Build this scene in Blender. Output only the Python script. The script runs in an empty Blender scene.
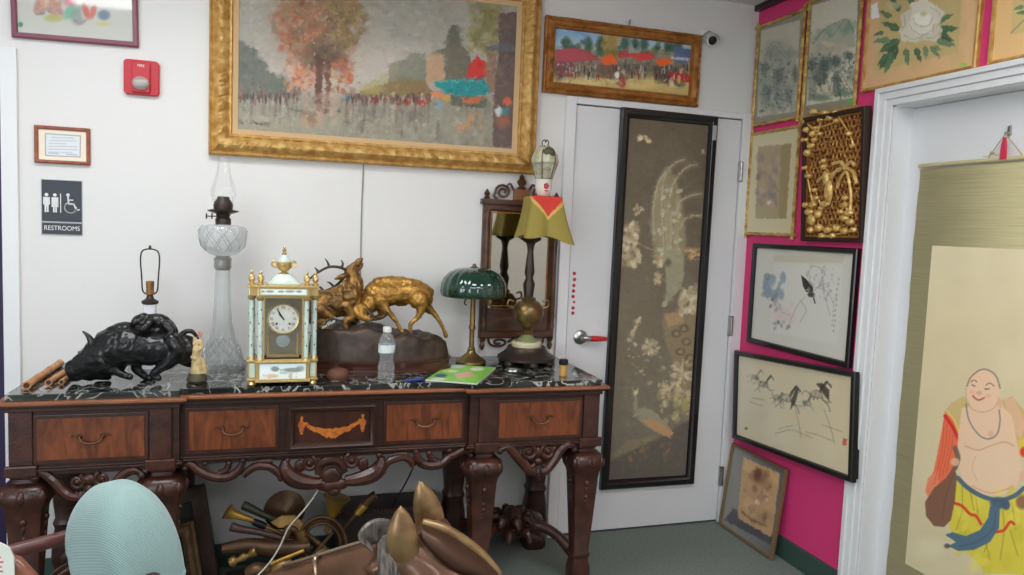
import bpy, bmesh, math, random
import numpy as np
from mathutils import Vector, Matrix
rnd = random.Random(7)
NR = np.random.RandomState(5)
SC = bpy.context.scene
COL = SC.collection
# ---------------------------------------------------------------- camera
CP = np.array([-2.2486, -3.2514, 1.4727]); YAW, PITCH, ROLL, FPX = 0.3068, -0.081, 0.04, 747.27
_fw = np.array([math.sin(YAW)*math.cos(PITCH), math.cos(YAW)*math.cos(PITCH), math.sin(PITCH)])
_rt = np.array([math.cos(YAW), -math.sin(YAW), 0.0]); _up = np.cross(_rt, _fw)
RT = math.cos(ROLL)*_rt + math.sin(ROLL)*_up
UP = -math.sin(ROLL)*_rt + math.cos(ROLL)*_up
FW = _fw
cd = bpy.data.cameras.new('camera'); cam = bpy.data.objects.new('camera', cd); COL.objects.link(cam)
cd.sensor_width = 36; cd.lens = FPX*36/1024; cd.clip_start = .02
cam.matrix_world = Matrix([[RT[i], UP[i], -FW[i], CP[i]] for i in range(3)] + [[0, 0, 0, 1]])
SC.camera = cam
def _ray(u, v): return FW + RT*(u-512)/FPX - UP*(v-287.5)/FPX
def PY(u, v, y):
    d = _ray(u, v); return CP + d*(y-CP[1])/d[1]
def PX(u, v, x=0.):
    d = _ray(u, v); return CP + d*(x-CP[0])/d[0]
def PZ(u, v, z):
    d = _ray(u, v); return CP + d*(z-CP[2])/d[2]
def toM(p, r):                       # a measured size (photo px) at point p in metres
    return r*float((np.array(p)-CP) @ FW)/FPX
def project(X):
    d = X-CP; z = d@FW
    return 512+FPX*(d@RT)/z, 287.5-FPX*(d@UP)/z
# ---------------------------------------------------------------- tagging
def things(name, label, cat, loc, group=None):
    o = bpy.data.objects.new(name, None); COL.objects.link(o); o.location = loc
    o.empty_display_size = .05
    return tag(o, label, cat, group)
def tag(o, label, cat, group=None, kind=None):
    o['label'] = label; o['category'] = cat
    if group: o['group'] = group
    if kind: o['kind'] = kind
    return o
# ---------------------------------------------------------------- mesh builder
def V(*a): return Vector(a)
def smooth(pts, n=6):
    P = [Vector(p) for p in pts]; out = []
    for i in range(len(P)-1):
        p0 = P[max(i-1, 0)]; p1 = P[i]; p2 = P[i+1]; p3 = P[min(i+2, len(P)-1)]
        for k in range(n):
            t = k/n
            out.append(.5*((2*p1)+(p2-p0)*t+(2*p0-5*p1+4*p2-p3)*t*t+(3*p1-p0-3*p2+p3)*t**3))
    out.append(P[-1]); return out
def smooth1(vals, n=6):
    return [v.x for v in smooth([(a, 0, 0) for a in vals], n)]
class MB:
    def __init__(s): s.bm = bmesh.new()
    def _face(s, vs):
        try: return s.bm.faces.new(vs)
        except ValueError: return None
    def box(s, x0, x1, y0, y1, z0, z1, bev=0, M=None):
        b = bmesh.new()
        bmesh.ops.create_cube(b, size=1)
        for v in b.verts:
            v.co = Vector(((x0+x1)/2+v.co.x*(x1-x0), (y0+y1)/2+v.co.y*(y1-y0), (z0+z1)/2+v.co.z*(z1-z0)))
        if bev: bmesh.ops.bevel(b, geom=b.edges[:], offset=bev, segments=2, affect='EDGES', profile=.6)
        if M is not None: bmesh.ops.transform(b, matrix=M, verts=b.verts)
        s._merge(b); return s
    def _merge(s, b):
        me = bpy.data.meshes.new('t'); b.to_mesh(me); b.free(); s.bm.from_mesh(me); bpy.data.meshes.remove(me)
    def add_mesh(s, me, M):
        b = bmesh.new(); b.from_mesh(me); bmesh.ops.transform(b, matrix=M, verts=b.verts); s._merge(b)
    def tube(s, pts, rad, seg=10, sm=0, cap=True, flat=None):
        if sm:
            if hasattr(rad, '__len__'): rad = smooth1(list(rad), sm)
            pts = smooth(pts, sm)
        P = [Vector(p) for p in pts]; n = len(P)
        if not hasattr(rad, '__len__'): rad = [rad]*n
        rings = []; up = None
        for i in range(n):
            t = (P[min(i+1, n-1)]-P[max(i-1, 0)])
            if t.length < 1e-9: t = Vector((0, 0, 1))
            t.normalize()
            if up is None:
                up = Vector((0, 1, 0)) if flat else (Vector((0, 0, 1)) if abs(t.z) < .9 else Vector((1, 0, 0)))
            if flat: up = Vector((0, 1, 0))
            a = (up-t*up.dot(t))
            if a.length < 1e-6: a = t.orthogonal()
            a.normalize(); up = a
            b = t.cross(a); r = max(rad[i], 1e-5); fl = flat or 1
            rings.append([s.bm.verts.new(P[i]+a*r*fl*math.cos(2*math.pi*k/seg)+b*r*math.sin(2*math.pi*k/seg)) for k in range(seg)])
        for i in range(n-1):
            for k in range(seg):
                s._face([rings[i][k], rings[i][(k+1) % seg], rings[i+1][(k+1) % seg], rings[i+1][k]])
        if cap:
            s._face(rings[0][::-1]); s._face(rings[-1])
        return s
    def limb(s, pts, rad, seg=12, sm=5, flat=None):       # tube with rounded ends
        s.tube(pts, rad, seg, sm, True, flat)
        for p, r in ((pts[0], rad[0]), (pts[-1], rad[-1])):
            s.ell(p, (r, r*(flat or 1), r), seg=seg)
        return s
    def lathe(s, prof, c=(0, 0, 0), seg=24, mod=None, axis=None, close=True):
        rings = []
        ax = Matrix.Identity(3) if axis is None else Vector((0, 0, 1)).rotation_difference(Vector(axis)).to_matrix()
        for (r, z) in prof:
            ring = []
            for k in range(seg):
                a = 2*math.pi*k/seg; rr = max(r, 1e-5)*(mod(a, z) if mod else 1)
                ring.append(s.bm.verts.new(Vector(c)+ax@Vector((rr*math.cos(a), rr*math.sin(a), z))))
            rings.append(ring)
        for i in range(len(rings)-1):
            for k in range(seg):
                s._face([rings[i][k], rings[i][(k+1) % seg], rings[i+1][(k+1) % seg], rings[i+1][k]])
        if close:
            s._face(rings[0][::-1]); s._face(rings[-1])
        return s
    def sqloft(s, secs, c=(0, 0), p=4, seg=24):           # (z, half-width x, half-width y[, p]) superellipse sections
        rings = []
        for q in secs:
            z, hx, hy = q[:3]; pp = q[3] if len(q) > 3 else p
            ring = []
            for k in range(seg):
                a = 2*math.pi*k/seg; ca, sa = math.cos(a), math.sin(a)
                d = (abs(ca)**pp+abs(sa)**pp)**(-1/pp)
                ring.append(s.bm.verts.new((c[0]+hx*d*ca, c[1]+hy*d*sa, z)))
            rings.append(ring)
        for i in range(len(rings)-1):
            for k in range(seg):
                s._face([rings[i][k], rings[i][(k+1) % seg], rings[i+1][(k+1) % seg], rings[i+1][k]])
        s._face(rings[0][::-1]); s._face(rings[-1]); return s
    def ell(s, c, r, seg=14, M=None):
        b = bmesh.new(); bmesh.ops.create_uvsphere(b, u_segments=seg, v_segments=max(6, seg//2+1), radius=1)
        for v in b.verts: v.co = Vector((v.co.x*r[0], v.co.y*r[1], v.co.z*r[2]))
        if M is not None: bmesh.ops.transform(b, matrix=M.to_4x4(), verts=b.verts)
        bmesh.ops.translate(b, vec=Vector(c), verts=b.verts); s._merge(b); return s
    def prism(s, poly, fn, d0, d1):                        # polygon (a,b) -> fn(a,b,d); extruded d0..d1
        A = [s.bm.verts.new(fn(a, b, d0)) for a, b in poly]; B = [s.bm.verts.new(fn(a, b, d1)) for a, b in poly]
        n = len(poly); s._face(A[::-1]); s._face(B)
        for i in range(n): s._face([A[i], A[(i+1) % n], B[(i+1) % n], B[i]])
        return s
    def grid(s, n, m, fn, close_u=False):
        g = [[s.bm.verts.new(fn(i/(n-1), j/(m-1))) for j in range(m)] for i in range(n)]
        for i in range(n-1):
            for j in range(m-1): s._face([g[i][j], g[i+1][j], g[i+1][j+1], g[i][j+1]])
        return s
    def build(s, name, m, parent=None, flat=False, bevel=0, sub=0, voxel=0, smooth_it=0, auto=True, solid=0, disp=None):
        bm = s.bm
        if not voxel: bmesh.ops.remove_doubles(bm, verts=bm.verts, dist=1e-6)
        bmesh.ops.recalc_face_normals(bm, faces=bm.faces)
        off = Vector(parent_world(parent)) if parent else None
        if off is not None: bmesh.ops.translate(bm, vec=-off, verts=bm.verts)
        else:
            lo = Vector([min(v.co[i] for v in bm.verts) for i in range(3)]); hi = Vector([max(v.co[i] for v in bm.verts) for i in range(3)])
            c = (lo+hi)/2; c.z = lo.z
            bmesh.ops.translate(bm, vec=-c, verts=bm.verts)
        me = bpy.data.meshes.new(name)
        if not flat:
            for f in bm.faces: f.smooth = True
            if auto and not voxel:
                for e in bm.edges:
                    if len(e.link_faces) == 2 and e.calc_face_angle(0) > math.radians(38): e.smooth = False
        bm.to_mesh(me); bm.free()
        me.materials.append(m)
        o = bpy.data.objects.new(name, me); COL.objects.link(o)
        if parent: o.parent = parent
        else: o.location = c
        if solid:
            q = o.modifiers.new('solid', 'SOLIDIFY'); q.thickness = solid; q.offset = 0
        if bevel:
            q = o.modifiers.new('bevel', 'BEVEL'); q.width = bevel; q.segments = 2; q.limit_method = 'ANGLE'
        if voxel:
            q = o.modifiers.new('skin', 'REMESH'); q.mode = 'VOXEL'; q.voxel_size = voxel; q.use_smooth_shade = True
            if smooth_it:
                q = o.modifiers.new('relax', 'SMOOTH'); q.factor = .5; q.iterations = smooth_it
            if disp:
                tx_ = bpy.data.textures.new(name+'_relief', 'CLOUDS'); tx_.noise_scale = disp[1]; tx_.noise_depth = 2
                q = o.modifiers.new('relief', 'DISPLACE'); q.texture = tx_; q.strength = disp[0]; q.texture_coords = 'LOCAL'; q.mid_level = .5
        if sub:
            q = o.modifiers.new('sub', 'SUBSURF'); q.levels = sub; q.render_levels = sub
        return o
def parent_world(p):
    v = Vector((0, 0, 0))
    while p: v += p.location; p = p.parent
    return v
def textmesh(body, size, align='CENTER'):
    c = bpy.data.curves.new('t', 'FONT'); c.body = body; c.size = size; c.align_x = align; c.align_y = 'CENTER'
    o = bpy.data.objects.new('t', c); COL.objects.link(o)
    dg = bpy.context.evaluated_depsgraph_get(); dg.update()
    me = bpy.data.meshes.new_from_object(o.evaluated_get(dg))
    bpy.data.objects.remove(o); return me
# ---------------------------------------------------------------- flat planes (walls, pictures)
class Plane:
    def __init__(s, O, A, B, rot=0.):
        A = Vector(A).normalized(); B = Vector(B).normalized()
        c, q = math.cos(rot), math.sin(rot)
        s.O = Vector(O); s.A = A*c+B*q; s.B = B*c-A*q; s.N = s.A.cross(s.B)
    def __call__(s, a, b, h=0): return s.O+s.A*a+s.B*b+s.N*h
    def M(s, a, b, h=0):
        m = Matrix((s.A, s.B, s.N)).transposed().to_4x4(); m.translation = s(a, b, h); return m
BACK = Plane((0, 0, 0), (1, 0, 0), (0, 0, 1))
RIGHT = Plane((0, 0, 0), (0, -1, 0), (0, 0, 1))
def sub_plane(base, s0, s1, t0, t1, rot=0, lean=0):
    """plane with its origin at the lower left corner of a w x h picture, turned about the picture's middle"""
    w, h = s1-s0, t1-t0
    c = base((s0+s1)/2, (t0+t1)/2, 0)
    p = Plane(c, base.A, base.B, rot)
    if lean:
        R = Matrix.Rotation(lean, 3, p.A); p.B = R@p.B; p.N = R@p.N
    p.O = c-p.A*w/2-p.B*h/2
    return p, w, h
def box_on(mb, P, a0, a1, b0, b1, h0, h1, bev=0):
    mb.box(a0, a1, b0, b1, h0, h1, bev, P.M(0, 0, 0)); return mb
def frame_mb(P, w, h, prof, seg=.03, orn=None):
    """mitred moulding: prof = [(inset, height)] from outer edge inwards; orn(i, s, L, side) -> extra height"""
    mb = MB()
    corners = [((0, 0), (1, 0), (0, 1), w), ((w, 0), (0, 1), (-1, 0), h), ((w, h), (-1, 0), (0, -1), w), ((0, h), (0, -1), (1, 0), h)]
    for side, (o, d, n, L) in enumerate(corners):
        k = max(1, int(L/seg)) if orn else 1
        rows = []
        for j in range(k+1):
            row = []
            for i, (ins, hh) in enumerate(prof):
                s = ins+(L-2*ins)*j/k
                e = orn(i, s, L, side) if orn else 0
                row.append(mb.bm.verts.new(P(o[0]+d[0]*s+n[0]*ins, o[1]+d[1]*s+n[1]*ins, hh+e)))
            rows.append(row)
        for j in range(k):
            for i in range(len(prof)-1):
                mb._face([rows[j][i], rows[j+1][i], rows[j+1][i+1], rows[j][i+1]])
    bmesh.ops.remove_doubles(mb.bm, verts=mb.bm.verts, dist=1e-5)
    return mb
# ---------------------------------------------------------------- materials
def lin(c):
    if max(c) > 1.0: c = [x/255 for x in c]
    return tuple((x/12.92 if x <= .04045 else ((x+.055)/1.055)**2.4) for x in c)
def mat(name, col, rough=.5, metal=0, col2=None, scale=(8, 8, 8), detail=4, bump=0, bscale=60, coat=0, spec=.5, ramp=(.35, .65), trans=0, ior=1.45, distort=0, sheen=0, bumptype='NOISE', coat_rough=.05):
    m = bpy.data.materials.new(name); m.use_nodes = True; nt = m.node_tree; N = nt.nodes; L = nt.links
    b = N['Principled BSDF']; b.inputs['Base Color'].default_value = (*lin(col), 1)
    b.inputs['Roughness'].default_value = rough; b.inputs['Metallic'].default_value = metal
    b.inputs['Coat Weight'].default_value = coat; b.inputs['Coat Roughness'].default_value = coat_rough
    b.inputs['Specular IOR Level'].default_value = spec; b.inputs['Transmission Weight'].default_value = trans; b.inputs['IOR'].default_value = ior
    b.inputs['Sheen Weight'].default_value = sheen
    tc = N.new('ShaderNodeTexCoord')
    if col2:
        mp = N.new('ShaderNodeMapping'); mp.inputs['Scale'].default_value = scale
        L.new(tc.outputs['Object'], mp.inputs['Vector'])
        nz = N.new('ShaderNodeTexNoise'); nz.inputs['Scale'].default_value = 1; nz.inputs['Detail'].default_value = detail; nz.inputs['Distortion'].default_value = distort
        L.new(mp.outputs[0], nz.inputs['Vector'])
        cr = N.new('ShaderNodeValToRGB'); cr.color_ramp.elements[0].position = ramp[0]; cr.color_ramp.elements[1].position = ramp[1]
        cr.color_ramp.elements[0].color = (*lin(col), 1); cr.color_ramp.elements[1].color = (*lin(col2), 1)
        L.new(nz.outputs['Fac'], cr.inputs[0]); L.new(cr.outputs[0], b.inputs['Base Color'])
    if bump:
        if bumptype == 'VORONOI':
            t = N.new('ShaderNodeTexVoronoi'); t.inputs['Scale'].default_value = bscale; out = t.outputs['Distance']
        else:
            t = N.new('ShaderNodeTexNoise'); t.inputs['Scale'].default_value = bscale; t.inputs['Detail'].default_value = 3; out = t.outputs['Fac']
        L.new(tc.outputs['Object'], t.inputs['Vector'])
        bp = N.new('ShaderNodeBump'); bp.inputs['Strength'].default_value = bump; bp.inputs['Distance'].default_value = .004
        L.new(out, bp.inputs['Height']); L.new(bp.outputs[0], b.inputs['Normal'])
    return m
def glass_mat(name, tint, clear=.75, rough=.05):
    """thin glass: see-through head on, glossy and milky towards the rim"""
    m = bpy.data.materials.new(name); m.use_nodes = True; nt = m.node_tree; N = nt.nodes; L = nt.links
    N.remove(N['Principled BSDF']); out = N['Material Output']
    t = N.new('ShaderNodeBsdfTransparent'); t.inputs[0].default_value = (*lin(tint), 1)
    g = N.new('ShaderNodeBsdfPrincipled'); g.inputs['Base Color'].default_value = (*lin(tint), 1); g.inputs['Roughness'].default_value = rough; g.inputs['Specular IOR Level'].default_value = .8
    lw = N.new('ShaderNodeLayerWeight'); lw.inputs['Blend'].default_value = .25
    mr = N.new('ShaderNodeMapRange'); mr.inputs['To Min'].default_value = (1-clear)*.5; mr.inputs['To Max'].default_value = min(.9, (1-clear)*1.7)
    L.new(lw.outputs['Facing'], mr.inputs['Value'])
    mx = N.new('ShaderNodeMixShader'); L.new(mr.outputs[0], mx.inputs[0]); L.new(t.outputs[0], mx.inputs[1]); L.new(g.outputs[0], mx.inputs[2])
    gl = N.new('ShaderNodeBsdfGlossy'); gl.inputs['Roughness'].default_value = rough; fr = N.new('ShaderNodeFresnel'); fr.inputs['IOR'].default_value = 1.4
    m2 = N.new('ShaderNodeMixShader'); fm = N.new('ShaderNodeMath'); fm.operation = 'MULTIPLY'; fm.inputs[1].default_value = .30; L.new(fr.outputs[0], fm.inputs[0]); L.new(fm.outputs[0], m2.inputs[0]); L.new(mx.outputs[0], m2.inputs[1]); L.new(gl.outputs[0], m2.inputs[2]); L.new(m2.outputs[0], out.inputs[0])
    return m
def marble_mat():
    m = mat('black_veined_marble', (22, 25, 24), rough=.08, col2=(66, 72, 70), scale=(5, 5, 5), detail=6, ramp=(.42, .75), coat=.3)
    nt = m.node_tree; N = nt.nodes; L = nt.links; b = N['Principled BSDF']
    base = b.inputs['Base Color'].links[0].from_socket
    tc = N.new('ShaderNodeTexCoord'); mp = N.new('ShaderNodeMapping'); mp.inputs['Rotation'].default_value = (.3, .2, .6)
    L.new(tc.outputs['Object'], mp.inputs['Vector'])
    fac = None
    for sc, wd, dist in ((3.2, .016, 2.2), (8, .022, 1.4)):
        n = N.new('ShaderNodeTexNoise'); n.inputs['Scale'].default_value = sc; n.inputs['Detail'].default_value = 4; n.inputs['Distortion'].default_value = dist
        L.new(mp.outputs[0], n.inputs['Vector'])
        s = N.new('ShaderNodeMath'); s.operation = 'SUBTRACT'; s.inputs[1].default_value = .5; L.new(n.outputs['Fac'], s.inputs[0])
        a = N.new('ShaderNodeMath'); a.operation = 'ABSOLUTE'; L.new(s.outputs[0], a.inputs[0])
        r = N.new('ShaderNodeMapRange'); r.inputs['From Min'].default_value = 0; r.inputs['From Max'].default_value = wd; r.inputs['To Min'].default_value = 1; r.inputs['To Max'].default_value = 0
        L.new(a.outputs[0], r.inputs['Value'])
        if fac is None: fac = r.outputs[0]
        else:
            q = N.new('ShaderNodeMath'); q.operation = 'MAXIMUM'; L.new(fac, q.inputs[0]); L.new(r.outputs[0], q.inputs[1]); fac = q.outputs[0]
    k = N.new('ShaderNodeTexNoise'); k.inputs['Scale'].default_value = 4; L.new(tc.outputs['Object'], k.inputs['Vector'])
    q = N.new('ShaderNodeMath'); q.operation = 'MULTIPLY'; L.new(fac, q.inputs[0]); L.new(k.outputs['Fac'], q.inputs[1])
    mx = N.new('ShaderNodeMix'); mx.data_type = 'RGBA'; L.new(q.outputs[0], mx.inputs['Factor']); L.new(base, mx.inputs['A']); mx.inputs['B'].default_value = (*lin((226, 226, 215)), 1)
    L.new(mx.outputs['Result'], b.inputs['Base Color'])
    return m
def paint_mat(name, rough=.6, coat=0, bump=0, spec=.4, metal=0):
    m = mat(name, (128, 128, 128), rough, metal, coat=coat, bump=bump, bscale=220, spec=spec)
    nt = m.node_tree; a = nt.nodes.new('ShaderNodeAttribute'); a.attribute_name = 'pigment'
    nt.links.new(a.outputs['Color'], nt.nodes['Principled BSDF'].inputs['Base Color'])
    return m
KA = 1.3          # photographed colour -> pigment reflectance
class Canvas:
    """flat painted sheet: a fine grid of coloured vertices; strokes are given in photo pixels and laid onto the sheet"""
    def __init__(s, P, a0, a1, b0, b1, h, base, res=.7, fn=None):
        s.P = P; px = FPX/float((np.array(P((a0+a1)/2, (b0+b1)/2, h))-CP) @ FW)
        s.n = max(8, int((a1-a0)*px/res)); s.m = max(8, int((b1-b0)*px/res))
        a = np.linspace(a0, a1, s.n); b = np.linspace(b0, b1, s.m); s.a, s.b = np.meshgrid(a, b, indexing='ij')
        O, A, B, N = (np.array(q) for q in (P.O, P.A, P.B, P.N))
        hh = np.full_like(s.a, h) if fn is None else fn(s.a, s.b)
        s.X = O+s.a[..., None]*A+s.b[..., None]*B+hh[..., None]*N
        s.U, s.Vv = project(s.X)
        s.c = np.empty((s.n, s.m, 3)); s.c[:] = np.array(base, float)
    def win(s, u0, u1, v0, v1):
        if not hasattr(s, 'ui'):
            s.ui = (s.U.min(1), s.U.max(1)); s.vj = (s.Vv.min(0), s.Vv.max(0))
        i = np.nonzero((s.ui[1] > u0) & (s.ui[0] < u1))[0]; j = np.nonzero((s.vj[1] > v0) & (s.vj[0] < v1))[0]
        if not len(i) or not len(j): return None
        return slice(i[0], i[-1]+1), slice(j[0], j[-1]+1)
    def lay(s, k, al, col):
        s.c[k] = s.c[k]*(1-al[..., None])+np.array(col, float)*al[..., None]
    def strokes(s, n, r=(.8, 2), asp=(1, 3), jit=12, al=(.4, .8), rot=None, u=None, v=None, soft=.5):
        """short brush strokes that pick up the colour already there"""
        u = u or (s.U.min(), s.U.max()); v = v or (s.Vv.min(), s.Vv.max())
        for _ in range(n):
            i = rnd.randrange(s.n); j = rnd.randrange(s.m); a, b = s.U[i, j], s.Vv[i, j]
            if not (u[0] < a < u[1] and v[0] < b < v[1]): continue
            g = rnd.gauss(0, jit); cc = s.c[i, j]+g+NR.randn(3)*jit*.35; q = rnd.uniform(*r)
            s.ell(a+rnd.gauss(0, q*.6), b+rnd.gauss(0, q*.6), q*rnd.uniform(*asp), q, cc, rnd.uniform(*al), soft, rnd.uniform(-.9, .9) if rot is None else rot+rnd.gauss(0, .25))
        return s
    def ell(s, u, v, ru, rv, col, al=1., soft=.3, rot=0., amount=0):
        R = max(ru, rv)*1.5+1; k = s.win(u-R, u+R, v-R, v+R)
        if k is None: return s
        x = s.U[k]-u; y = s.Vv[k]-v; c, q = math.cos(rot), math.sin(rot)
        d = np.sqrt(((x*c+y*q)/ru)**2+((-x*q+y*c)/rv)**2)
        s.lay(k, al*np.clip((1-d)/max(soft, .02)+.5, 0, 1), col); return s
    def poly(s, pts, col, al=1., soft=.6):
        p = np.array(pts, float); k = s.win(p[:, 0].min()-2, p[:, 0].max()+2, p[:, 1].min()-2, p[:, 1].max()+2)
        if k is None: return s
        x = s.U[k]; y = s.Vv[k]; ins = np.zeros(x.shape, bool); dm = np.full(x.shape, 1e9)
        n = len(p)
        for i in range(n):
            x1, y1 = p[i]; x2, y2 = p[(i+1) % n]
            cnd = ((y1 > y) != (y2 > y))
            with np.errstate(divide='ignore', invalid='ignore'):
                ins ^= cnd & (x < (x2-x1)*(y-y1)/((y2-y1) if y2 != y1 else 1e-9)+x1)
            L2 = (x2-x1)**2+(y2-y1)**2+1e-9; t = np.clip(((x-x1)*(x2-x1)+(y-y1)*(y2-y1))/L2, 0, 1)
            dm = np.minimum(dm, np.hypot(x-x1-t*(x2-x1), y-y1-t*(y2-y1)))
        sd = np.where(ins, dm, -dm)
        s.lay(k, al*np.clip(sd/soft+.5, 0, 1), col); return s
    def line(s, pts, w, col, al=1., soft=.5):
        p = np.array(pts, float); k = s.win(p[:, 0].min()-w-2, p[:, 0].max()+w+2, p[:, 1].min()-w-2, p[:, 1].max()+w+2)
        if k is None: return s
        x = s.U[k]; y = s.Vv[k]; dm = np.full(x.shape, 1e9)
        for i in range(len(p)-1):
            x1, y1 = p[i]; x2, y2 = p[i+1]
            L2 = (x2-x1)**2+(y2-y1)**2+1e-9; t = np.clip(((x-x1)*(x2-x1)+(y-y1)*(y2-y1))/L2, 0, 1)
            dm = np.minimum(dm, np.hypot(x-x1-t*(x2-x1), y-y1-t*(y2-y1)))
        s.lay(k, al*np.clip((w/2-dm)/soft+.5, 0, 1), col); return s
    def curve(s, pts, w, col, al=1., soft=.5, n=6):
        return s.line([(q.x, q.y) for q in smooth([(a, b, 0) for a, b in pts], n)], w, col, al, soft)
    def dabs(s, n, u0, u1, v0, v1, cols, r=(1, 3), al=(.4, .9), asp=(1, 2), rot=None, shape=None, soft=.5):
        for _ in range(n):
            u = rnd.uniform(u0, u1); v = rnd.uniform(v0, v1)
            if shape and not shape(u, v): continue
            q = rnd.uniform(*r); k = rnd.uniform(*asp)
            s.ell(u, v, q, q*k, rnd.choice(cols), rnd.uniform(*al), soft, rnd.uniform(-.6, .6) if rot is None else rot)
        return s
    def grad(s, stops, horiz=False):                     # vertical blend of pigments through photo rows
        x = (s.U if horiz else s.Vv)
        for i in range(3): s.c[..., i] = np.interp(x, [a for a, _ in stops], [c[i] for _, c in stops])
        return s
    def noise(s, amp, cell=1):
        z = NR.randn(s.n//cell+2, s.m//cell+2); z = np.repeat(np.repeat(z, cell, 0), cell, 1)[:s.n, :s.m]
        s.c += z[..., None]*amp; return s
    def ruffle(s, amp, cell=3, aniso=1.):
        def fld():
            z = NR.randn(s.n//cell+3, s.m//cell+3)
            i = np.linspace(0, z.shape[0]-1.01, s.n); j = np.linspace(0, z.shape[1]-1.01, s.m); a = i.astype(int); b = j.astype(int)
            fi = (i-a)[:, None]; fj = (j-b)[None]
            return z[a][:, b]*(1-fi)*(1-fj)+z[a+1][:, b]*fi*(1-fj)+z[a][:, b+1]*(1-fi)*fj+z[a+1][:, b+1]*fi*fj
        I, J = np.meshgrid(np.arange(s.n), np.arange(s.m), indexing='ij')
        I = np.clip(I+fld()*amp+NR.randn(s.n, s.m)*amp*.25, 0, s.n-1).astype(int); J = np.clip(J+fld()*amp*aniso+NR.randn(s.n, s.m)*amp*.25, 0, s.m-1).astype(int)
        s.c = s.c[I, J]; return s
    def build(s, name, m, parent=None, k=KA, smooth_shade=False):
        me = bpy.data.meshes.new(name); n, mm = s.n, s.m
        off = np.array(parent_world(parent)) if parent else np.zeros(3)
        co = (s.X.reshape(-1, 3)-off)
        i = np.arange(n*mm).reshape(n, mm)
        q = np.stack([i[:-1, :-1], i[1:, :-1], i[1:, 1:], i[:-1, 1:]], -1).reshape(-1, 4)
        me.vertices.add(n*mm); me.vertices.foreach_set('co', co.ravel())
        me.loops.add(q.size); me.loops.foreach_set('vertex_index', q.ravel().astype(np.int32))
        me.polygons.add(len(q)); me.polygons.foreach_set('loop_start', np.arange(0, q.size, 4, dtype=np.int32)); me.polygons.foreach_set('loop_total', np.full(len(q), 4, np.int32))
        me.update(calc_edges=True)
        if smooth_shade: me.polygons.foreach_set('use_smooth', np.ones(len(q), bool))
        c = np.clip(s.c, 0, 255)/255; c = np.where(c <= .04045, c/12.92, ((c+.055)/1.055)**2.4)*k
        c = np.clip(c, 0, .95)
        at = me.color_attributes.new('pigment', 'FLOAT_COLOR', 'POINT')
        at.data.foreach_set('color', np.concatenate([c.reshape(-1, 3), np.ones((n*mm, 1))], 1).ravel().astype(np.float32))
        me.materials.append(m)
        o = bpy.data.objects.new(name, me); COL.objects.link(o)
        if parent: o.parent = parent
        return o
# ================================================================ MATERIALS
M_wall = mat('white_wall_paint', (226, 225, 223), .75, bump=.05, bscale=40)
M_trim = mat('white_gloss_paint', (230, 231, 232), .4)
M_door = mat('white_door_paint', (224, 225, 227), .45)
M_ceil = mat('ceiling_paint', (222, 220, 216), .85)
M_pink = mat('magenta_wall_paint', (224, 62, 124), .65, bump=.05, bscale=40)
M_carpet = mat('green_grey_carpet', (92, 104, 97), .95, col2=(112, 122, 114), scale=(90, 90, 90), bump=.6, bscale=500, sheen=.2)
M_base = mat('dark_green_vinyl', (58, 82, 74), .45)
M_purple = mat('dark_purple_paint', (40, 26, 66), .5)
M_gapshade = mat('gap_shade_grey', (70, 70, 72), .8)  # dark grey that stands for shade in the door gap
M_gold = mat('gilt_leaf', (212, 174, 106), .5, .25, col2=(178, 132, 66), scale=(30, 30, 30), bump=.5, bscale=90)
M_gold2 = mat('brown_gilt_wood', (176, 118, 56), .42, .25, col2=(140, 86, 34), scale=(25, 25, 25), bump=.5, bscale=120)
M_bamboo = mat('gilt_bamboo', (214, 180, 106), .35, .3, col2=(160, 118, 58), scale=(14, 14, 40), bump=.3, bscale=80)
M_liner = mat('linen_liner', (206, 172, 128), .8, bump=.3, bscale=300)
M_blackfr = mat('black_lacquer_frame', (16, 16, 18), .3, coat=.3)
M_mauve = mat('mauve_painted_frame', (132, 72, 92), .4)
M_redwood = mat('reddish_wood_frame', (164, 92, 66), .4, col2=(138, 72, 50), scale=(40, 40, 40))
M_canvas = paint_mat('oil_pigment', .55, bump=.15)
M_print = paint_mat('glazed_paper_pigment', .5, coat=.5)
M_paper = paint_mat('paper_pigment', .8)
M_silk = paint_mat('silk_pigment', .6, coat=.25)
M_red = mat('red_plastic', (190, 40, 54), .35)
M_white = mat('white_plastic', (228, 228, 226), .4)
M_black = mat('black_plastic', (20, 20, 22), .4)
M_signbk = mat('charcoal_sign_plastic', (56, 62, 70), .5)
M_chrome = mat('brushed_steel', (178, 178, 176), .3, 1)
M_lens = glass_mat('clear_strobe_lens', (225, 225, 222), .35, .1)
M_emit = bpy.data.materials.new('lamp_diffuser'); M_emit.use_nodes = True
_b = M_emit.node_tree.nodes['Principled BSDF']; _b.inputs['Emission Color'].default_value = (.97, .985, 1.0, 1); _b.inputs['Emission Strength'].default_value = 11.0
# ================================================================ ROOM
def struct(name, mb, m, parent=None, **k):
    o = mb.build(name, m, parent, flat=True, **k)
    if not parent: o['kind'] = 'structure'
    return o
struct('floor', MB().box(-4.6, .6, -5.6, .2, -.1, 0), M_carpet)
struct('wall_back', MB().box(-4.6, .12, 0, .12, 0, 2.6), M_wall)
SD0, SD1, ZH = .905, 1.86, 2.0            # doorway in the pink wall
wr = MB().box(0, .12, -SD0, 0, 0, 2.6)
wr.box(0, .12, -SD1, -SD0, ZH, 2.6); wr.box(0, .12, -2.2, -SD1, 0, 2.6)
struct('wall_right', wr, M_pink)
struct('wall_side', MB().box(0, .12, -5.6, -2.2, 0, 2.6), M_wall)
struct('ceiling', MB().box(-4.6, .6, -5.6, .12, 2.6, 2.7), M_ceil)
struct('trim_1', MB().box(-.03, 0, -5.6, 0, 2.572, 2.6, .004), M_blackfr)
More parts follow.
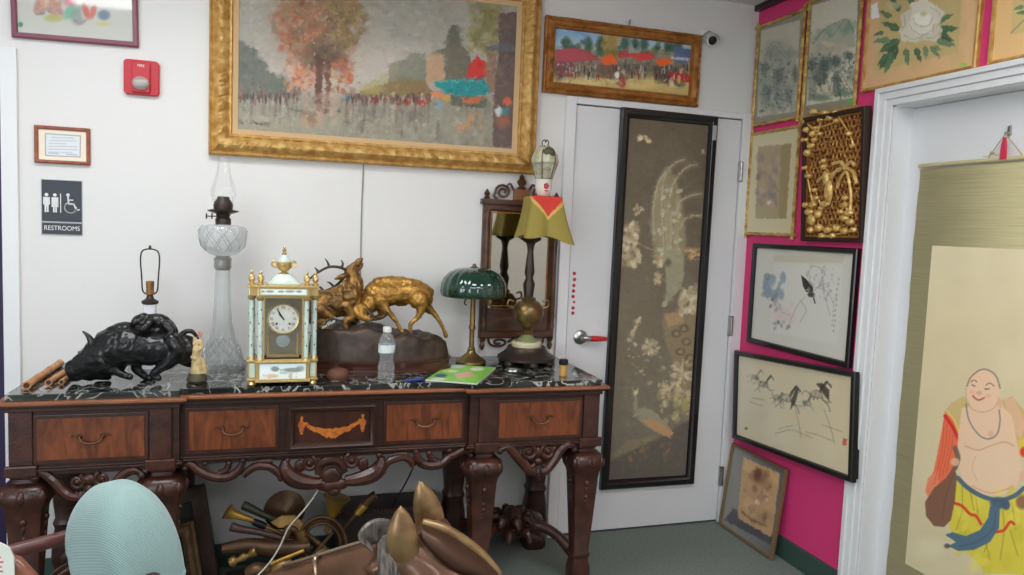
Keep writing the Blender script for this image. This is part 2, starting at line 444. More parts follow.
struct('baseboard_right', MB().box(-.012, 0, -.833, -.02, 0, .1, .002), M_base)
struct('baseboard_back', MB().box(-3.172, -1.004, -.012, 0, 0, .1, .002), M_base)
# white door in the back wall
d1 = struct('door_1', MB().box(-.9435, -.0685, -.010, .01, .012, 2.04), M_door)
struct('gap_shade', MB().box(-.949, -.063, -.003, .01, .0, 2.046), M_gapshade, d1)  # dark sheet behind the leaf, put in as the shade of the gap
def hinge(z):
    mb = MB().box(-.073, -.050, -.024, -.009, z-.05, z+.05)
    for k in (-.03, 0, .03): mb.lathe([(.0085, z+k-.014), (.0085, z+k+.014)], (-.0615, -.026, 0), 10)
    mb.build('hinge', M_chrome, d1)
for z in (1.79, 1.02, .245): hinge(z)
hp = PY(580, 337, -.01)
h = MB().lathe([(.034, 0), (.034, .006), (.026, .012), (.014, .016), (.013, .045)], (hp[0], -.01, hp[2]), 24, axis=(0, -1, 0))
h.tube([(hp[0], -.05, hp[2]), (hp[0]+.02, -.056, hp[2]), (hp[0]+.05, -.056, hp[2]-.001)], [.013, .012, .010], 12, 4)
h.build('door_handle', M_chrome, d1)
h = MB().tube([(hp[0]+.035, -.056, hp[2]-.001), (hp[0]+.07, -.056, hp[2]-.002), (hp[0]+.115, -.055, hp[2]-.003)], [.0135, .0135, .010], 12, 4)
tag(h.build('handle_sleeve', mat('red_vinyl', (196, 44, 44), .4)), 'short red sleeve on the steel handle of the white door', 'handle cover')
c1 = MB().box(-1.0, -.949, -.022, 0, 0, 2.076, .003); c1.box(-.063, 0, -.022, 0, 0, 2.076, .003); c1.box(-.949, -.063, -.022, 0, 2.046, 2.076, .003)
struct('trim_2', c1, M_trim)
# doorway in the pink wall with a white door behind the scroll
c2 = MB()
for (a0, a1, hh) in ((.833, .853, .030), (.853, .880, .020), (.880, .905, .012)):
    c2.box(-hh, .0, -a1, -a0, 0, 2.0637-(a0-.833), .003)
    c2.box(-hh-.0006, -.0004, -SD1-.07+(a0-.833), -a0-.0007, 2.0645-(a1-.833), 2.0645-(a0-.833), .003)
c2.box(0, .12, -SD0-.012, -SD0+.001, 0, ZH); c2.box(0, .12, -SD1, -SD0, ZH-.012, ZH+.001)
struct('trim_3', c2, M_trim)
d2 = struct('door_2', MB().box(.082, .115, -SD1, -SD0-.012, .01, ZH-.014), M_door)
MB().lathe([(.028, 0), (.03, .01), (.012, .02), (.012, .04), (.028, .05), (.03, .065), (.018, .08)], (.082, -1.78, .95), 20, axis=(-1, 0, 0)).build('door_handle', M_chrome, d2)
# doorway at the far left with a purple door
d3 = struct('door_3', MB().box(-4.1, -3.226, -.012, .01, .01, 2.0), M_purple)
MB().lathe([(.028, 0), (.012, .02), (.012, .04), (.03, .06), (.018, .08)], (-4.02, -.012, .95), 20, axis=(0, -1, 0)).build('door_handle', M_chrome, d3)
c3 = MB().box(-3.226, -3.172, -.02, 0, 0, 2.055, .003); c3.box(-4.16, -3.226, -.02, 0, 2.004, 2.055, .003)
struct('trim_4', c3, M_trim)
# ceiling lights of the room, above and behind the viewer
def troffer(x, y, label):
    t = things('ceiling_light', label, 'ceiling light', (x, y, 2.6))
    f = MB()
    P = Plane((x-.62, y-.32, 2.6), (1, 0, 0), (0, 1, 0))
    f.box(x-.62, x+.62, y-.32, y-.29, 2.57, 2.6); f.box(x-.62, x+.62, y+.29, y+.32, 2.57, 2.6)
    f.box(x-.62, x-.59, y-.29, y+.29, 2.57, 2.6); f.box(x+.59, x+.62, y-.29, y+.29, 2.57, 2.6)
    f.build('housing', M_white, t)
    MB().box(x-.59, x+.59, y-.29, y+.29, 2.578, 2.59).build('diffuser', M_emit, t, flat=True)
troffer(-2.72, -1.16, 'white ceiling light panel over the marble topped console')
troffer(-2.72, -3.7, 'white ceiling light panel behind the viewer')
troffer(-.95, -2.25, 'white ceiling light panel near the hanging scroll')
troffer(-.95, -4.4, 'unseen white light panel added to brighten the right side of the room')  # extra unseen panel, added to lift the light on the scroll side
def area(name, loc, target, sx, sy, power, col):
    l = bpy.data.lights.new(name, 'AREA'); l.shape = 'RECTANGLE'; l.size = sx; l.size_y = sy; l.energy = power; l.color = col
    o = bpy.data.objects.new(name, l); COL.objects.link(o); o.location = loc
    o.rotation_euler = (Vector(target)-Vector(loc)).to_track_quat('-Z', 'Y').to_euler()
area('window_daylight', (-4.4, -4.6, 1.5), (-2.2, 0, 1.2), 2.2, 1.6, 52, (.90, .96, 1.0))
w = bpy.data.worlds.new('room_air'); SC.world = w; w.use_nodes = True
w.node_tree.nodes['Background'].inputs[0].default_value = (.93, .96, 1.0, 1); w.node_tree.nodes['Background'].inputs[1].default_value = .52
SC.view_settings.view_transform = 'Standard'; SC.view_settings.look = 'None'; SC.view_settings.gamma = 1; SC.view_settings.use_curve_mapping = False
SC.view_settings.exposure = 0.0
# ================================================================ PICTURES
def picture(name, label, cat, base, s0, s1, t0, t1, rot=0, lean=0, group=None, off=(0, 0, 0)):
    P, w, h = sub_plane(base, s0, s1, t0, t1, rot, lean)
    P.O = P.O+Vector(off)
    t = things(name, label, cat, P(w/2, 0, 0), group)
    return t, P, w, h
def orn_leaf(amp, i0, i1, per=.055):
    def f(i, s, L, side):
        if i0 <= i <= i1:
            return amp*(.55*math.sin(2*math.pi*s/per+i*1.3)+.45*math.sin(2*math.pi*s/(per*.37)+i*2.1+side))
        return 0
    return f
# ---- big street scene
t, P, w, h = picture('oil_painting', 'large oil painting of a rainy street with an autumn tree in a carved gilt frame', 'painting', BACK, -2.512, -1.142, 1.712, 2.548)
prof = [(0, 0), (0, .03), (.006, .04), (.014, .03), (.020, .034), (.030, .050), (.040, .058), (.052, .055), (.064, .044), (.074, .030), (.078, .034), (.084, .034), (.088, .022)]
frame_mb(P, w, h, prof, .009, orn_leaf(.0055, 4, 9, .05)).build('frame', M_gold, t)
fl = frame_mb(P, w, h, [(.086, .024), (.092, .022), (.108, .014), (.108, .008)]); fl.build('liner', M_liner, t)
c = Canvas(P, .104, w-.104, .104, h-.104, .010, (150, 147, 135), res=.5)
c.grad([(0, (138, 136, 126)), (40, (152, 147, 137)), (78, (168, 158, 148)), (96, (146, 138, 124)), (110, (136, 131, 116)), (125, (140, 136, 120)), (160, (124, 121, 108))])
c.dabs(220, 232, 525, -15, 80, [(146, 144, 132), (160, 152, 142), (136, 136, 128), (170, 160, 150)], (5, 14), (.12, .3), (.3, .8))
c.ell(370, 72, 60, 22, (182, 172, 162), .6, 1.2)
c.ell(262, 74, 20, 10, (168, 166, 156), .7, 1.)
c.poly([(235, 40), (243, 42), (246, 47), (255, 48), (258, 58), (266, 62), (270, 73), (285, 78), (296, 92), (298, 98), (235, 100)], (96, 98, 92), .9, 2)
c.dabs(60, 236, 262, 48, 95, [(84, 88, 84), (104, 104, 96), (92, 96, 94)], (1, 3), (.3, .6), (1, 2.5))
c.ell(275, 85, 14, 9, (98, 104, 92), .7, .8)
# autumn tree
def crown(u, v): return ((u-318)/44)**2+((v-18)/52)**2 < 1+.25*math.sin(u*.4)*math.cos(v*.3)
c.ell(318, 16, 42, 50, (132, 108, 84), .55, 1.2); c.dabs(900, 270, 368, -20, 74, [(130, 96, 70), (142, 96, 68), (150, 86, 60), (120, 92, 70), (140, 114, 86), (112, 88, 72), (132, 104, 70), (160, 132, 106), (104, 84, 66)], (1, 4.2), (.3, .65), (.5, 1.8), shape=crown)
c.dabs(130, 278, 320, 6, 66, [(162, 84, 56), (168, 96, 68), (148, 72, 50), (176, 126, 98)], (1, 3), (.3, .65), (.5, 1.8), shape=crown)
c.dabs(140, 332, 364, 0, 48, [(126, 110, 68), (116, 102, 64), (138, 118, 78), (112, 92, 66)], (1.2, 4), (.3, .6), (.5, 1.6), shape=crown)
c.ell(324, 56, 19, 14, (88, 72, 62), .85, .9); c.dabs(160, 282, 358, -10, 66, [(96, 76, 60), (110, 88, 66), (84, 70, 60), (120, 104, 72)], (.8, 2.6), (.3, .6), (.5, 1.8), shape=crown); c.ell(345, 66, 8, 9, (140, 74, 52), .7, .7)
c.dabs(110, 284, 316, 66, 94, [(186, 110, 76), (170, 90, 64), (200, 150, 116), (150, 80, 60), (170, 130, 104)], (.8, 2.8), (.35, .75), (.5, 1.6))
c.dabs(40, 325, 352, 60, 92, [(160, 82, 60), (182, 120, 86), (196, 160, 110), (130, 80, 60)], (1.2, 3), (.4, .8))
c.poly([(316, 55), (322, 60), (321, 112), (314, 112)], (88, 62, 52), .9, 1.5); c.poly([(326, 58), (331, 60), (329, 112), (324, 113)], (96, 68, 58), .85, 1.5)
c.curve([(290, 110), (305, 113), (322, 114), (340, 110)], 2.2, (74, 86, 76), .8, 1)
c.dabs(60, 238, 300, 88, 98, [(84, 78, 74), (128, 112, 102), (100, 94, 90), (140, 126, 116), (108, 76, 70)], (.8, 2), (.35, .65), (1, 2.2), 0)
c.dabs(50, 240, 296, 98, 124, [(156, 154, 138), (166, 162, 146), (122, 124, 112), (144, 142, 128)], (1.5, 4), (.2, .45), (.6, 1.4)); c.dabs(70, 238, 392, 92, 102, [(84, 78, 72), (98, 92, 84), (112, 96, 84), (92, 68, 62)], (.5, 1.4), (.3, .6), (1, 2.2), 0)
c.ell(311, 121, 9, 7, (186, 136, 96), .6, .9)
c.dabs(50, 300, 350, 96, 122, [(160, 128, 104), (120, 104, 92), (176, 150, 128)], (1.5, 4), (.25, .5), (1, 2))
# boulevard, right
c.poly([(362, 86), (388, 72), (388, 88), (362, 92)], (156, 150, 116), .8, 1.5)
c.poly([(388, 66), (400, 60), (408, 60), (408, 54), (414, 52), (420, 60), (426, 62), (426, 92), (388, 92)], (122, 116, 98), .85, 1.2)
c.poly([(397, 65), (405, 58), (425, 52), (425, 82), (397, 84)], (112, 116, 100), .8, 1.2)
c.poly([(426, 56), (443, 54), (443, 84), (426, 84)], (176, 138, 102), .85, 1)
c.poly([(431, 54), (437, 50), (445, 48), (445, 35), (448, 36), (449, 29), (452, 24), (458, 29), (460, 46), (470, 54), (470, 78), (444, 82), (444, 56)], (104, 98, 84), .95, 1.2)
c.poly([(448, 34), (452, 25), (459, 30), (460, 44), (447, 46)], (88, 92, 80), .7, 1)
c.poly([(360, 92), (384, 84), (404, 78), (424, 80), (432, 92), (430, 96), (362, 97)], (124, 104, 66), .85, 1.5); c.ell(372, 90, 12, 4, (162, 150, 92), .6, .8)
c.dabs(110, 470, 500, 5, 55, [(122, 118, 74), (138, 132, 86), (108, 102, 64), (150, 144, 104)], (2, 5), (.3, .7), (.8, 1.6))
c.poly([(499, 14), (522, 12), (518, 148), (492, 148), (494, 80), (498, 60)], (92, 76, 72), .9, 1.2)
c.dabs(60, 497, 520, 14, 90, [(82, 70, 74), (108, 90, 84), (76, 66, 66), (120, 100, 92)], (1.5, 4), (.25, .5), (.4, 1)); c.poly([(484, 47), (505, 43), (518, 46), (516, 52), (486, 51)], (92, 92, 98), .8, .8)
c.poly([(468, 66), (477, 56), (486, 64), (486, 78), (467, 78)], (188, 52, 46), .95, .8); c.poly([(486, 54), (496, 54), (494, 92), (486, 92)], (124, 92, 74), .7, 1)
c.poly([(431, 82), (446, 80), (470, 79), (484, 80), (490, 92), (470, 98), (446, 94)], (38, 130, 132), .95, .7); c.line([(432, 82), (484, 81)], 1.2, (96, 176, 172), .8)
c.dabs(30, 438, 486, 82, 95, [(30, 112, 118), (60, 150, 148), (22, 100, 106)], (1, 2.5), (.3, .7), (.4, .9))
c.poly([(450, 96), (486, 98), (486, 108), (450, 106)], (78, 86, 74), .8, 1); c.poly([(461, 97), (480, 98), (480, 104), (462, 104)], (196, 104, 64), .85, .8)
c.dabs(70, 345, 392, 96, 103, [(96, 80, 74), (130, 96, 84), (150, 60, 54), (110, 100, 92)], (.5, 1.3), (.5, .9), (1, 2.4), 0); c.dabs(60, 392, 432, 93, 105, [(96, 76, 66), (128, 88, 74), (188, 176, 140), (110, 90, 78), (150, 60, 52)], (.8, 2), (.5, .9), (1, 2), 0)
c.ell(437, 95, 7, 3, (206, 126, 86), .9, .5); c.ell(446, 99, 4, 5, (206, 140, 60), .8, .5); c.ell(421, 104, 4, 3.5, (192, 48, 50), .9, .5); c.ell(439, 107, 3, 5, (110, 150, 176), .8, .6)
c.ell(347, 99, 3.2, 3.2, (54, 128, 166), .95, .5); c.ell(364, 99, 4.5, 4, (110, 96, 92), .9, .5); c.ell(375, 101, 3.5, 3, (142, 46, 46), .9, .5)
for u0, v0, v1, cc in ((347, 103, 126, (96, 88, 84)), (363, 103, 132, (92, 76, 72)), (373, 104, 124, (108, 96, 84)), (390, 102, 122, (110, 96, 88)), (402, 110, 138, (80, 76, 74)), (416, 112, 132, (112, 104, 92)), (421, 110, 130, (124, 100, 90)), (438, 116, 140, (104, 104, 96)), (476, 112, 130, (90, 104, 98))):
    c.line([(u0, v0), (u0-1, v1)], 2.4, cc, .7, 1.6)
c.dabs(300, 236, 495, 98, 140, [(150, 145, 130), (122, 118, 104), (104, 97, 88), (160, 153, 136), (144, 128, 108), (94, 88, 82), (136, 108, 90)], (.5, 1.5), (.1, .3), (1, 4), 0); c.dabs(120, 340, 490, 104, 146, [(160, 154, 138), (136, 132, 118), (118, 110, 100), (170, 160, 140), (146, 150, 132), (100, 96, 90)], (1.2, 3.6), (.2, .5), (1, 2.6), 0)
c.dabs(20, 455, 486, 112, 130, [(190, 138, 96), (150, 120, 84), (96, 110, 104)], (1.5, 3), (.3, .6), (1, 2.4), 0)
c.ell(499, 112, 4, 5, (196, 202, 204), .9, .5); c.ell(505, 112, 4, 4, (70, 130, 140), .8, .5); c.ell(507, 102, 4.5, 4, (206, 98, 66), .9, .5); c.ell(503, 122, 7, 6, (168, 98, 68), .6, .8)
c.curve([(239, 120), (242, 124), (240, 125), (246, 122), (249, 125), (254, 123), (258, 125), (268, 123)], 1, (74, 66, 60), .8, .6)
c.ruffle(1.6, 4, 1.2); c.strokes(3200, (.8, 2.2), (1, 2.6), 7, (.3, .6), None, None, (-30, 80)); c.strokes(2200, (.6, 1.6), (1, 2.4), 9, (.3, .65), None, None, (78, 112)); c.strokes(1600, (.8, 2.2), (1.2, 2.6), 6, (.3, .55), .2, None, (104, 160)); c.ruffle(.7, 2, 1.2)
for _ in range(110):
    a = rnd.choice((rnd.uniform(238, 300), rnd.uniform(345, 432))); b = rnd.uniform(93, 99); hgt = rnd.uniform(3, 7); cc = rnd.choice([(66, 58, 54), (84, 70, 62), (60, 60, 62), (120, 66, 56), (96, 84, 76)])
    c.line([(a, b), (a+rnd.uniform(-.6, .6), b+hgt)], rnd.uniform(.8, 1.8), cc, rnd.uniform(.4, .8), .8)
    if rnd.random() < .35: c.line([(a, b+hgt+1), (a-1, b+hgt+rnd.uniform(8, 24))], rnd.uniform(1, 2.2), (100, 92, 82), .4, 1.4)
c.dabs(70, 240, 490, 104, 140, [(182, 178, 162), (170, 164, 146)], (.5, 1.5), (.25, .55), (.4, 1.2)); c.dabs(60, 280, 362, -5, 64, [(190, 160, 130), (176, 140, 108), (160, 150, 120)], (.4, 1.2), (.3, .6))
c.ell(395, 62, 40, 16, (176, 168, 156), .25, 1.2); c.noise(2.5); c.build('canvas', M_canvas, t)
# ---- village market scene
t, P, w, h = picture('village_painting', 'small wide painting of a busy village market in a brown gilt frame', 'painting', BACK, -1.116, -.323, 2.083, 2.42)
frame_mb(P, w, h, [(0, 0), (0, .024), (.006, .03), (.012, .026), (.022, .036), (.036, .034), (.042, .026), (.046, .026), (.050, .016), (.052, .010)], .012, orn_leaf(.0035, 1, 5, .03)).build('frame', M_gold2, t)
MB().tube([P(w*.52, h, .012), P(w*.52, h+.02, .014), P(w*.52+.004, h+.03, .01)], .004, 8).build('hanger', M_chrome, t)
c = Canvas(P, .050, w-.050, .050, h-.050, .012, (150, 150, 140), res=.45)
c.grad([(20, (96, 140, 186)), (44, (160, 186, 206)), (54, (150, 140, 122)), (70, (110, 98, 86)), (82, (190, 168, 112)), (110, (176, 150, 90))])
c.dabs(40, 556, 692, 28, 52, [(150, 180, 204), (90, 132, 180), (190, 204, 210)], (2, 5), (.2, .5), (.3, .6))
c.dabs(60, 556, 696, 40, 56, [(70, 92, 70), (86, 110, 78), (60, 80, 64), (110, 120, 80)], (2, 4), (.4, .8), (.8, 1.5))
for u in (566, 588, 600, 624, 644, 668, 678): c.ell(u, 44, 4, 7, (58, 84, 66), .8, .7)
c.dabs(30, 603, 618, 34, 56, [(156, 130, 76), (120, 110, 60), (176, 150, 90)], (2, 4), (.4, .8))
c.poly([(556, 50), (575, 48), (590, 52), (600, 60), (556, 64)], (168, 66, 76), .85, 1); c.poly([(556, 62), (574, 64), (574, 78), (556, 76)], (128, 68, 74), .8, 1)
c.poly([(600, 58), (612, 54), (618, 64), (604, 65)], (232, 92, 42), .95, .6); c.poly([(655, 60), (666, 58), (674, 62), (660, 67)], (236, 96, 42), .95, .6)
c.poly([(618, 52), (628, 50), (630, 58), (618, 58)], (190, 60, 70), .8, .8); c.poly([(628, 54), (650, 52), (656, 58), (640, 62)], (200, 62, 62), .85, .8)
c.poly([(668, 72), (690, 74), (690, 83), (668, 80)], (188, 44, 54), .9, .8); c.poly([(674, 46), (692, 50), (691, 66), (674, 62)], (84, 106, 150), .8, 1); c.line([(672, 58), (692, 60)], 2.5, (214, 216, 214), .8, 1)
c.dabs(260, 557, 692, 60, 84, [(84, 76, 70), (66, 66, 66), (140, 120, 102), (110, 98, 84), (206, 198, 182), (76, 92, 86), (128, 90, 80), (150, 136, 112), (190, 170, 130)], (.5, 1.7), (.4, .85), (.8, 2.4), 0)
c.poly([(598, 64), (618, 66), (616, 80), (598, 78)], (110, 82, 74), .6, 1); c.poly([(653, 66), (668, 66), (668, 84), (654, 84)], (78, 64, 64), .7, 1)
c.ell(590, 82, 18, 4, (206, 184, 124), .8, .8); c.ell(644, 84, 16, 5, (208, 184, 120), .8, .8); c.ell(622, 82, 4, 6, (168, 70, 66), .8, .6); c.ell(617, 75, 2.5, 3.5, (220, 222, 220), .9, .5); c.ell(680, 84, 5, 4, (92, 104, 70), .8, .6); c.ell(679, 81, 1.5, 2.5, (226, 170, 50), .9, .5)
c.strokes(700, (.4, 1.0), (1, 2.4), 8, (.3, .6)); c.ruffle(.5, 2)
c.dabs(40, 560, 690, 78, 88, [(214, 194, 138), (200, 176, 120), (190, 164, 112)], (1.5, 4), (.4, .7), (.3, .5))
for _ in range(46):
    a = rnd.uniform(562, 690); b = rnd.uniform(64, 76); c.line([(a, b), (a+rnd.uniform(-.5, .5), b+rnd.uniform(3, 6))], rnd.uniform(.8, 1.6), rnd.choice([(52, 48, 50), (180, 176, 170), (130, 60, 54), (70, 84, 100), (206, 196, 180)]), .75, .6)
c.poly([(556, 50), (575, 48), (588, 54), (598, 60), (556, 63)], (176, 80, 90), .7, .8); c.poly([(600, 58), (612, 54), (618, 64), (604, 65)], (236, 98, 46), .9, .6); c.poly([(655, 60), (666, 58), (674, 62), (660, 67)], (236, 100, 44), .9, .6); c.poly([(628, 55), (650, 53), (655, 58), (640, 61)], (204, 70, 70), .8, .6); c.ell(617, 75, 2.2, 3, (222, 224, 222), .9, .5); c.noise(3); c.build('canvas', M_canvas, t)
# ---- framed flower print, top left
t, P, w, h = picture('flower_print', 'white floral print with a green dot in a mauve frame, top left of the wall', 'picture', BACK, -3.19, -2.769, 2.098, 2.50, .02)
frame_mb(P, w, h, [(0, 0), (0, .018), (.004, .022), (.016, .022), (.019, .016), (.019, .008)]).build('frame', M_mauve, t)
c = Canvas(P, .018, w-.018, .018, h-.018, .010, (196, 198, 190))
c.dabs(40, 36, 62, -10, 16, [(200, 140, 120), (210, 160, 130), (170, 130, 130)], (2, 4), (.3, .6)); c.ell(54, 18, 10, 4, (176, 176, 110), .8, .6)
c.dabs(24, 36, 64, 8, 14, [(130, 130, 134), (150, 140, 140)], (1, 2), (.4, .7), (.4, .8))
c.ell(70, 12, 5, 8, (110, 176, 150), .8, .6, .6); c.ell(79, 16, 8, 9, (134, 150, 144), .8, .6, .4); c.ell(88, 12, 7, 10, (196, 186, 178), .9, .5); c.ell(86, 11, 3, 8, (206, 96, 92), .85, .6, -.3); c.ell(93, 12, 3, 7, (206, 110, 100), .85, .6, .3)
c.ell(104, 15, 6, 5, (100, 120, 140), .8, .6); c.ell(103, 24, 8, 2.5, (196, 190, 130), .7, .6); c.curve([(74, 20), (80, 24), (86, 20)], 1.4, (170, 120, 130), .8); c.ell(70, 2, 6, 4, (206, 120, 130), .8, .7); c.ell(100, -4, 20, 6, (180, 170, 160), .5, .8)
c.ell(20.5, 24.5, 2.6, 2.6, (60, 150, 110), .95, .4)
c.build('print', paint_mat('glass_covered_print', .5, coat=1.0), t, k=1.0)
# ---- framed certificate
t, P, w, h = picture('certificate', 'small framed certificate in a reddish wood frame above the restroom sign', 'certificate', BACK, -3.119, -2.934, 1.642, 1.781)
frame_mb(P, w, h, [(0, 0), (0, .014), (.004, .018), (.010, .016), (.013, .010), (.013, .006)]).build('frame', M_redwood, t)
c = Canvas(P, .012, w-.012, .012, h-.012, .007, (206, 194, 172), res=.45)
c.poly([(45, 133), (81, 135.5), (80.5, 157.5), (45, 156)], (120, 124, 132), 1, .5); c.poly([(46, 134), (80, 136.4), (79.6, 156.6), (46, 155)], (186, 190, 192), 1, .5)
for k, (a, b) in enumerate(((52, 74), (50, 76), (49, 66), (48, 77), (48, 77), (49, 72))):
    v = 137.3+k*2.9; c.line([(a, v+.2), (b, v+.8)], .9, (150, 154, 164), .8, .5)
c.line([(48, 153), (58, 153.6)], .8, (120, 124, 150), .8); c.line([(66, 154), (77, 155)], .8, (120, 124, 150), .8)
c.build('paper', M_print, t)
# ---- restroom sign
t, P, w, h = picture('restroom_sign', 'dark grey RESTROOMS sign with white figures on the white wall', 'sign', BACK, -3.102, -2.962, 1.372, 1.583)
fr = MB(); box_on(fr, P, 0, w, 0, h, 0, .004, .001); fr.build('sign_edge', mat('pale_grey_plastic', (190, 192, 196), .5), t)
pl = MB(); box_on(pl, P, .004, w-.002, .052, h-.003, .004, .0065); box_on(pl, P, .004, w-.002, .004, .046, .004, .0065); pl.build('sign_plate', M_signbk, t)
ic = MB()
def disc(cx, cy, r):
    ic.prism([(cx+r*math.cos(k*math.pi/8), cy+r*math.sin(k*math.pi/8)) for k in range(16)], P, .0065, .0078)
def pgn(pts): ic.prism(pts, P, .0065, .0078)
for cx, skirt in ((.020, 0), (.048, 1)):
    disc(cx, .152, .0062)
    pgn([(cx-.011, .143), (cx+.011, .143), (cx+.0115, .115), (cx+.008, .115), (cx+.0075, .136), (cx-.0075, .136), (cx-.008, .115), (cx-.0115, .115)])
    if skirt: pgn([(cx-.007, .137), (cx+.007, .137), (cx+.012, .106), (cx-.012, .106)])
    else: pgn([(cx-.007, .137), (cx+.007, .137), (cx+.0075, .108), (cx-.0075, .108)])
    pgn([(cx-.0065, .11), (cx-.001, .11), (cx-.001, .086), (cx-.0065, .086)]); pgn([(cx+.001, .11), (cx+.0065, .11), (cx+.0065, .086), (cx+.001, .086)])
box_on(ic, P, .0655, .0685, .086, .158, .0065, .0078)
disc(.092, .154, .006)
def stroke(pts, wd):
    for (x0, y0), (x1, y1) in zip(pts, pts[1:]):
        d = Vector((x1-x0, y1-y0)).normalized()*wd/2; n = Vector((-d.y, d.x))
        pgn([(x0+n.x-d.x, y0+n.y-d.y), (x1+n.x+d.x, y1+n.y+d.y), (x1-n.x+d.x, y1-n.y+d.y), (x0-n.x-d.x, y0-n.y-d.y)])
stroke([(.092, .147), (.094, .120), (.112, .120), (.120, .096), (.128, .099)], .0055); stroke([(.093, .135), (.108, .135)], .004)
stroke([(.100+.020*math.cos(a), .106+.020*math.sin(a)) for a in [2.2+k*.32 for k in range(14)]], .004)
ic.build('pictogram', M_white, t, flat=True)
tx = MB(); tx.add_mesh(textmesh('RESTROOMS', .0245), P.M(w/2+.001, .026, .0075) @ Matrix.Diagonal((.88, 1, 1, 1))); tx.build('lettering', M_white, t, flat=True)
# ---- fire alarm
t, P, w, h = picture('wall_fire_alarm', 'red wall mounted fire alarm strobe beside the top left print', 'fire alarm', BACK, -2.816, -2.692, 1.922, 2.054)
rr = []
for cx, cy, a0 in ((w-.014, h-.014, 0), (.014, h-.014, 90), (.014, .014, 180), (w-.014, .014, 270)):
    rr += [(cx+.014*math.cos(math.radians(a0+k*15)), cy+.014*math.sin(math.radians(a0+k*15))) for k in range(7)]
bd = MB().prism(rr, P, 0, .022)
bd.prism([(w/2+(x-w/2)*.52, h/2+(y-h/2)*.88) for x, y in rr], P, .022, .032); bd.build('housing', M_red, t, bevel=.003)
MB().ell(P(w/2, .042, .036), (.031, .022, .026), 18).build('strobe_lens', M_lens, t)
rf = MB(); box_on(rf, P, w/2-.022, w/2+.022, .03, .054, .032, .036, .002)
for k in range(5): box_on(rf, P, w/2-.020+k*.009, w/2-.016+k*.009, .031, .053, .036, .040)
rf.build('reflector', M_chrome, t)
tx = MB(); tx.add_mesh(textmesh('FIRE', .014), P.M(w/2, h-.024, .0325)); tx.build('lettering', M_white, t, flat=True)
# ---- security camera
q = PY(712, 39, -.06)
t = things('security_camera', 'small white security camera with a black lens on the wall near the pink corner', 'security camera', (q[0], 0, q[2]))
a = Vector((-.12, -.9, -.42)).normalized()
MB().lathe([(.030, 0), (.030, .008), (.022, .014)], (q[0], 0, q[2]+.03), 20, axis=(0, -1, 0)).build('wall_plate', M_white, t)
MB().tube([(q[0], -.01, q[2]+.03), (q[0], -.035, q[2]+.03), (q[0]+.0, -.045, q[2]+.012)], .008, 10, 3).build('arm', M_white, t)
c0 = Vector((q[0], -.05, q[2]))
MB().lathe([(.022, -.045), (.026, -.040), (.026, .02), (.024, .022)], c0, 20, axis=a).build('body', M_white, t)
MB().lathe([(.021, .021), (.021, .024), (.012, .027)], c0, 20, axis=a).build('lens', M_black, t)
hd = MB(); hd.lathe([(.031, -.03), (.031, .036)], c0+Vector((0, 0, .001)), 20, axis=a, close=False)
bmesh.ops.delete(hd.bm, geom=[v for v in hd.bm.verts if v.co.z < c0.z+.004-(v.co-c0).dot(a)*.42], context='VERTS')
hd.build('sun_shield', mat('grey_plastic', (190, 190, 194), .5), t, solid=.002)
MB().tube([(q[0]-.012, -.002, q[2]+.01), (q[0]-.018, -.004, q[2]-.02), (q[0]-.03, -.003, q[2]-.03)], .0025, 6, 3).build('cable', M_white, t)
# ---- peacock panel hanging on the white door
t, P, w, h = picture('peacock_panel', 'tall black framed silk panel of a peacock hung on the white door', 'picture', BACK, -.733, -.220, .219, 2.046, -.006, 0, None, (0, -.012, 0))
frame_mb(P, w, h, [(0, 0), (0, .022), (.006, .028), (.026, .028), (.032, .022), (.042, .020), (.046, .012)]).build('frame', M_blackfr, t)
c = Canvas(P, .044, w-.044, .044, h-.044, .010, (110, 100, 84))
c.grad([(110, (98, 86, 70)), (200, (100, 90, 74)), (300, (112, 102, 86)), (420, (118, 112, 98)), (490, (104, 98, 86))])
c.dabs(200, 608, 715, 120, 480, [(96, 86, 70), (118, 108, 92), (106, 94, 78)], (5, 12), (.1, .22))
c.poly([(655, 262), (651, 225), (654, 195), (660, 176), (668, 168), (676, 178), (682, 205), (686, 240), (684, 265)], (148, 136, 108), .85, 4)
for p in ([(662, 200), (664, 178), (674, 164), (684, 160)], [(669, 200), (674, 182), (686, 168), (697, 165)], [(676, 214), (680, 202), (690, 196), (701, 194)], [(680, 228), (684, 220), (692, 216), (701, 216)], [(654, 240), (653, 210), (658, 184), (665, 172)]):
    c.curve(p, 5, (150, 138, 112), .45, 4); c.curve(p, 1.3, (186, 174, 146), .7, 1)
for k in range(26):
    a = rnd.uniform(656, 682); b = rnd.uniform(186, 262); c.ell(a, b, 1.7, 2, (196, 204, 180), .75, .6); c.ell(a, b, .7, .8, (110, 120, 100), .8, .5)
for k in range(30):
    u = 655+rnd.random()*26; c.line([(u, 180+rnd.random()*40), (660+(u-655)*.7, 262)], .8, (178, 168, 136), .35, .8)
c.poly([(663, 250), (682, 250), (684, 275), (681, 288), (674, 296), (668, 302), (663, 308), (665, 296), (666, 288), (665, 270)], (150, 144, 118), .9, 1.5); c.ell(668, 263, 3, 4, (82, 76, 62), .7, .8); c.ell(664, 304, 2.5, 3, (166, 160, 136), .9, .6)
blos = [(188, 174, 142), (168, 150, 120), (204, 192, 162), (150, 130, 102)]
c.dabs(46, 622, 638, 222, 246, blos, (1, 2.6), (.5, .9)); c.dabs(36, 622, 640, 248, 266, blos, (1, 2.6), (.5, .9)); c.dabs(12, 632, 643, 206, 216, blos, (.8, 1.8), (.5, .9)); c.dabs(24, 652, 662, 254, 268, blos, (1, 2), (.5, .9)); c.dabs(18, 654, 662, 272, 284, blos, (1, 2), (.5, .9))
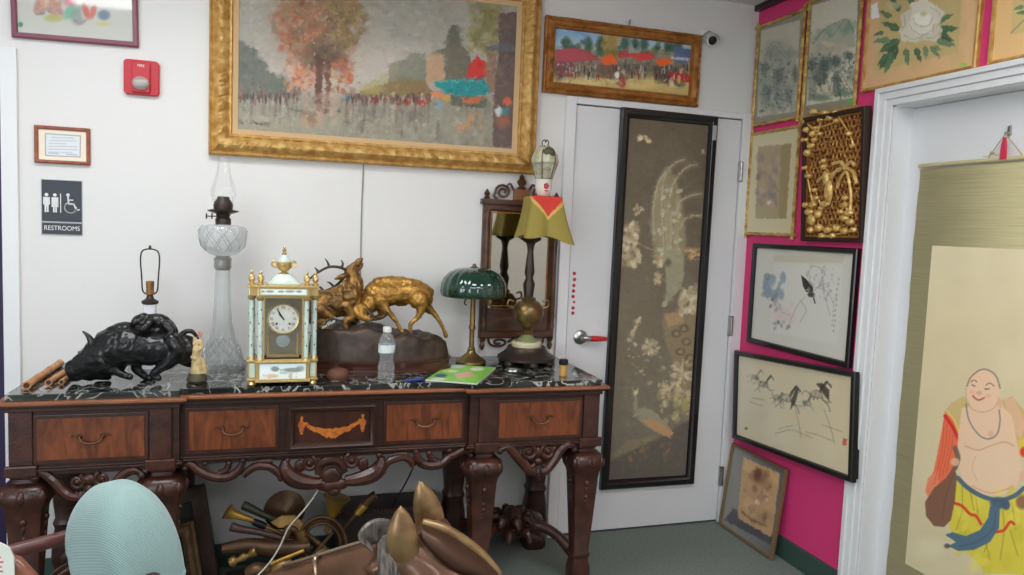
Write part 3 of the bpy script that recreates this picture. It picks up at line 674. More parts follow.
c.curve([(630, 236), (642, 246), (656, 252), (664, 262)], 1.2, (160, 142, 112), .7); c.curve([(630, 258), (640, 248)], 1, (150, 132, 104), .6)
c.dabs(30, 686, 702, 248, 262, [(196, 160, 106), (206, 180, 130), (170, 130, 80)], (1, 3), (.5, .9), (.4, .8))
c.ell(640, 138, 2.5, 3, (222, 206, 168), .95, .5); c.ell(648, 141, 3, 2.2, (216, 196, 150), .95, .5, .5); c.ell(645, 137, 1.5, 2.5, (206, 188, 140), .8, .5, -.5); c.ell(703, 152, 1.8, 2, (190, 176, 140), .7, .6)
c.poly([(664, 316), (680, 310), (698, 312), (696, 420), (688, 424), (672, 400), (676, 370), (664, 340), (662, 322)], (140, 122, 94), .75, 3); c.poly([(663, 314), (682, 312), (684, 322), (668, 328)], (170, 138, 104), .8, 1.5)
for u, v in ((684, 329), (686, 342), (676, 334), (690, 358), (680, 352), (687, 372)): c.ell(u, v, 5, 4, (96, 84, 66), .8, .4); c.ell(u, v, 2.5, 2, (150, 134, 108), .8, .5)
c.dabs(60, 680, 697, 288, 312, blos, (1.2, 3), (.5, .9))
def peony(u, v, r, n):
    for _ in range(n):
        a = rnd.random()*6.28; q = r*math.sqrt(rnd.random()); c.ell(u+q*math.cos(a), v+q*math.sin(a), r*.26, r*.11, rnd.choice(blos), rnd.uniform(.4, .85), .6, a)
peony(650, 348, 8.5, 60); peony(682, 372, 11, 60); peony(668, 392, 10, 40); peony(683, 396, 9, 36); peony(690, 410, 6, 16)
c.dabs(30, 628, 680, 340, 384, [(150, 140, 112), (176, 166, 136), (196, 182, 150)], (1, 3), (.4, .8), (.4, .8)); c.dabs(26, 650, 690, 384, 424, [(190, 176, 120), (206, 194, 140), (160, 150, 100)], (1, 3), (.4, .8))
c.curve([(636, 322), (640, 318), (633, 332)], 3, (196, 180, 140), .8, 1); c.ell(632, 334, 2.5, 4, (186, 166, 124), .8, .7); c.ell(635, 394, 2, 3, (188, 174, 140), .6, .6)
c.poly([(608, 462), (630, 451), (655, 438), (690, 420), (695, 424), (694, 486), (606, 488)], (90, 86, 78), .85, 1.5); c.poly([(612, 454), (630, 440), (668, 434), (640, 447), (610, 461)], (134, 124, 100), .7, 3)
c.poly([(634, 398), (637, 397), (637, 409), (644, 408), (653, 411), (662, 420), (674, 433), (670, 438), (658, 434), (642, 424), (633, 415)], (144, 140, 118), .95, 1); c.poly([(640, 420), (655, 420), (674, 433), (669, 438), (654, 431)], (178, 138, 98), .9, 1); c.ell(635.5, 393, 2.2, 2.6, (206, 188, 140), .95, .5); c.line([(634, 391), (632, 388)], .8, (190, 180, 140), .8); c.line([(637, 391), (638, 388)], .8, (190, 180, 140), .8)
c.dabs(16, 626, 676, 440, 462, [(120, 110, 80), (150, 110, 80), (100, 104, 80)], (1, 2.5), (.4, .7)); c.strokes(3000, (.5, 1.3), (1, 3), 6, (.3, .6), None); c.ruffle(.5, 2, 1.2); c.noise(2)
c.build('silk_panel', M_silk, t)
tg = MB(); box_on(tg, P, w-.032, w-.010, h-.115, h-.045, .029, .0295); tg.build('torn_tape', mat('grey_paper_tape', (176, 176, 176), .7), t, flat=True)
# ================================================================ PICTURES ON THE PINK WALL
def bamboo_frame(P, w, h, t, wd=.016):
    mb = MB(); r = wd/2
    for (a, b) in (((r, -.012), (r, h+.012)), ((w-r, -.012), (w-r, h+.012)), ((-.012, r), (w+.012, r)), ((-.012, h-r), (w+.012, h-r))):
        L = math.hypot(b[0]-a[0], b[1]-a[1]); n = max(6, int(L/.011)); pts = []; rad = []
        for k in range(n+1):
            f = k/n; pts.append(P(a[0]+(b[0]-a[0])*f, a[1]+(b[1]-a[1])*f, .012)); rad.append(r*(1.22 if k % 5 == 0 else (.98 if k % 5 in (1, 4) else .86)))
        mb.tube(pts, rad, 8)
    return mb.build('frame', M_bamboo, t)
M_matgrey = mat('grey_silk_mount', (122, 120, 104), .7, bump=.2, bscale=300)
M_backing = mat('brown_backing_paper', (120, 96, 70), .9)
def backing(P, w, h, t, d=.008, i=.004):
    mb = MB(); box_on(mb, P, i, w-i, i, h-i, .001, d); mb.build('backing', M_backing, t, flat=True)
def trees(c):
    far = c.U.min() < 790
    L = [(778, 74), (765, 68), (768, 90), (795, 74), (776, 96), (787, 92)] if far else [(823, 66), (835, 62), (812, 66), (820, 80), (837, 80), (849, 57), (840, 92)]
    for u, v in L:
        c.line([(u, v), (u+.6, v+8)], .8, (78, 84, 78), .8, .6)
        for _ in range(16): c.ell(u+rnd.gauss(0, 2.4), v+rnd.gauss(0, 2.8), rnd.uniform(.6, 1.7), rnd.uniform(.5, 1.2), rnd.choice([(62, 76, 72), (78, 92, 86), (92, 106, 98)]) if not far else rnd.choice([(90, 102, 96), (106, 116, 110), (80, 92, 88)]), rnd.uniform(.5, .85), .5, rnd.uniform(-.6, .6))
    K = [[(762, 112), (768, 96), (772, 106)], [(780, 110), (784, 84), (792, 108)], [(770, 60), (774, 46), (780, 52), (788, 60)]] if far else [[(808, 100), (816, 84), (826, 98)], [(828, 98), (836, 72), (846, 92)], [(814, 44), (824, 30), (832, 36), (846, 19), (854, 34)], [(842, 94), (850, 76), (854, 90)]]
    for k in K: c.curve(k, .8, (104, 112, 104), .65, .7)
inks = [(70, 84, 80), (104, 116, 110), (58, 70, 68), (126, 136, 128)]
# ---- landscape one
t, P, w, h = picture('landscape_painting', 'misty mountain landscape in a gilt bamboo frame, the one nearest the corner', 'painting', RIGHT, .014, .368, 2.010, 2.500, 0, 0, 'gilt bamboo framed pictures')
bamboo_frame(P, w, h, t); backing(P, w, h, t)
c = Canvas(P, .012, w-.012, .012, h-.012, .010, (128, 124, 108), res=.5)
c.poly([(761, 31), (800, 20), (796, 112), (757, 117)], (172, 168, 150), 1, .8)
c.ell(773, 55, 9, 12, (126, 132, 124), .8, 1); c.ell(783, 58, 8, 16, (138, 140, 128), .7, 1); c.ell(766, 84, 8, 10, (118, 126, 120), .6, 1)
c.dabs(90, 759, 796, 50, 112, [(132, 134, 122), (150, 148, 132), (120, 126, 120)], (2, 5), (.2, .5), (.8, 2), 0)
c.ell(778, 76, 5, 7, (84, 94, 92), .8, .9); c.ell(764, 68, 4, 4, (92, 102, 98), .8, .9); c.ell(795, 75, 3, 8, (96, 104, 98), .8, .9); c.ell(767, 92, 5, 7, (98, 110, 106), .7, .9); c.ell(789, 96, 3, 9, (104, 112, 108), .7, .9); c.ell(777, 90, 4, 9, (108, 116, 112), .7, .9)
c.dabs(170, 760, 795, 60, 112, inks, (.4, 1.3), (.3, .7), (.5, 2.2)); c.curve([(764, 60), (770, 46), (776, 42), (782, 48), (790, 60)], .9, (112, 118, 110), .6); c.strokes(500, (.5, 1.2), (1, 2.4), 6, (.3, .5)); c.ruffle(.5, 2); trees(c); c.build('painting', M_print, t, k=1.4)
# ---- landscape two
t, P, w, h = picture('landscape_painting', 'landscape with dark trees and a green peak in a gilt bamboo frame beside the peony', 'painting', RIGHT, .383, .716, 2.006, 2.522, 0, 0, 'gilt bamboo framed pictures')
bamboo_frame(P, w, h, t); backing(P, w, h, t)
c = Canvas(P, .012, w-.012, .012, h-.012, .010, (128, 124, 106), res=.5)
c.poly([(812, 6), (858, -8), (854, 98), (806, 106)], (184, 180, 164), 1, .8)
c.poly([(812, 40), (822, 30), (832, 24), (840, 22), (850, 20), (854, 30), (852, 40), (838, 44), (826, 42)], (142, 152, 138), .8, 2); c.ell(846, 28, 6, 7, (104, 128, 112), .7, .9)
c.ell(826, 48, 14, 6, (176, 154, 128), .6, 1); c.ell(844, 44, 8, 5, (160, 150, 130), .6, 1)
c.dabs(60, 812, 855, 24, 60, [(150, 154, 140), (164, 154, 132), (126, 140, 124)], (1.5, 4), (.25, .5))
c.poly([(810, 60), (818, 70), (815, 98), (808, 102), (808, 70)], (122, 128, 114), .7, 1.5)
c.ell(824, 66, 7, 8, (72, 84, 82), .85, .8); c.ell(836, 62, 5, 6, (74, 88, 84), .85, .8); c.ell(820, 78, 6, 7, (80, 90, 86), .8, .8); c.ell(812, 64, 4, 6, (88, 98, 94), .8, .8); c.poly([(834, 70), (842, 78), (841, 93), (832, 93)], (92, 102, 94), .8, 1.5); c.ell(849, 56, 5, 4, (100, 110, 100), .7, .9)
c.poly([(838, 72), (846, 80), (853, 92), (842, 92)], (190, 180, 152), .6, 1.2); c.ell(820, 98, 10, 3.5, (92, 112, 90), .8, .8); c.ell(842, 94, 10, 3, (88, 112, 92), .8, .8); c.ell(852, 76, 4, 8, (128, 136, 118), .7, .8)
c.dabs(220, 808, 855, 54, 100, inks, (.4, 1.4), (.3, .7), (.5, 2.2)); c.curve([(812, 44), (822, 32), (834, 24), (846, 20), (854, 32)], .9, (104, 118, 106), .7); c.curve([(818, 70), (826, 80), (832, 96)], 1, (90, 96, 88), .6); c.curve([(838, 70), (846, 82), (852, 94)], 1, (100, 104, 92), .6); c.ell(826, 90, 7, 5, (186, 172, 144), .5, .9); c.ell(850, 101, 3, 2.2, (72, 170, 76), .95, .4); c.strokes(500, (.5, 1.2), (1, 2.4), 6, (.3, .5)); c.ruffle(.5, 2); trees(c); c.build('painting', M_print, t, k=1.4)
# ---- white peony
peony_c = [(196, 190, 170), (208, 202, 184), (182, 174, 152), (216, 210, 194)]; leaf_c = [(62, 96, 68), (78, 112, 80), (52, 82, 60), (96, 124, 92)]
t, P, w, h = picture('peony_painting', 'large white peony painting with a small paper tag in a thin gilt frame', 'painting', RIGHT, .742, 1.263, 2.066, 2.47, 0, 0, 'peony paintings over the doorway')
frame_mb(P, w, h, [(0, 0), (0, .016), (.004, .020), (.012, .018), (.014, .010)]).build('frame', M_gold, t); backing(P, w, h, t)
c = Canvas(P, .012, w-.012, .012, h-.012, .010, (206, 168, 122))
c.grad([(866, (198, 160, 122)), (900, (202, 166, 122)), (980, (210, 172, 126))], True)
c.poly([(880, -12), (963, -40), (958, 53), (876, 71)], (186, 164, 112), 1, .7)
c.dabs(60, 878, 960, -5, 66, [(180, 158, 106), (192, 172, 122)], (4, 9), (.15, .3))
def leaf(u, v, L, a, wd=.3):
    ca, sa = math.cos(a), math.sin(a); cl_ = rnd.choice(leaf_c)
    def q(x, y): return (u+(ca*x-sa*y)*L, v+(sa*x+ca*y)*L)
    c.poly([q(0, 0), q(.2, wd*.7), q(.45, wd*.75), q(.5, wd*.55), q(.75, wd*.6), q(1.15, 0), q(.8, -wd*.45), q(.6, -wd*.4), q(.5, -wd*.75), q(.2, -wd*.6)], cl_, .92, .7)
    c.line([q(0, 0), q(1, 0)], .7, (120, 146, 110), .5, .6)
for u, v, L, a in ((900, 40, 22, 2.6), (898, 46, 24, 2.2), (892, 52, 20, 1.9), (905, 48, 16, 1.4), (915, 48, 14, 1.2), (930, 46, 14, .9), (936, 40, 18, .3), (938, 30, 18, -.1), (936, 22, 16, -.4), (900, 30, 18, 3.5), (892, 18, 14, 3.6), (900, 12, 16, 4.1), (912, 6, 14, 4.5), (888, 54, 14, 2.3), (884, 60, 10, 2.), (925, 46, 12, 1.5), (940, 34, 14, .5), (890, 40, 16, 3.), (884, 32, 10, 2.8), (934, 46, 8, .6)): leaf(u, v, L, a)
c.ell(893, 6, 7, 4, (184, 180, 140), .8, .6)
def bloom(u, v, ru, rv, n, col, a0=0.):
    c.poly([(u+ru*(1+.10*math.cos(n*a+1))*math.cos(a+a0), v+rv*(1+.10*math.cos(n*a+1))*math.sin(a+a0)) for a in [k*2*math.pi/60 for k in range(60)]], col, .97, .8)
bloom(920, 22, 18, 19, 7, (188, 182, 162)); bloom(910, 34, 11, 9, 5, (204, 198, 180)); bloom(931, 32, 10, 10, 5, (196, 190, 170)); bloom(934, 15, 9, 9, 5, (206, 200, 184)); bloom(908, 20, 8, 9, 5, (198, 192, 174)); bloom(922, 8, 12, 8, 5, (210, 204, 190)); bloom(921, 24, 13, 11, 6, (214, 209, 194)); bloom(922, 19, 9, 7, 5, (224, 220, 206)); c.ell(923, 14, 3.4, 2.4, (186, 178, 128), .8, .6)
for p in ([(909, 24), (914, 32), (922, 35), (931, 31), (934, 24)], [(913, 18), (916, 25), (923, 27), (930, 24), (932, 17)], [(904, 36), (911, 40), (919, 39)], [(926, 39), (933, 38), (939, 33)], [(930, 8), (937, 12), (940, 18)], [(903, 15), (905, 24), (902, 30)]): c.curve(p, 1, (156, 148, 124), .6, .8)
c.poly([(871, 5), (877, 3), (879, 18), (871, 20)], (216, 216, 218), 1, .5); c.ell(963, 65, 3, 1.6, (110, 200, 70), .95, .4)
c.ruffle(.7, 3); c.build('painting', M_print, t)
t, P, w, h = picture('peony_painting', 'second flower painting in a thin gilt frame, cut off by the right edge', 'painting', RIGHT, 1.305, 1.827, 2.066, 2.47, 0, 0, 'peony paintings over the doorway')
frame_mb(P, w, h, [(0, 0), (0, .016), (.004, .020), (.012, .018), (.014, .010)]).build('frame', M_gold, t); backing(P, w, h, t)
c = Canvas(P, .012, w-.012, .012, h-.012, .010, (214, 176, 122))
c.poly([(1014, -20), (1110, -50), (1110, 10), (1011, 35)], (196, 172, 116), 1, .7)
for u, v, L, a in ((1024, 6, 10, 2.8), (1026, 12, 9, 3.), (1030, 4, 12, 4.), (1034, 10, 12, 1.2), (1046, 2, 14, .4), (1040, -4, 12, 5)): leaf(u, v, L, a)
c.line([(1011, 33), (1024, 20)], 1.4, (140, 130, 110), .9); c.ell(1050, -6, 12, 9, peony_c[1], .95, .3); c.ell(1060, -2, 9, 7, peony_c[0], .95, .3)
c.build('painting', M_print, t)
# ---- small flower picture, second row
t, P, w, h = picture('blossom_painting', 'narrow faded blossom painting in a gilt bamboo frame left of the carved gilt panel', 'painting', RIGHT, .014, .388, 1.478, 1.983, 0, 0, 'gilt bamboo framed pictures')
bamboo_frame(P, w, h, t); backing(P, w, h, t)
c = Canvas(P, .012, w-.012, .012, h-.012, .010, (196, 186, 152))
c.poly([(758, 147), (791, 144), (786, 219), (755, 219)], (160, 144, 112), 1, .7); c.poly([(781, 145), (791, 144), (786, 219), (778, 219)], (146, 130, 92), .8, 1.5)
c.curve([(756, 180), (764, 172), (772, 182), (778, 192)], 1.2, (128, 108, 92), .6); c.dabs(40, 758, 780, 150, 205, [(146, 126, 120), (176, 156, 136), (136, 118, 112)], (1, 3), (.3, .6)); c.ell(772, 196, 4, 4, (116, 116, 122), .7, .7); c.ell(771, 186, 4, 5, (140, 124, 122), .6, .8); c.ell(775, 171, 3, 2.5, (130, 116, 116), .7, .7); c.ell(769, 203, 2, 2, (214, 204, 184), .8, .5); c.ell(775, 152, 3, 3, (166, 132, 116), .6, .7); c.ell(758, 178, 2, 3, (120, 104, 84), .6, .7)
c.ruffle(.8, 3); c.build('painting', M_print, t)
# ---- carved gilt panel
t, P, w, h = picture('relief_carving', 'carved openwork gilt wood panel with figures on the pink wall', 'carving', RIGHT, .462, .828, 1.465, 2.000, .01, .055, None, (-.016, 0, 0))
frame_mb(P, w, h, [(0, 0), (0, .03), (.003, .034), (.016, .034), (.018, .030), (.018, .006)]).build('frame', mat('dark_carved_frame', (44, 26, 18), .4), t)
M_carveback = mat('red_brown_ground', (112, 44, 36), .6)
bk = MB(); box_on(bk, P, .01, w-.01, .01, h-.01, .0, .008); bk.build('ground', M_carveback, t, flat=True)
M_carve = mat('burnished_gilt_carving', (240, 204, 128), .3, .25, col2=(196, 150, 80), scale=(50, 50, 50), bump=.3, bscale=150)
lt = MB()
for i in range(13):
    for j in range(20):
        a = .032+(w-.064)*(i+.5*(j % 2))/13; b = .03+(h-.06)*j/19
        R = .0135*rnd.uniform(.8, 1.1); n = 7; a0 = rnd.random()*6
        lt.tube([P(a+R*math.cos(a0+k*5.2/n), b+R*math.sin(a0+k*5.2/n), .012+.003*math.sin(k)) for k in range(n+1)], .0042, 5, cap=False)
lt.build('lattice', mat('gilt_lattice', (196, 146, 78), .35, .3, col2=(150, 104, 54), scale=(40, 40, 40)), t)
rim = frame_mb(P, w, h, [(.018, .006), (.018, .022), (.026, .022), (.026, .006)]); rim.build('inner_rim', M_gold2, t)
def carve_px(u, v): 
    q = Vector(PX(u, v, -.02))-P.O; return q.dot(P.A), q.dot(P.B)
def figure(name, items):
    mb = MB(); base = []
    for it in items:
        if it[0] == 'e':
            _, u, v, ru, rv, hh = it; a, b = carve_px(u, v); k = toM(P(a, b), 1); m = Matrix((P.A, P.B, P.N)).transposed()
            mb.ell(P(a, b, hh), (ru*k*1.5, rv*k*1.1, .016), 10, m); base.append((a, b))
        else:
            _, pts, r, hh = it
            q = [carve_px(*p) for p in pts]; k = toM(P(*q[0]), 1); mb.tube([P(a, b, hh) for a, b in q], [r*k*1.25]*len(q), 7, 3)
    for (a, b), (c_, d_) in zip(base, base[1:]): mb.tube([P(a, b, .018), P((a+c_)/2+.004, (b+d_)/2-.004, .022), P(c_, d_, .018)], .0042, 7, 3)
    return mb.build(name, M_carve, t)
figure('standing_figure', [('e', 831, 178, 3.2, 8, .026), ('e', 832, 192, 3.6, 12, .024), ('e', 830, 167, 2.6, 3, .03), ('e', 830, 161, 2.6, 2.4, .028), ('t', [(833, 176), (840, 172), (846, 170)], 1.3, .028), ('t', [(828, 176), (822, 182)], 1.3, .028), ('e', 828, 204, 4.5, 3, .026)])
figure('palm_tree', [('t', [(852, 212), (854, 195), (852, 178), (850, 168)], 1.4, .022), ('t', [(850, 168), (842, 170), (836, 178)], 1.6, .026), ('t', [(850, 168), (858, 172), (861, 184)], 1.6, .026), ('t', [(850, 168), (846, 162), (838, 164)], 1.6, .026), ('t', [(850, 168), (856, 162), (860, 166)], 1.6, .026), ('t', [(851, 170), (845, 178), (841, 188)], 1.3, .026)])
for nm, L in (('blossom_cluster', [(812, 130, 3), (810, 140, 3.4), (816, 146, 3.4), (812, 153, 3), (820, 140, 2.6), (827, 120, 3), (836, 118, 3), (843, 121, 2.4), (822, 128, 2.4), (818, 134, 2.6), (826, 134, 2), (811, 122, 2.6)]), ('leaf_cluster', [(812, 176, 3), (809, 168, 2.6), (815, 205, 3.6), (811, 212, 4), (819, 198, 3), (808, 205, 3), (813, 220, 4), (820, 214, 3.4), (824, 208, 2.6), (818, 190, 2.4)]), ('seated_figure', [(847, 205, 3.4), (851, 213, 4), (846, 218, 4), (852, 222, 3.6), (843, 212, 3), (848, 198, 2.6)]), ('ground_border', [(812, 230, 3), (820, 228, 3.4), (829, 230, 3.6), (838, 228, 3.2), (846, 231, 3.4), (855, 230, 3), (823, 236, 3), (834, 236, 2.6)]), ('cloud_scroll', [(820, 112, 2.6), (831, 113, 3), (842, 112, 2.4), (855, 134, 2.4), (858, 146, 2.4)])):
    figure(nm, [('e', u, v, r, r*rnd.uniform(.8, 1.3), .022) for u, v, r in L])
# ---- bird ink painting
t, P, w, h = picture('bird_ink_painting', 'ink painting of a dark bird on a branch in a black frame', 'painting', RIGHT, .100, .797, .952, 1.441, 0, 0, 'black framed ink paintings')
blk = [(0, 0), (0, .020), (.004, .024), (.020, .024), (.024, .018), (.024, .008)]
frame_mb(P, w, h, blk).build('frame', M_blackfr, t); backing(P, w, h, t)
c = Canvas(P, .022, w-.022, .022, h-.022, .010, (196, 194, 184), res=.45)
c.poly([(774, 255), (845, 255), (843, 263), (773, 263)], (186, 180, 162), .8, 2); c.poly([(774, 262), (843, 265), (838, 345), (770, 332)], (204, 203, 196), .6, 3)
c.dabs(26, 763, 783, 276, 296, [(120, 136, 152), (140, 152, 162), (104, 120, 138)], (1.5, 4), (.4, .75)); c.dabs(10, 770, 782, 298, 310, [(90, 98, 104), (120, 128, 134)], (1, 2.5), (.4, .8))
c.dabs(12, 774, 792, 304, 326, [(206, 180, 176), (200, 190, 184)], (3, 6), (.25, .5)); c.dabs(10, 774, 790, 322, 330, [(110, 116, 112), (140, 146, 140)], (.8, 1.8), (.4, .8))
c.poly([(801, 275), (806, 279), (813, 287), (813, 292), (806, 292), (803, 286)], (34, 34, 36), .95, .6); c.ell(811, 294.5, 3.4, 2.6, (48, 48, 48), .9, .5); c.line([(813, 296), (815, 303)], 1.4, (40, 40, 40), .9); c.ell(807, 290, 2, 1, (150, 150, 146), .7, .6)
for p in ([(805, 297), (797, 306), (790, 322), (788, 330)], [(812, 292), (820, 285), (826, 268)], [(818, 288), (828, 292), (834, 305)], [(800, 300), (806, 310), (800, 322)], [(826, 276), (820, 268), (812, 266)], [(826, 300), (830, 315)], [(815, 288), (830, 282)], [(789, 315), (782, 312)]): c.curve(p, .8, (150, 152, 148), .7, .8)
c.dabs(40, 806, 836, 266, 300, [(160, 164, 158), (140, 146, 142)], (.5, 1.6), (.3, .6), (1, 3))
for k in range(11): c.ell(838.5-.5*k+rnd.uniform(-.6, .6), 279+5.2*k, .9, 1.5, (150, 150, 146), .7, .5)
for k in range(6): c.ell(834-.4*k, 302+4.6*k, .7, 1.4, (156, 156, 150), .7, .5)
c.build('painting', M_print, t)
# ---- galloping horses
t, P, w, h = picture('horses_ink_painting', 'ink painting of galloping horses in a black frame hung at a tilt', 'painting', RIGHT, .064, .885, .484, .927, .063, 0, 'black framed ink paintings', (-.031, 0, 0))
frame_mb(P, w, h, blk).build('frame', M_blackfr, t); mb = MB(); box_on(mb, P, .01, w-.01, .01, h-.01, -.029, .008); mb.build('backing', M_blackfr, t, flat=True)
c = Canvas(P, .022, w-.022, .022, h-.022, .010, (200, 190, 164), res=.45)
c.grad([(740, (204, 196, 172)), (800, (198, 188, 160)), (855, (206, 190, 156))], True); c.dabs(40, 742, 850, 360, 465, [(206, 196, 168), (192, 182, 154), (210, 186, 150)], (6, 14), (.12, .3))
ik = [(46, 44, 44), (70, 66, 62), (100, 94, 86)]
def horse(u, v, sc, dark=1.):
    for pts, wd in (([(0, 0), (3, -5), (6, -9)], 2.6), ([(1, -3), (5, -9)], 1.6), ([(6, -10), (9, -7), (10, -5)], 1.8), ([(-9, 2), (-4, -1), (1, 1)], 1.3), ([(-9, 3), (-3, 6), (2, 5)], 1.4), ([(1, 2), (3, 7), (7, 11), (9, 17)], 1.4), ([(0, 5), (5, 9), (10, 9)], 1.2), ([(-8, 4), (-12, 9), (-15, 12)], 1.2), ([(-9, 3), (-10, 9), (-8, 13)], 1.1), ([(-10, 2), (-14, 0), (-17, 3)], 1.2)):
        c.curve([(u+a*sc, v+b*sc+.3*a*sc*.25) for a, b in pts], wd*sc*.9, ik[0] if dark > .7 else ik[1], (.68 if wd > 1.5 else .36)*dark, 1.2)
    c.ell(u-3*sc, v+2.5*sc, 6*sc, 3*sc, (150, 142, 126), .35, 1.2); c.dabs(10, u-8*sc, u+2*sc, v-1, v+6*sc, ik, (.6, 1.4), (.15, .35))
horse(757, 376, .6, .5); horse(766, 383, .75, .85); horse(790, 396, 1.0, 1); horse(820, 392, 1.08, 1); horse(779, 398, .55, .7); horse(808, 402, .6, .6)
c.poly([(816, 384), (822, 383), (829, 390), (829, 402), (825, 397), (821, 390)], (48, 46, 44), .8, 1.2); c.poly([(792, 398), (796, 388), (799, 389), (795, 404), (790, 410)], (52, 50, 48), .8, 1.2)
for p in ([(775, 434), (790, 430), (800, 433), (812, 438)], [(778, 429), (792, 426)], [(806, 432), (820, 436), (832, 441)], [(750, 402), (762, 406)], [(752, 398), (764, 400)], [(795, 408), (799, 426), (801, 438)], [(824, 410), (831, 430), (834, 443)], [(822, 425), (842, 432)]): c.curve(p, 1.0, (110, 104, 92), .4, 1)
c.poly([(843, 438), (847, 439), (846, 446), (842, 445)], (196, 84, 66), .85, .6); c.ell(746, 428.5, 1.6, 1.6, (60, 130, 70), .9, .5); c.ruffle(.8, 2)
c.build('painting', M_print, t)
# ---- picture leaning against the wall on the floor
bl, br = PZ(725, 522, 0), PZ(780.5, 557, 0)
A = (Vector(br)-Vector(bl)); wd = A.length
P = Plane(Vector((-.062, -.048, .0)), (0, -1, 0), (0, 0, 1)); w, h = .425, .425
R = Matrix.Rotation(-.115, 3, P.A); P.B = R@P.B; P.N = R@P.N
t = things('floor_picture', 'small framed figure picture leaning against the pink wall on the carpet', 'picture', P(w/2, 0, 0))
frame_mb(P, w, h, [(0, 0), (0, .016), (.003, .020), (.010, .020), (.014, .014), (.014, .008)]).build('frame', mat('grey_gilt_frame', (128, 104, 74), .45, .3), t); backing(P, w, h, t)
c = Canvas(P, .012, w-.012, .012, h-.012, .009, (112, 110, 108))
c.grad([(735, (128, 128, 122)), (765, (104, 102, 106)), (785, (88, 88, 98))], True); c.poly([(733, 508), (772, 536), (780, 550), (724, 520)], (70, 68, 76), .9, 2)
c.poly([(743, 457), (780, 474), (771, 538), (737, 518)], (178, 142, 102), 1, .7); c.poly([(744, 458.5), (779, 475), (777, 486), (742, 470)], (196, 160, 114), .7, 2)
c.ell(760, 477, 7, 7, (120, 82, 60), .8, .8); c.ell(757, 474, 4, 6, (98, 62, 46), .8, .7); c.ell(766, 484, 5, 8, (150, 116, 88), .7, .8); c.ell(754, 500, 9, 10, (166, 132, 104), .7, .9); c.ell(748, 503, 5, 6, (196, 156, 120), .8, .7); c.ell(757, 502, 3, 3, (216, 178, 140), .8, .6); c.ell(766, 500, 2, 1.5, (222, 206, 180), .9, .5); c.ell(764, 518, 8, 8, (150, 118, 78), .7, .8); c.curve([(742, 512), (752, 520), (766, 526)], 2, (86, 66, 44), .7, 1); c.dabs(30, 744, 772, 474, 526, [(140, 100, 76), (180, 148, 112), (116, 84, 62)], (1, 3), (.3, .6)); c.ruffle(1, 3)
c.build('print', M_print, t)
# ================================================================ HANGING SCROLL ON THE WHITE DOOR
XS = .072
def sxy(u, v): 
    q = PX(u, v, XS); return -q[1], q[2]
s_l = sxy(921, 166)[0]; z_t = sxy(921, 166)[1]; s_h, z_h = sxy(1008, 134); W2 = s_h-s_l
P = Plane((XS, -s_l, .02), (0, -1, 0), (0, 0, 1)); w = 2*W2; h = z_t-.02
t = things('hanging_scroll', 'long silk hanging scroll of a laughing bald monk in yellow trousers', 'scroll', P(w/2, h, 0))
M_scr = mat('olive_silk_brocade', (204, 194, 150), .7, col2=(190, 179, 134), scale=(4, 4, 260), bump=.3, bscale=240)
mb = MB(); mb.grid(2, 60, lambda i, j: P(i*w, j*(h-.012), .002+.0012*math.sin(j*70)+.002*math.sin(j*17))); mb.build('mount', M_scr, t, solid=.002)
rd = MB(); rd.tube([P(-.004, h, .004), P(w+.004, h, .004)], .008, 12); rd.build('top_rod', M_scr, t)
rd = MB(); rd.tube([P(-.02, .014, .012), P(w+.02, .014, .012)], .013, 14)
rd.build('bottom_roller', mat('dark_wood_roller', (70, 40, 26), .4), t)
s0 = sxy(942, 246)[0]-s_l; zt = sxy(942, 246)[1]-.02; zb = sxy(905, 562)[1]-.02; s0b = sxy(902, 540)[0]-s_l
s0 = (s0+s0b)/2
c = Canvas(P, s0, w-s0, zb, zt, .010, (206, 192, 154), res=.8)
c.grad([(240, (210, 198, 164)), (380, (206, 190, 150)), (575, (198, 186, 150))]); c.dabs(120, 890, 1040, 245, 575, [(212, 198, 164), (196, 182, 144), (204, 190, 156)], (8, 22), (.08, .2))
sk = (214, 172, 138); sk2 = (224, 188, 156)
c.poly([(944, 412), (952, 402), (964, 396), (970, 404), (962, 430), (958, 448), (950, 440)], (196, 170, 112), .9, 1.2)
c.poly([(1002, 400), (1012, 396), (1024, 410), (1032, 440), (1026, 452), (1014, 444), (1006, 420)], (198, 168, 110), .9, 1.2); c.poly([(1004, 398), (1014, 398), (1026, 424), (1020, 440), (1008, 416)], sk, .9, 1)
c.poly([(945, 412), (954, 420), (960, 440), (958, 462), (950, 482), (944, 494), (930, 502), (926, 488), (934, 470), (940, 440)], (222, 104, 70), .95, 1); c.poly([(928, 478), (938, 470), (940, 490), (932, 502), (925, 492)], (226, 130, 96), .9, 1.5)
for k in range(4): c.curve([(944+k*3, 420+k*5), (942+k*3, 450), (934+k*4, 484-k*4)], .9, (196, 70, 52), .6)
c.curve([(945, 416), (952, 426), (959, 440)], 3.4, (200, 44, 44), .95, .7); c.curve([(947, 411), (954, 420), (960, 434)], 1.8, (220, 190, 90), .95, .7)
c.poly([(962, 408), (975, 406), (1000, 404), (1012, 416), (1018, 446), (1022, 470), (1016, 488), (1000, 496), (980, 494), (964, 482), (957, 462), (958, 436)], sk2, .97, 1.2)
c.ell(992, 466, 24, 26, (226, 192, 160), .9, .35); c.curve([(965, 446), (978, 450), (990, 446), (1004, 442), (1014, 446)], 1.2, (190, 138, 108), .7, 1); c.curve([(972, 486), (990, 493), (1010, 488)], 1.2, (190, 140, 110), .6, 1); c.curve([(976, 456), (972, 468), (977, 480)], 1, (196, 148, 118), .5); c.ell(991, 434, 3, 3.5, (206, 150, 126), .5, .8)
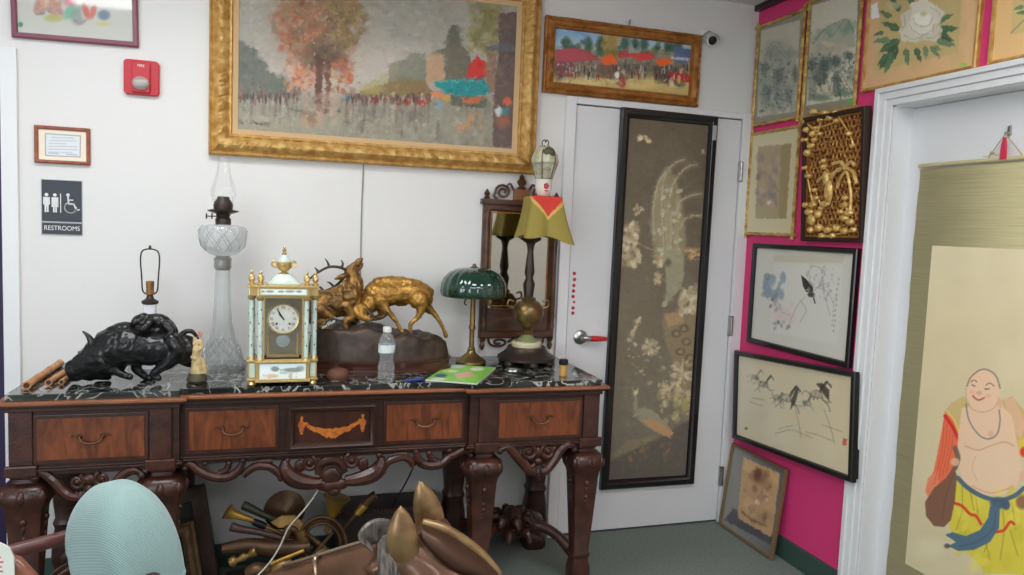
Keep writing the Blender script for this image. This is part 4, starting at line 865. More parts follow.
c.ell(983, 390, 17, 21.5, sk2, .98, .12, -.08); c.curve([(967, 386), (971, 377), (980, 370), (988, 370), (996, 376), (1000, 388)], 1.6, (120, 116, 108), .85, .9); c.curve([(966, 388), (967, 402), (974, 410), (984, 412), (994, 408), (999, 398)], 1, (196, 140, 110), .7); c.ell(1000, 404, 2.6, 5, (216, 166, 134), .9, .4)
c.curve([(971, 382), (974, 380), (977, 382)], 1.1, (120, 84, 70), .8); c.curve([(986, 385), (990, 383), (994, 386)], 1.1, (120, 84, 70), .8); c.curve([(972, 385), (975, 386)], 1.2, (70, 54, 48), .9); c.curve([(985, 389), (989, 389)], 1.2, (70, 54, 48), .9); c.ell(979, 393, 3, 2.4, (206, 150, 124), .7, .6); c.curve([(973, 396), (978, 400), (984, 398)], 1.8, (176, 72, 70), .85, .7); c.ell(972, 392, 2.6, 2, (226, 160, 136), .6, .8); c.ell(988, 396, 3, 2.2, (226, 160, 136), .6, .8)
c.curve([(966, 404), (969, 420), (978, 434), (988, 439), (997, 434), (1000, 420), (999, 410)], 1.3, (104, 112, 104), .9, .7)
c.poly([(957, 478), (966, 484), (985, 497), (1005, 498), (1022, 490), (1034, 500), (1034, 575), (985, 573), (975, 560), (957, 545), (949, 525), (953, 500)], (206, 190, 66), .97, 1)
for p in ([(962, 486), (962, 510), (956, 530)], [(970, 490), (974, 510)], [(1002, 504), (1004, 530), (1000, 560)], [(1012, 502), (1016, 530)], [(985, 540), (990, 560)], [(966, 530), (962, 545)], [(994, 528), (984, 552)], [(1010, 530), (1018, 556)], [(976, 500), (978, 514)]): c.curve(p, 1, (140, 128, 50), .7, .8)
c.dabs(20, 955, 1024, 490, 572, [(220, 206, 90), (190, 176, 56)], (3, 7), (.3, .5), (1, 2))
c.curve([(954, 503), (962, 506), (970, 514), (976, 516), (981, 524)], 3, (206, 66, 44), .95, .7); c.curve([(996, 532), (1004, 530), (1010, 522), (1014, 524)], 3, (206, 66, 44), .95, .7)
c.curve([(958, 478), (968, 488), (984, 497), (1000, 500), (1014, 496), (1024, 488)], 4.5, (78, 98, 118), .95, .8); c.ell(998, 503, 8, 6, (74, 92, 114), .95, .4); c.ell(1006, 505, 4, 5, (70, 88, 110), .95, .4)
c.poly([(990, 506), (1000, 508), (999, 528), (990, 542), (974, 550), (958, 551), (948, 546), (956, 542), (947, 536), (952, 532), (966, 536), (980, 530), (988, 518)], (78, 104, 124), .97, 1); c.curve([(996, 512), (992, 530), (976, 542), (960, 546)], 1, (56, 78, 100), .6); c.ell(947, 546, 3, 2.4, (62, 60, 66), .9, .5); c.ell(949, 535, 3, 1.6, (80, 96, 110), .9, .5)
c.poly([(954, 466), (957, 476), (955, 500), (951, 520), (944, 527), (934, 526), (926, 516), (925, 502), (934, 488), (946, 478)], (122, 86, 68), .97, 1); c.curve([(953, 476), (946, 496), (942, 520)], 1, (98, 66, 54), .5); c.curve([(955, 448), (958, 458), (955, 468)], 5, (112, 92, 78), .9, 1); c.ell(955, 462, 4.5, 4, sk, .9, .4)
c.poly([(1018, 440), (1030, 436), (1034, 456), (1020, 456)], (214, 186, 70), .9, 1); c.ell(1024, 452, 4, 5, (206, 50, 44), .9, .5); c.ell(1022, 502, 6, 7, (134, 92, 74), .9, .5); c.ell(1024, 476, 5, 6, sk, .9, .5); c.ell(930, 548, 14, 10, (212, 202, 174), .5, 1)
c.build('painting', paint_mat('scroll_pigment', .75), t)
q0 = sxy(988, 160); q1 = sxy(1040, 158)
cdm = MB(); cdm.tube([P(q0[0]-s_l, h+.004, .004), P(s_h-s_l, z_h-.02, .012), P(2*(s_h-s_l)-(q0[0]-s_l), h+.004, .004)], .0016, 6)
kx, kz = sxy(994, 153); cdm.ell(P(kx-s_l, kz-.02, .008), (.006, .008, .006), 8)
for a in (-1, 1): cdm.tube([P(kx-s_l, kz-.02, .008), P(kx-s_l+a*.02, kz-.03, .006), P(kx-s_l+a*.035, kz-.022+a*.006, .006)], .0012, 5, 3)
cdm.build('cord', mat('tan_silk_cord', (176, 150, 92), .7), t)
tl = MB()
for k in range(7):
    a = (k-3)*.0022; tl.tube([P(s_h-s_l+a*.3, z_h-.02-.012, .012), P(s_h-s_l+a, z_h-.04-.02, .013), P(s_h-s_l+a*1.6, z_h-.02-.085, .012)], [.003, .0036, .0028], 6, 3)
tl.build('tassel', mat('red_silk_tassel', (196, 36, 66), .6), t)
hk = MB(); hk.lathe([(.007, 0), (.007, .006), (.003, .007), (.003, .018), (.005, .019), (.005, .022)], (.082, -s_h, z_h+.002), 10, axis=(-1, 0, 0)); hk.box(.074, .082, -s_h-.005, -s_h+.005, z_h-.006, z_h+.028, .001)
tag(hk.build('wall_hook', M_chrome), 'small metal hook at the top of the white door above the scroll tassel', 'hook')
# green round price dots are paint on the pictures; red dots stuck on the white door
dots = [(574.3, 273.5), (574.5, 279.5), (573.8, 285.5), (573.5, 291), (573, 296.5), (574, 302), (573, 308), (572.8, 313)]
for k, (u, v) in enumerate(dots):
    q = PY(u, v, -.01); r = .0085 if k != 5 else .006
    o = MB().lathe([(r, 0), (r, .0006)], (q[0], -.01, q[2]), 14, axis=(0, -1, 0)).build('red_sticker', M_red, flat=True)
    tag(o, 'small red dot sticker in the vertical row above the door handle', 'sticker', 'red dots above the door handle')
# ================================================================ CONSOLE TABLE
M_wal = mat('dark_walnut', (66, 36, 24), .4, col2=(44, 25, 17), scale=(6, 6, 40), distort=.6, coat=.1)
M_wal_lit = mat('lit_walnut_moulding', (156, 98, 66), .3, col2=(124, 74, 48), scale=(4, 40, 40), coat=.25)  # lighter walnut: the lit line of the table edge put into the colour
M_face = mat('figured_walnut_veneer', (132, 70, 36), .4, col2=(92, 46, 24), scale=(26, 4, 6), distort=1.5, coat=.1)
M_band = mat('crossbanded_mahogany', (74, 40, 29), .36, col2=(54, 29, 22), scale=(30, 5, 5), coat=.25)
M_carvw = mat('carved_mahogany', (76, 41, 30), .36, col2=(52, 28, 21), scale=(20, 20, 20), coat=.2, bump=.3, bscale=120)
M_inlay = mat('inlaid_satinwood', (206, 122, 48), .4, col2=(168, 86, 36), scale=(80, 80, 80))
M_pull = mat('aged_brass_pull', (104, 76, 56), .4, .6)
M_marble = marble_mat()
tb = things('console_table', 'long carved walnut console table with black veined marble top under the big painting', 'table', (-2.03, -.29, 0))
XB0, XB1 = -2.552, -1.543
def outline(e):
    return [(-3.062-e, -.006), (-3.062-e, -.566-e), (XB0+e, -.566-e), (XB0+e, -.536-e), (XB1-e, -.536-e), (XB1-e, -.566-e), (-1.003+e, -.566-e), (-1.003+e, -.006)]
MB().prism(outline(0), lambda a, b, d: (a, b, d), .859, .880).build('marble_top', M_marble, tb, bevel=.003, flat=True)
mu = MB().prism(outline(.014), lambda a, b, d: (a, b, d), .838, .847); mu.prism(outline(.002), lambda a, b, d: (a, b, d), .822, .838); mu.build('under_moulding', M_wal, tb, flat=True, bevel=.003)  # dark walnut paints in the shaded recess below the lit edge
mo = MB().prism(outline(.024), lambda a, b, d: (a, b, d), .847, .859)
mo.build('top_moulding', M_wal_lit, tb, flat=True, bevel=.003)
YE, YC = -.545, -.515
def body_out(e=0): return [(-3.05-e, -.012), (-3.05-e, YE-e), (XB0-.004+e, YE-e), (XB0-.004+e, YC-e), (XB1+.004-e, YC-e), (XB1+.004-e, YE-e), (-1.012+e, YE-e), (-1.012+e, -.012)]
MB().prism(body_out(), lambda a, b, d: (a, b, d), .632, .826).build('carcass', M_wal, tb, flat=True)
rl = MB().prism(body_out(.010), lambda a, b, d: (a, b, d), .622, .630); rl.prism(body_out(.004), lambda a, b, d: (a, b, d), .630, .636); rl.prism(body_out(-.004), lambda a, b, d: (a, b, d), .606, .622)
rl.build('lower_moulding', M_wal, tb, flat=True, bevel=.002)
# pilasters over the legs
LEGX = [-3.022, -2.612, -1.470, -1.040]
for x in LEGX:
    p = MB().box(x-.034, x+.034, YE-.010, YE, .645, .822, .003)
    p.box(x-.047, x+.047, YE-.016, YE, .608, .645, .005)
    p.build('pilaster', M_carvw, tb, flat=True)
# drawers
def drawer(x0, x1, y, bail):
    d = MB().box(x0, x1, y-.006, y, .646, .808, .002).build('drawer', M_band, tb, flat=True)
    MB().box(x0+.012, x1-.012, y-.009, y-.006, .660, .796).build('veneer_panel', M_face, d, flat=True)
    cx = (x0+x1)/2+bail; z = .735; hb = MB()
    for s in (-1, 1):
        hb.lathe([(.0095, 0), (.007, .005), (.004, .012)], (cx+s*.034, y-.009, z), 10, axis=(0, -1, 0))
        hb.tube([(cx+s*.034, y-.012, z), (cx+s*.050, y-.012, z+.005), (cx+s*.060, y-.012, z-.001)], [.0034, .0034, .0012], 6, 4)
    hb.tube([(cx-.034, y-.018, z), (cx-.026, y-.024, z-.016), (cx, y-.026, z-.022), (cx+.026, y-.024, z-.016), (cx+.034, y-.018, z)], [.003, .0034, .004, .0034, .003], 7, 5)
    hb.build('handle', M_pull, d)
drawer(-2.988, -2.650, YE, 0); drawer(-2.540, -2.232, YC, 0); drawer(-1.862, -1.552, YC, 0); drawer(-1.436, -1.078, YE, 0)
# centre panel with inlaid swag
cp = MB().box(-2.206, -1.886, YC-.006, YC, .640, .806); cpd = cp.build('centre_panel', M_band, tb, flat=True)
Pc = Plane((-2.200, YC-.006, .646), (1, 0, 0), (0, 0, 1))
frame_mb(Pc, .308, .156, [(0, 0), (0, .012), (.006, .016), (.012, .012), (.018, .010), (.022, .002)]).build('panel_moulding', M_wal, cpd)
il = MB(); Pi = Plane((-2.046, YC-.006, .726), (1, 0, 0), (0, 0, 1))
def blob(x, z, r, n=9, hh=.0012):
    il.prism([(x+r*(1+.18*math.sin(3*k))*math.cos(k*2*math.pi/n), z+r*(1+.18*math.cos(2*k))*math.sin(k*2*math.pi/n)) for k in range(n)], Pi, 0, hh+rnd.random()*.0004)
for k in range(27):
    f = k/26*2-1; x = f*.098; z = .014-.038*(1-f*f)+rnd.uniform(-.003, .003); blob(x, z, (.0065+.009*(1-abs(f))**1.3))
for k in range(10): blob(rnd.uniform(-.02, .02), -.026+rnd.uniform(-.012, .008), .009)
for s in (-1, 1):
    blob(s*.108, .034, .006); blob(s*.108, .024, .005); blob(s*.110, .012, .010); blob(s*.108, .0, .010); blob(s*.108, -.012, .008); blob(s*.108, -.022, .005); blob(s*.102, .006, .006); blob(s*.116, .006, .005)
il.build('inlay', M_inlay, cpd, flat=True)
# carved aprons
def carving(y):
    mb = MB()
    def t(pts, r, n=5, dy=0):
        q = [PY(u, v, y+dy) for u, v in pts]; rr = [a*1.32 for a in (r if hasattr(r, '__len__') else [r]*len(q))]
        mb.tube(q, [toM(q[0], a) for a in rr], 9, n)
    def spiral(u, v, r, th, d=1, turns=1.5):
        n = 16; q = [PY(u+d*r*(1-k/n*.85)*math.cos(-1.2+k/n*turns*6.28), v+r*(1-k/n*.85)*math.sin(-1.2+k/n*turns*6.28), y-.006*k/n) for k in range(n+1)]
        mb.tube(q, [toM(q[0], th*(1-.45*k/n)) for k in range(n+1)], 8, 2); mb.ell(PY(u, v, y-.008), (toM(q[0], th*.9),)*3, 8)
    def e(u, v, ru, rv, d=.012):
        p = PY(u, v, y); mb.ell(p, (toM(p, ru*1.12), d, toM(p, rv*1.12)), 12)
    return mb, t, spiral, e
def end_apron(us, name_pts):
    mb, t, spiral, e = carving(YE+.004)
    L, R, V1, V2, cb, sh = name_pts
    t(L, [2.2, 3.4, 3.8, 3.8, 3.6, 3.2]); t(R, [3.2, 3.6, 3.8, 3.8, 3.4, 2.2])
    e(L[0][0]+.5, L[0][1]+1, 3.4, 3.2, .014); e(R[-1][0]-.5, R[-1][1]+1, 3.4, 3.2, .014)
    spiral(*V1, 7.5, 2.8, 1); spiral(*V2, 7.5, 2.8, -1)
    e(*cb, 4, 4, .018); e(cb[0], cb[1]-9, 6, 5, .012)
    for k in range(-2, 3): e(sh[0]+k*4.6, sh[1]-abs(k)*2.2, 3.2, 6.5-abs(k)*.8, .014)
    e(sh[0], sh[1]-5, 12, 5, .008)
    for k in (-1, 1): t([(cb[0]+k*3, cb[1]+3), (cb[0]+k*10, cb[1]+8), (cb[0]+k*14, cb[1]+4)], [2, 2.4, 1.6])
    mb.build('carved_apron', M_carvw, tb)
end_apron(0, ([(35, 477), (43, 473), (55, 482), (63, 491), (72, 496), (82, 497)], [(97, 496), (106, 492), (115, 484), (123, 475), (133, 470), (142, 474)], (77, 482), (102, 479), (89.5, 488), (90, 500)))
end_apron(0, ([(499.5, 450), (508, 447), (517, 457), (524, 465), (530, 471), (535, 472)], [(541, 472), (547, 469), (554, 460), (560, 450), (568, 444), (575, 448)], (528.5, 452), (548, 451), (538, 461), (538, 474)))
mb, t_, spiral, e = carving(YC+.004)
t_([(184, 467), (190, 464), (198, 470), (211, 476), (227, 477), (238, 471), (243, 462)], [1.8, 3, 3.2, 3.6, 3.6, 3.4, 2.6]); e(185, 468, 3, 3); e(205, 463, 3, 2.6); e(229, 463, 3.2, 2.8); e(243, 460, 3.4, 3); t_([(229, 464), (226, 470), (218, 473)], [2.4, 2.6, 2])
t_([(243, 476), (248, 471), (257, 466), (270, 467), (278, 473), (281, 478)], [2.4, 3, 3.2, 3.2, 3, 2.2]); e(281, 478, 3.2, 3.2); t_([(256, 462), (264, 461), (273, 461)], [1.6, 2.2, 1.6])
t_([(285, 460), (285, 468), (290, 476), (300, 481), (313, 483), (322, 482)], [2.6, 5, 6.4, 6.2, 5, 4]); spiral(309, 463, 7.5, 3, 1)
t_([(381, 457), (381, 464), (376, 472), (366, 477), (354, 480), (345, 481)], [2.6, 5, 6.4, 6.2, 5, 4]); spiral(352, 460.5, 7.5, 3, -1); e(287, 460, 3, 3); e(379, 455, 3, 3)
t_([(318, 474), (320, 464), (330, 459.5), (340, 462), (345, 472)], [2.6, 3.2, 3.4, 3.2, 2.6]); t_([(321, 476), (325, 468), (331, 466), (337, 467), (341, 475)], 2.2)
e(331, 476, 10, 9, .014); e(332, 486, 11, 6, .014); e(322, 485, 6, 5, .012); e(342, 484, 6, 5, .012); e(334, 491, 6, 4.5, .014); e(300, 466, 5, 6, .008); e(363, 464, 5, 6, .008)
t_([(383, 471), (387, 463), (394, 459), (404, 457), (411, 461), (413, 466)], [2.2, 3, 3.2, 3.2, 3, 2.4]); e(383, 471, 3.2, 3.2); t_([(392, 455), (400, 454), (407, 454)], [1.6, 2.2, 1.6])
t_([(416, 451), (419, 461), (428, 465), (440, 464), (449, 457), (455, 454), (463, 450), (471, 454)], [2.6, 3.4, 3.6, 3.6, 3.2, 3, 3, 1.8]); e(416, 451, 3.4, 3); e(429, 453, 3.2, 2.8); e(449, 450, 3.2, 2.8); e(471, 455, 3, 3); t_([(429, 455), (433, 460), (440, 462)], [2.4, 2.6, 2])
mb.build('carved_apron', M_carvw, tb)
# front legs
for x in LEGX:
    y = -.490; lg = MB()
    lg.sqloft([(.608, .044, .044, 6), (.596, .044, .044, 6), (.590, .036, .036, 6), (.578, .038, .038, 5), (.572, .060, .060, 4), (.556, .073, .073, 3.4), (.536, .078, .078, 3.2), (.514, .074, .074, 3.4), (.496, .062, .062, 4), (.478, .055, .055, 7), (.470, .054, .054, 8), (.16, .034, .034, 8), (.150, .040, .040, 6), (.138, .040, .040, 6), (.130, .034, .034, 6), (.110, .036, .036, 6), (.085, .044, .044, 4), (.03, .044, .044, 4), (.010, .038, .038, 4), (0, .034, .034, 4)][::-1], (x, y), seg=32)
    for a in range(8):
        an = a*math.pi/4; d = (abs(math.cos(an))**3.2+abs(math.sin(an))**3.2)**(-1/3.2)
        lg.ell((x+.070*d*math.cos(an), y+.070*d*math.sin(an), .538), (.015, .015, .024), 10)
    for sx, sy in ((0, -1), (1, 0), (-1, 0)):
        lg.ell((x+sx*.052, y+sy*.052, .452), (.012, .012, .014), 8); lg.ell((x+sx*.050, y+sy*.050, .425), (.007, .007, .016), 8)
        for k in range(4): lg.ell((x+sx*(.048-.002*k), y+sy*(.048-.002*k), .395-.022*k), (.008-.001*k, .008-.001*k, .009), 6)
    lg.build('leg', M_carvw, tb)
for x in (-3.0, -2.6, -1.482, -1.095):
    lg = MB(); y = -.085
    lg.sqloft([(.62, .05, .05), (.55, .058, .058), (.50, .055, .055), (.36, .046, .046), (.30, .040, .040), (.28, .048, .048), (.26, .042, .042), (.20, .052, .052, 3), (.13, .056, .056, 3), (.09, .044, .044, 3), (.075, .036, .036), (.06, .050, .050), (.02, .054, .054), (0, .046, .046)][::-1], (x, y), seg=24)
    lg.build('leg', M_wal, tb)
# curved stretchers with carved finials
for xa, xb in ((-3.022, -2.612), (-1.470, -1.040)):
    cx, cy = (xa+xb)/2-.02, -.30; st = MB()
    for (lx, ly) in ((xa, -.49), (xb, -.49), (xa+.01, -.085), (xb-.03, -.085)):
        d = Vector((lx-cx, ly-cy, 0)); n = Vector((-d.y, d.x, 0))*(.10 if (lx > cx) == (ly < cy) else -.10)
        pts = [Vector((cx, cy, .19))+d*f+n*math.sin(f*math.pi)*1.2+Vector((0, 0, -.085*f*f+.03*math.sin(f*math.pi))) for f in (.08, .3, .5, .7, .88, .97)]
        st.tube(pts, [.026, .024, .022, .022, .024, .026], 10, 4)
    s_o = st.build('stretcher', M_carvw, tb)
    fi = MB().lathe([(.03, .14), (.055, .17), (.06, .2), (.045, .225), (.05, .24), (.03, .27), (.012, .285)], (cx, cy, 0), 20, lambda a, z: 1+.12*math.sin(6*a))
    for k in range(8):
        a = k*math.pi/4; fi.limb([(cx+.03*math.cos(a), cy+.03*math.sin(a), .2), (cx+.075*math.cos(a), cy+.075*math.sin(a), .245), (cx+.10*math.cos(a), cy+.10*math.sin(a), .225)], [.02, .022, .012], 8, 4)
        fi.limb([(cx+.05*math.cos(a+.4), cy+.05*math.sin(a+.4), .18), (cx+.10*math.cos(a+.4), cy+.10*math.sin(a+.4), .20), (cx+.12*math.cos(a+.4), cy+.12*math.sin(a+.4), .17)], [.016, .018, .010], 8, 4)
    fi.build('carved_finial', M_wal, s_o)
# ================================================================ THINGS ON THE CONSOLE
ZT = .880
M_bronze = mat('black_patinated_bronze', (27, 27, 28), .32, .35, coat=.3, bump=.7, bscale=45)
M_gilt = mat('gilt_bronze', (194, 148, 72), .34, .6, col2=(134, 96, 46), scale=(22, 22, 22), bump=.7, bscale=70)
M_gilt2 = mat('dull_gilt_bronze', (160, 120, 62), .4, .6, col2=(96, 72, 42), scale=(26, 26, 26), bump=.9, bscale=60)
M_antler = mat('dark_antler_bronze', (74, 66, 50), .45, .5)
M_rock = mat('brown_patina_rock', (78, 62, 52), .42, .2, col2=(48, 38, 32), scale=(24, 24, 24), bump=1.0, bscale=28)
M_brass = mat('polished_brass', (206, 178, 118), .27, .6)
M_oldbrass = mat('aged_brass', (142, 118, 76), .35, .75, col2=(108, 86, 56), scale=(14, 14, 14))
M_iron = mat('dark_bronze_metal', (62, 52, 46), .42, .5)
M_mint = mat('mint_enamel', (206, 222, 210), .25, coat=.5, col2=(190, 210, 200), scale=(60, 60, 60))
M_ivory = mat('ivory_carving', (214, 196, 150), .5, col2=(176, 150, 100), scale=(50, 50, 50))
M_glass = glass_mat('clear_glass', (246, 248, 248), .88, .04)
M_press = glass_mat('pressed_glass', (240, 242, 242), .62, .1)
M_dglass = glass_mat('bottle_plastic', (246, 249, 250), .80, .08)
def limbs(mb, y, pts, seg=20, sm=6):
    q = [PY(p[0], p[1], y+(p[3] if len(p) > 3 else 0)) for p in pts]; mb.limb(q, [toM(a, p[2]) for a, p in zip(q, pts)], seg, sm)
def root_at(name, label, cat, u, v, y, group=None, z=None):
    q = PY(u, v, y); return things(name, label, cat, (q[0], y, ZT if z is None else z), group)
# ---- charging bull with a reclining child
yb = -.40
t = root_at('bull_statue', 'black bronze charging bull with a small figure lying on its back', 'statue', 135, 380, yb)
mb = MB()
limbs(mb, yb, [(112, 346, 18), (130, 345, 20), (150, 348, 17.5), (170, 348, 16.5), (184, 349, 14.5)], 32)
limbs(mb, yb, [(120, 347, 19), (106, 354, 20), (95, 361, 17.5), (85, 366, 14), (77, 369, 11)], 32)
limbs(mb, yb, [(92, 364, 14), (84, 368, 12.5), (78, 370, 10.5), (76, 372, 9.5)]); limbs(mb, yb, [(112, 362, 14), (100, 368, 11), (90, 371, 10)]); limbs(mb, yb, [(75, 366, 5, -.02), (74, 372, 5, -.015), (76, 377, 4, -.01)]); limbs(mb, yb, [(78, 362, 6, -.02), (84, 358, 6, -.02)]); limbs(mb, yb, [(104, 338, 6), (114, 333, 8), (124, 330, 8), (134, 331, 7)]); limbs(mb, yb, [(112, 340, 7, -.04), (108, 352, 8, -.045), (110, 362, 6, -.04)]); limbs(mb, yb, [(172, 340, 7, -.04), (178, 350, 8, -.042), (174, 358, 6, -.04)])
limbs(mb, yb, [(104, 364, 8, -.03), (114, 370, 5, -.035), (126, 376, 3.4, -.035), (130, 377, 3.4, -.04)]); limbs(mb, yb, [(100, 366, 8, .03), (98, 375, 5, .03), (108, 377, 3.4, .03)])
limbs(mb, yb, [(176, 354, 10, -.03), (167, 364, 6, -.035), (156, 371, 4, -.035), (153, 376, 3.2, -.035), (158, 378, 3.4, -.035)]); limbs(mb, yb, [(178, 354, 9, .03), (188, 362, 5, .03), (196, 366, 3.4, .03), (204, 370, 3.2, .03)]); limbs(mb, yb, [(140, 358, 7, .03), (136, 368, 5, .03), (148, 378, 3.4, .03), (152, 377, 3.4, .03)])
mb.ell(PY(98, 352, yb-.035), (.02, .02, .028), 10); mb.ell(PY(88, 368, yb-.035), (.018, .014, .018), 10)
for k in range(4): limbs(mb, yb, [(124+k*4, 332+k, 2, -.045), (121+k*4, 342, 2, -.062), (124+k*4, 352, 2, -.055)])
mb.build('body', M_bronze, t, voxel=.004, smooth_it=2, disp=(.007, .024))
for pts in ([(91, 355, 4.4, -.025), (92, 345, 3.8, -.035), (89, 337, 2.6, -.035), (83, 331.5, .8, -.035)], [(82, 360, 2.6, .03), (80, 356, 2, .035), (79, 352, 1, .035)]):
    m2 = MB(); limbs(m2, yb, pts); m2.build('horn', M_bronze, t)
for dy in (-.045, .035):
    m2 = MB(); limbs(m2, yb, [(97, 356, 2, dy), (100, 360, 4, dy*1.3), (104, 364, 1.4, dy*1.5)]); m2.build('ear', M_bronze, t)
m2 = MB(); limbs(m2, yb, [(180, 336, 3), (186, 331.5, 2.4), (192, 331.5, 2.2), (196, 336, 1.8), (197.5, 342, 2.4), (197, 347, 1.2)]); m2.build('tail', M_bronze, t)
m2 = MB(); limbs(m2, yb, [(138, 328, 5), (152, 329, 6), (168, 331, 5)]); limbs(m2, yb, [(142, 323, 6), (152, 321, 7.5), (162, 322, 7.5), (169, 327, 6)]); limbs(m2, yb, [(137, 321, 5.5), (143, 319, 6.5)]); limbs(m2, yb, [(166, 325, 5.5, -.02), (172, 331, 4, -.03), (166, 337, 3, -.04)]); limbs(m2, yb, [(150, 322, 4, -.03), (144, 329, 3.4, -.05), (138, 328, 3, -.045)]); limbs(m2, yb, [(160, 321, 4, .02), (172, 327, 4, .02), (175, 334, 3, .02)])
m2.ell(PY(134, 323, yb-.015), (.012, .014, .012), 8); m2.build('rider', M_bronze, t, voxel=.0035, smooth_it=2, disp=(.006, .016))
# ---- bamboo sticks at the left end
M_stick = mat('orange_brown_bamboo', (206, 150, 96), .5, col2=(170, 112, 66), scale=(30, 30, 30))
for (a, b, r, lab) in (((26.5, 385.5), (60, 363), .013, 'longest bamboo stick at the left end of the marble top'), ((48.5, 382.5), (71, 368), .011, 'middle bamboo stick lying by the muzzle of the black bull'), ((61.5, 382), (72, 374), .009, 'shortest bamboo stick lying by the muzzle of the black bull')):
    p = Vector(PZ(a[0], a[1], ZT+r)); q = Vector(PZ(b[0], b[1], ZT+r)); n = 12; mb = MB()
    mb.tube([p.lerp(q, k/n) for k in range(n+1)], [r*(1.06 if k % 4 == 0 else .95) for k in range(n+1)], 12)
    tt = things('bamboo_stick', lab, 'stick', ((p.x+q.x)/2, (p.y+q.y)/2, ZT), 'bamboo sticks by the bull')
    mb.build('shaft', M_stick, tt)
    d = (q-p).normalized(); MB().tube([p-d*.001, p+d*.004], r*.72, 12).build('hollow_end', mat('dark_bamboo_pith', (70, 44, 28), .7), tt)
# ---- bare harp lamp behind the bull
yh = -.13
t = root_at('harp_lamp', 'white column table lamp with a bare harp and no shade, behind the black bull', 'lamp', 150, 340, yh)
q = PY(150, 303, yh); X0 = q[0]; zc = q[2]
MB().sqloft([(ZT, .045, .045), (ZT+.02, .045, .045), (ZT+.026, .024, .024), (ZT+.04, .022, .022), (zc-.004, .022, .022)], (X0, yh), p=6).build('column', mat('white_porcelain', (220, 222, 228), .25, coat=.3), t)
MB().lathe([(.026, zc-.004), (.030, zc), (.030, zc+.008), (.016, zc+.016), (.010, zc+.03)], (X0, yh, 0), 20).build('cap', M_iron, t)
z1 = PY(150, 281, yh)[2]
MB().lathe([(.010, zc+.028), (.016, zc+.034), (.014, zc+.05), (.015, z1-.002), (.012, z1)], (X0, yh, 0), 18).build('socket', mat('brown_brass_socket', (112, 70, 40), .4, .4, col2=(150, 110, 60), scale=(60, 60, 20)), t)
zt = PY(150, 249, yh)[2]; hm = MB()
hm.tube([(X0-.016, yh, zc+.036), (X0-.026, yh, zc+.05), (X0-.029, yh, zc+.10), (X0-.033, yh, zt-.04), (X0-.026, yh, zt-.008), (X0, yh, zt), (X0+.026, yh, zt-.008), (X0+.033, yh, zt-.04), (X0+.029, yh, zc+.10), (X0+.026, yh, zc+.05), (X0+.016, yh, zc+.036)], .0028, 8, 5)
hm.tube([(X0-.018, yh, zc+.036), (X0+.018, yh, zc+.036)], .003, 6); hm.lathe([(.004, zt), (.006, zt+.004), (.003, zt+.014)], (X0, yh, 0), 10); hm.build('harp', M_iron, t)
# ---- ivory figurine
yf = -.43
t = root_at('figurine', 'small cream lady figurine on a dark round base beside the tall glass oil lamp', 'figurine', 197, 380, yf)
q = PY(197, 380, yf); MB().lathe([(.030, ZT), (.036, ZT+.008), (.034, ZT+.020), (.028, ZT+.032)], (q[0], yf, 0), 20).build('base', mat('dark_olive_stone', (74, 66, 48), .4), t)
mb = MB(); limbs(mb, yf, [(197, 372, 6.2), (197, 362, 5.2), (196, 354, 4.2), (196, 350, 4.6)]); limbs(mb, yf, [(196, 349, 2.2), (195.6, 344, 3)]); mb.ell(PY(195.4, 342, yf), (.010, .010, .013), 10)
limbs(mb, yf, [(199, 351, 2.2), (202, 346, 1.7), (200, 340, 1.4)]); limbs(mb, yf, [(193, 351, 2.2), (191, 356, 1.7), (195, 359, 1.4, -.02)]); limbs(mb, yf, [(201, 360, 3, .005), (203, 368, 4, .005), (202, 374, 4.4, .005)]); mb.ell(PY(195, 339, yf+.003), (.008, .009, .007), 8)
mb.build('body', M_ivory, t, voxel=.0022, smooth_it=1)
mb = MB(); limbs(mb, yf, [(200, 342, 1), (200.5, 336, .9)]); 
for k in range(5): mb.ell(PY(200+1.4*math.cos(k*1.25), 333.5+1.8*math.sin(k*1.25), yf), (.005, .006, .005), 7)
mb.build('flower', mat('pale_pink_ivory', (206, 150, 130), .5), t)
# ---- tall pressed glass oil lamp
yo = -.20
t = root_at('oil_lamp', 'tall pressed glass oil lamp with a clear glass chimney', 'lamp', 223, 369, yo)
q = PY(222.5, 300, yo); xo = q[0]; k1 = toM(q, 1)
zz = lambda v: PY(222.5, v, yo)[2]
MB().lathe([(21.5*k1, ZT), (21.5*k1, ZT+.012), (20.5*k1, zz(362)), (17.6*k1, zz(350)), (12.2*k1, zz(338)), (9*k1, zz(322)), (7.6*k1, zz(300)), (6.9*k1, zz(274)), (6.6*k1, zz(269))], (xo, yo, 0), 48, lambda a, z: 1+.035*math.cos(8*a)).build('pedestal', M_press, t)
dm = MB()
for i in range(12):
    for s in (-1, 1):
        pts = []
        for j in range(7):
            f = j/6; v = 366-26*f; r = np.interp(v, [338, 350, 362, 371], [12.4, 17.8, 20.7, 21.6])*k1; a = i*math.pi/6+s*f*1.05; pts.append((xo+r*math.cos(a), yo+r*math.sin(a), zz(v)))
        dm.tube(pts, .0022, 5)
dm.build('cut_pattern', M_press, t)
MB().lathe([(6.6*k1, zz(270)), (8.4*k1, zz(267)), (8*k1, zz(262)), (8.6*k1, zz(259)), (6*k1, zz(256))], (xo, yo, 0), 24).build('collar', mat('pewter_collar', (170, 170, 166), .35, .6), t)
MB().lathe([(5*k1, zz(256.5)), (13*k1, zz(254)), (20*k1, zz(246)), (22.4*k1, zz(237)), (22.6*k1, zz(231)), (20.5*k1, zz(227)), (13*k1, zz(225)), (7*k1, zz(224))], (xo, yo, 0), 48, lambda a, z: 1+.02*math.cos(16*a)).build('font', M_press, t)
fm = MB()
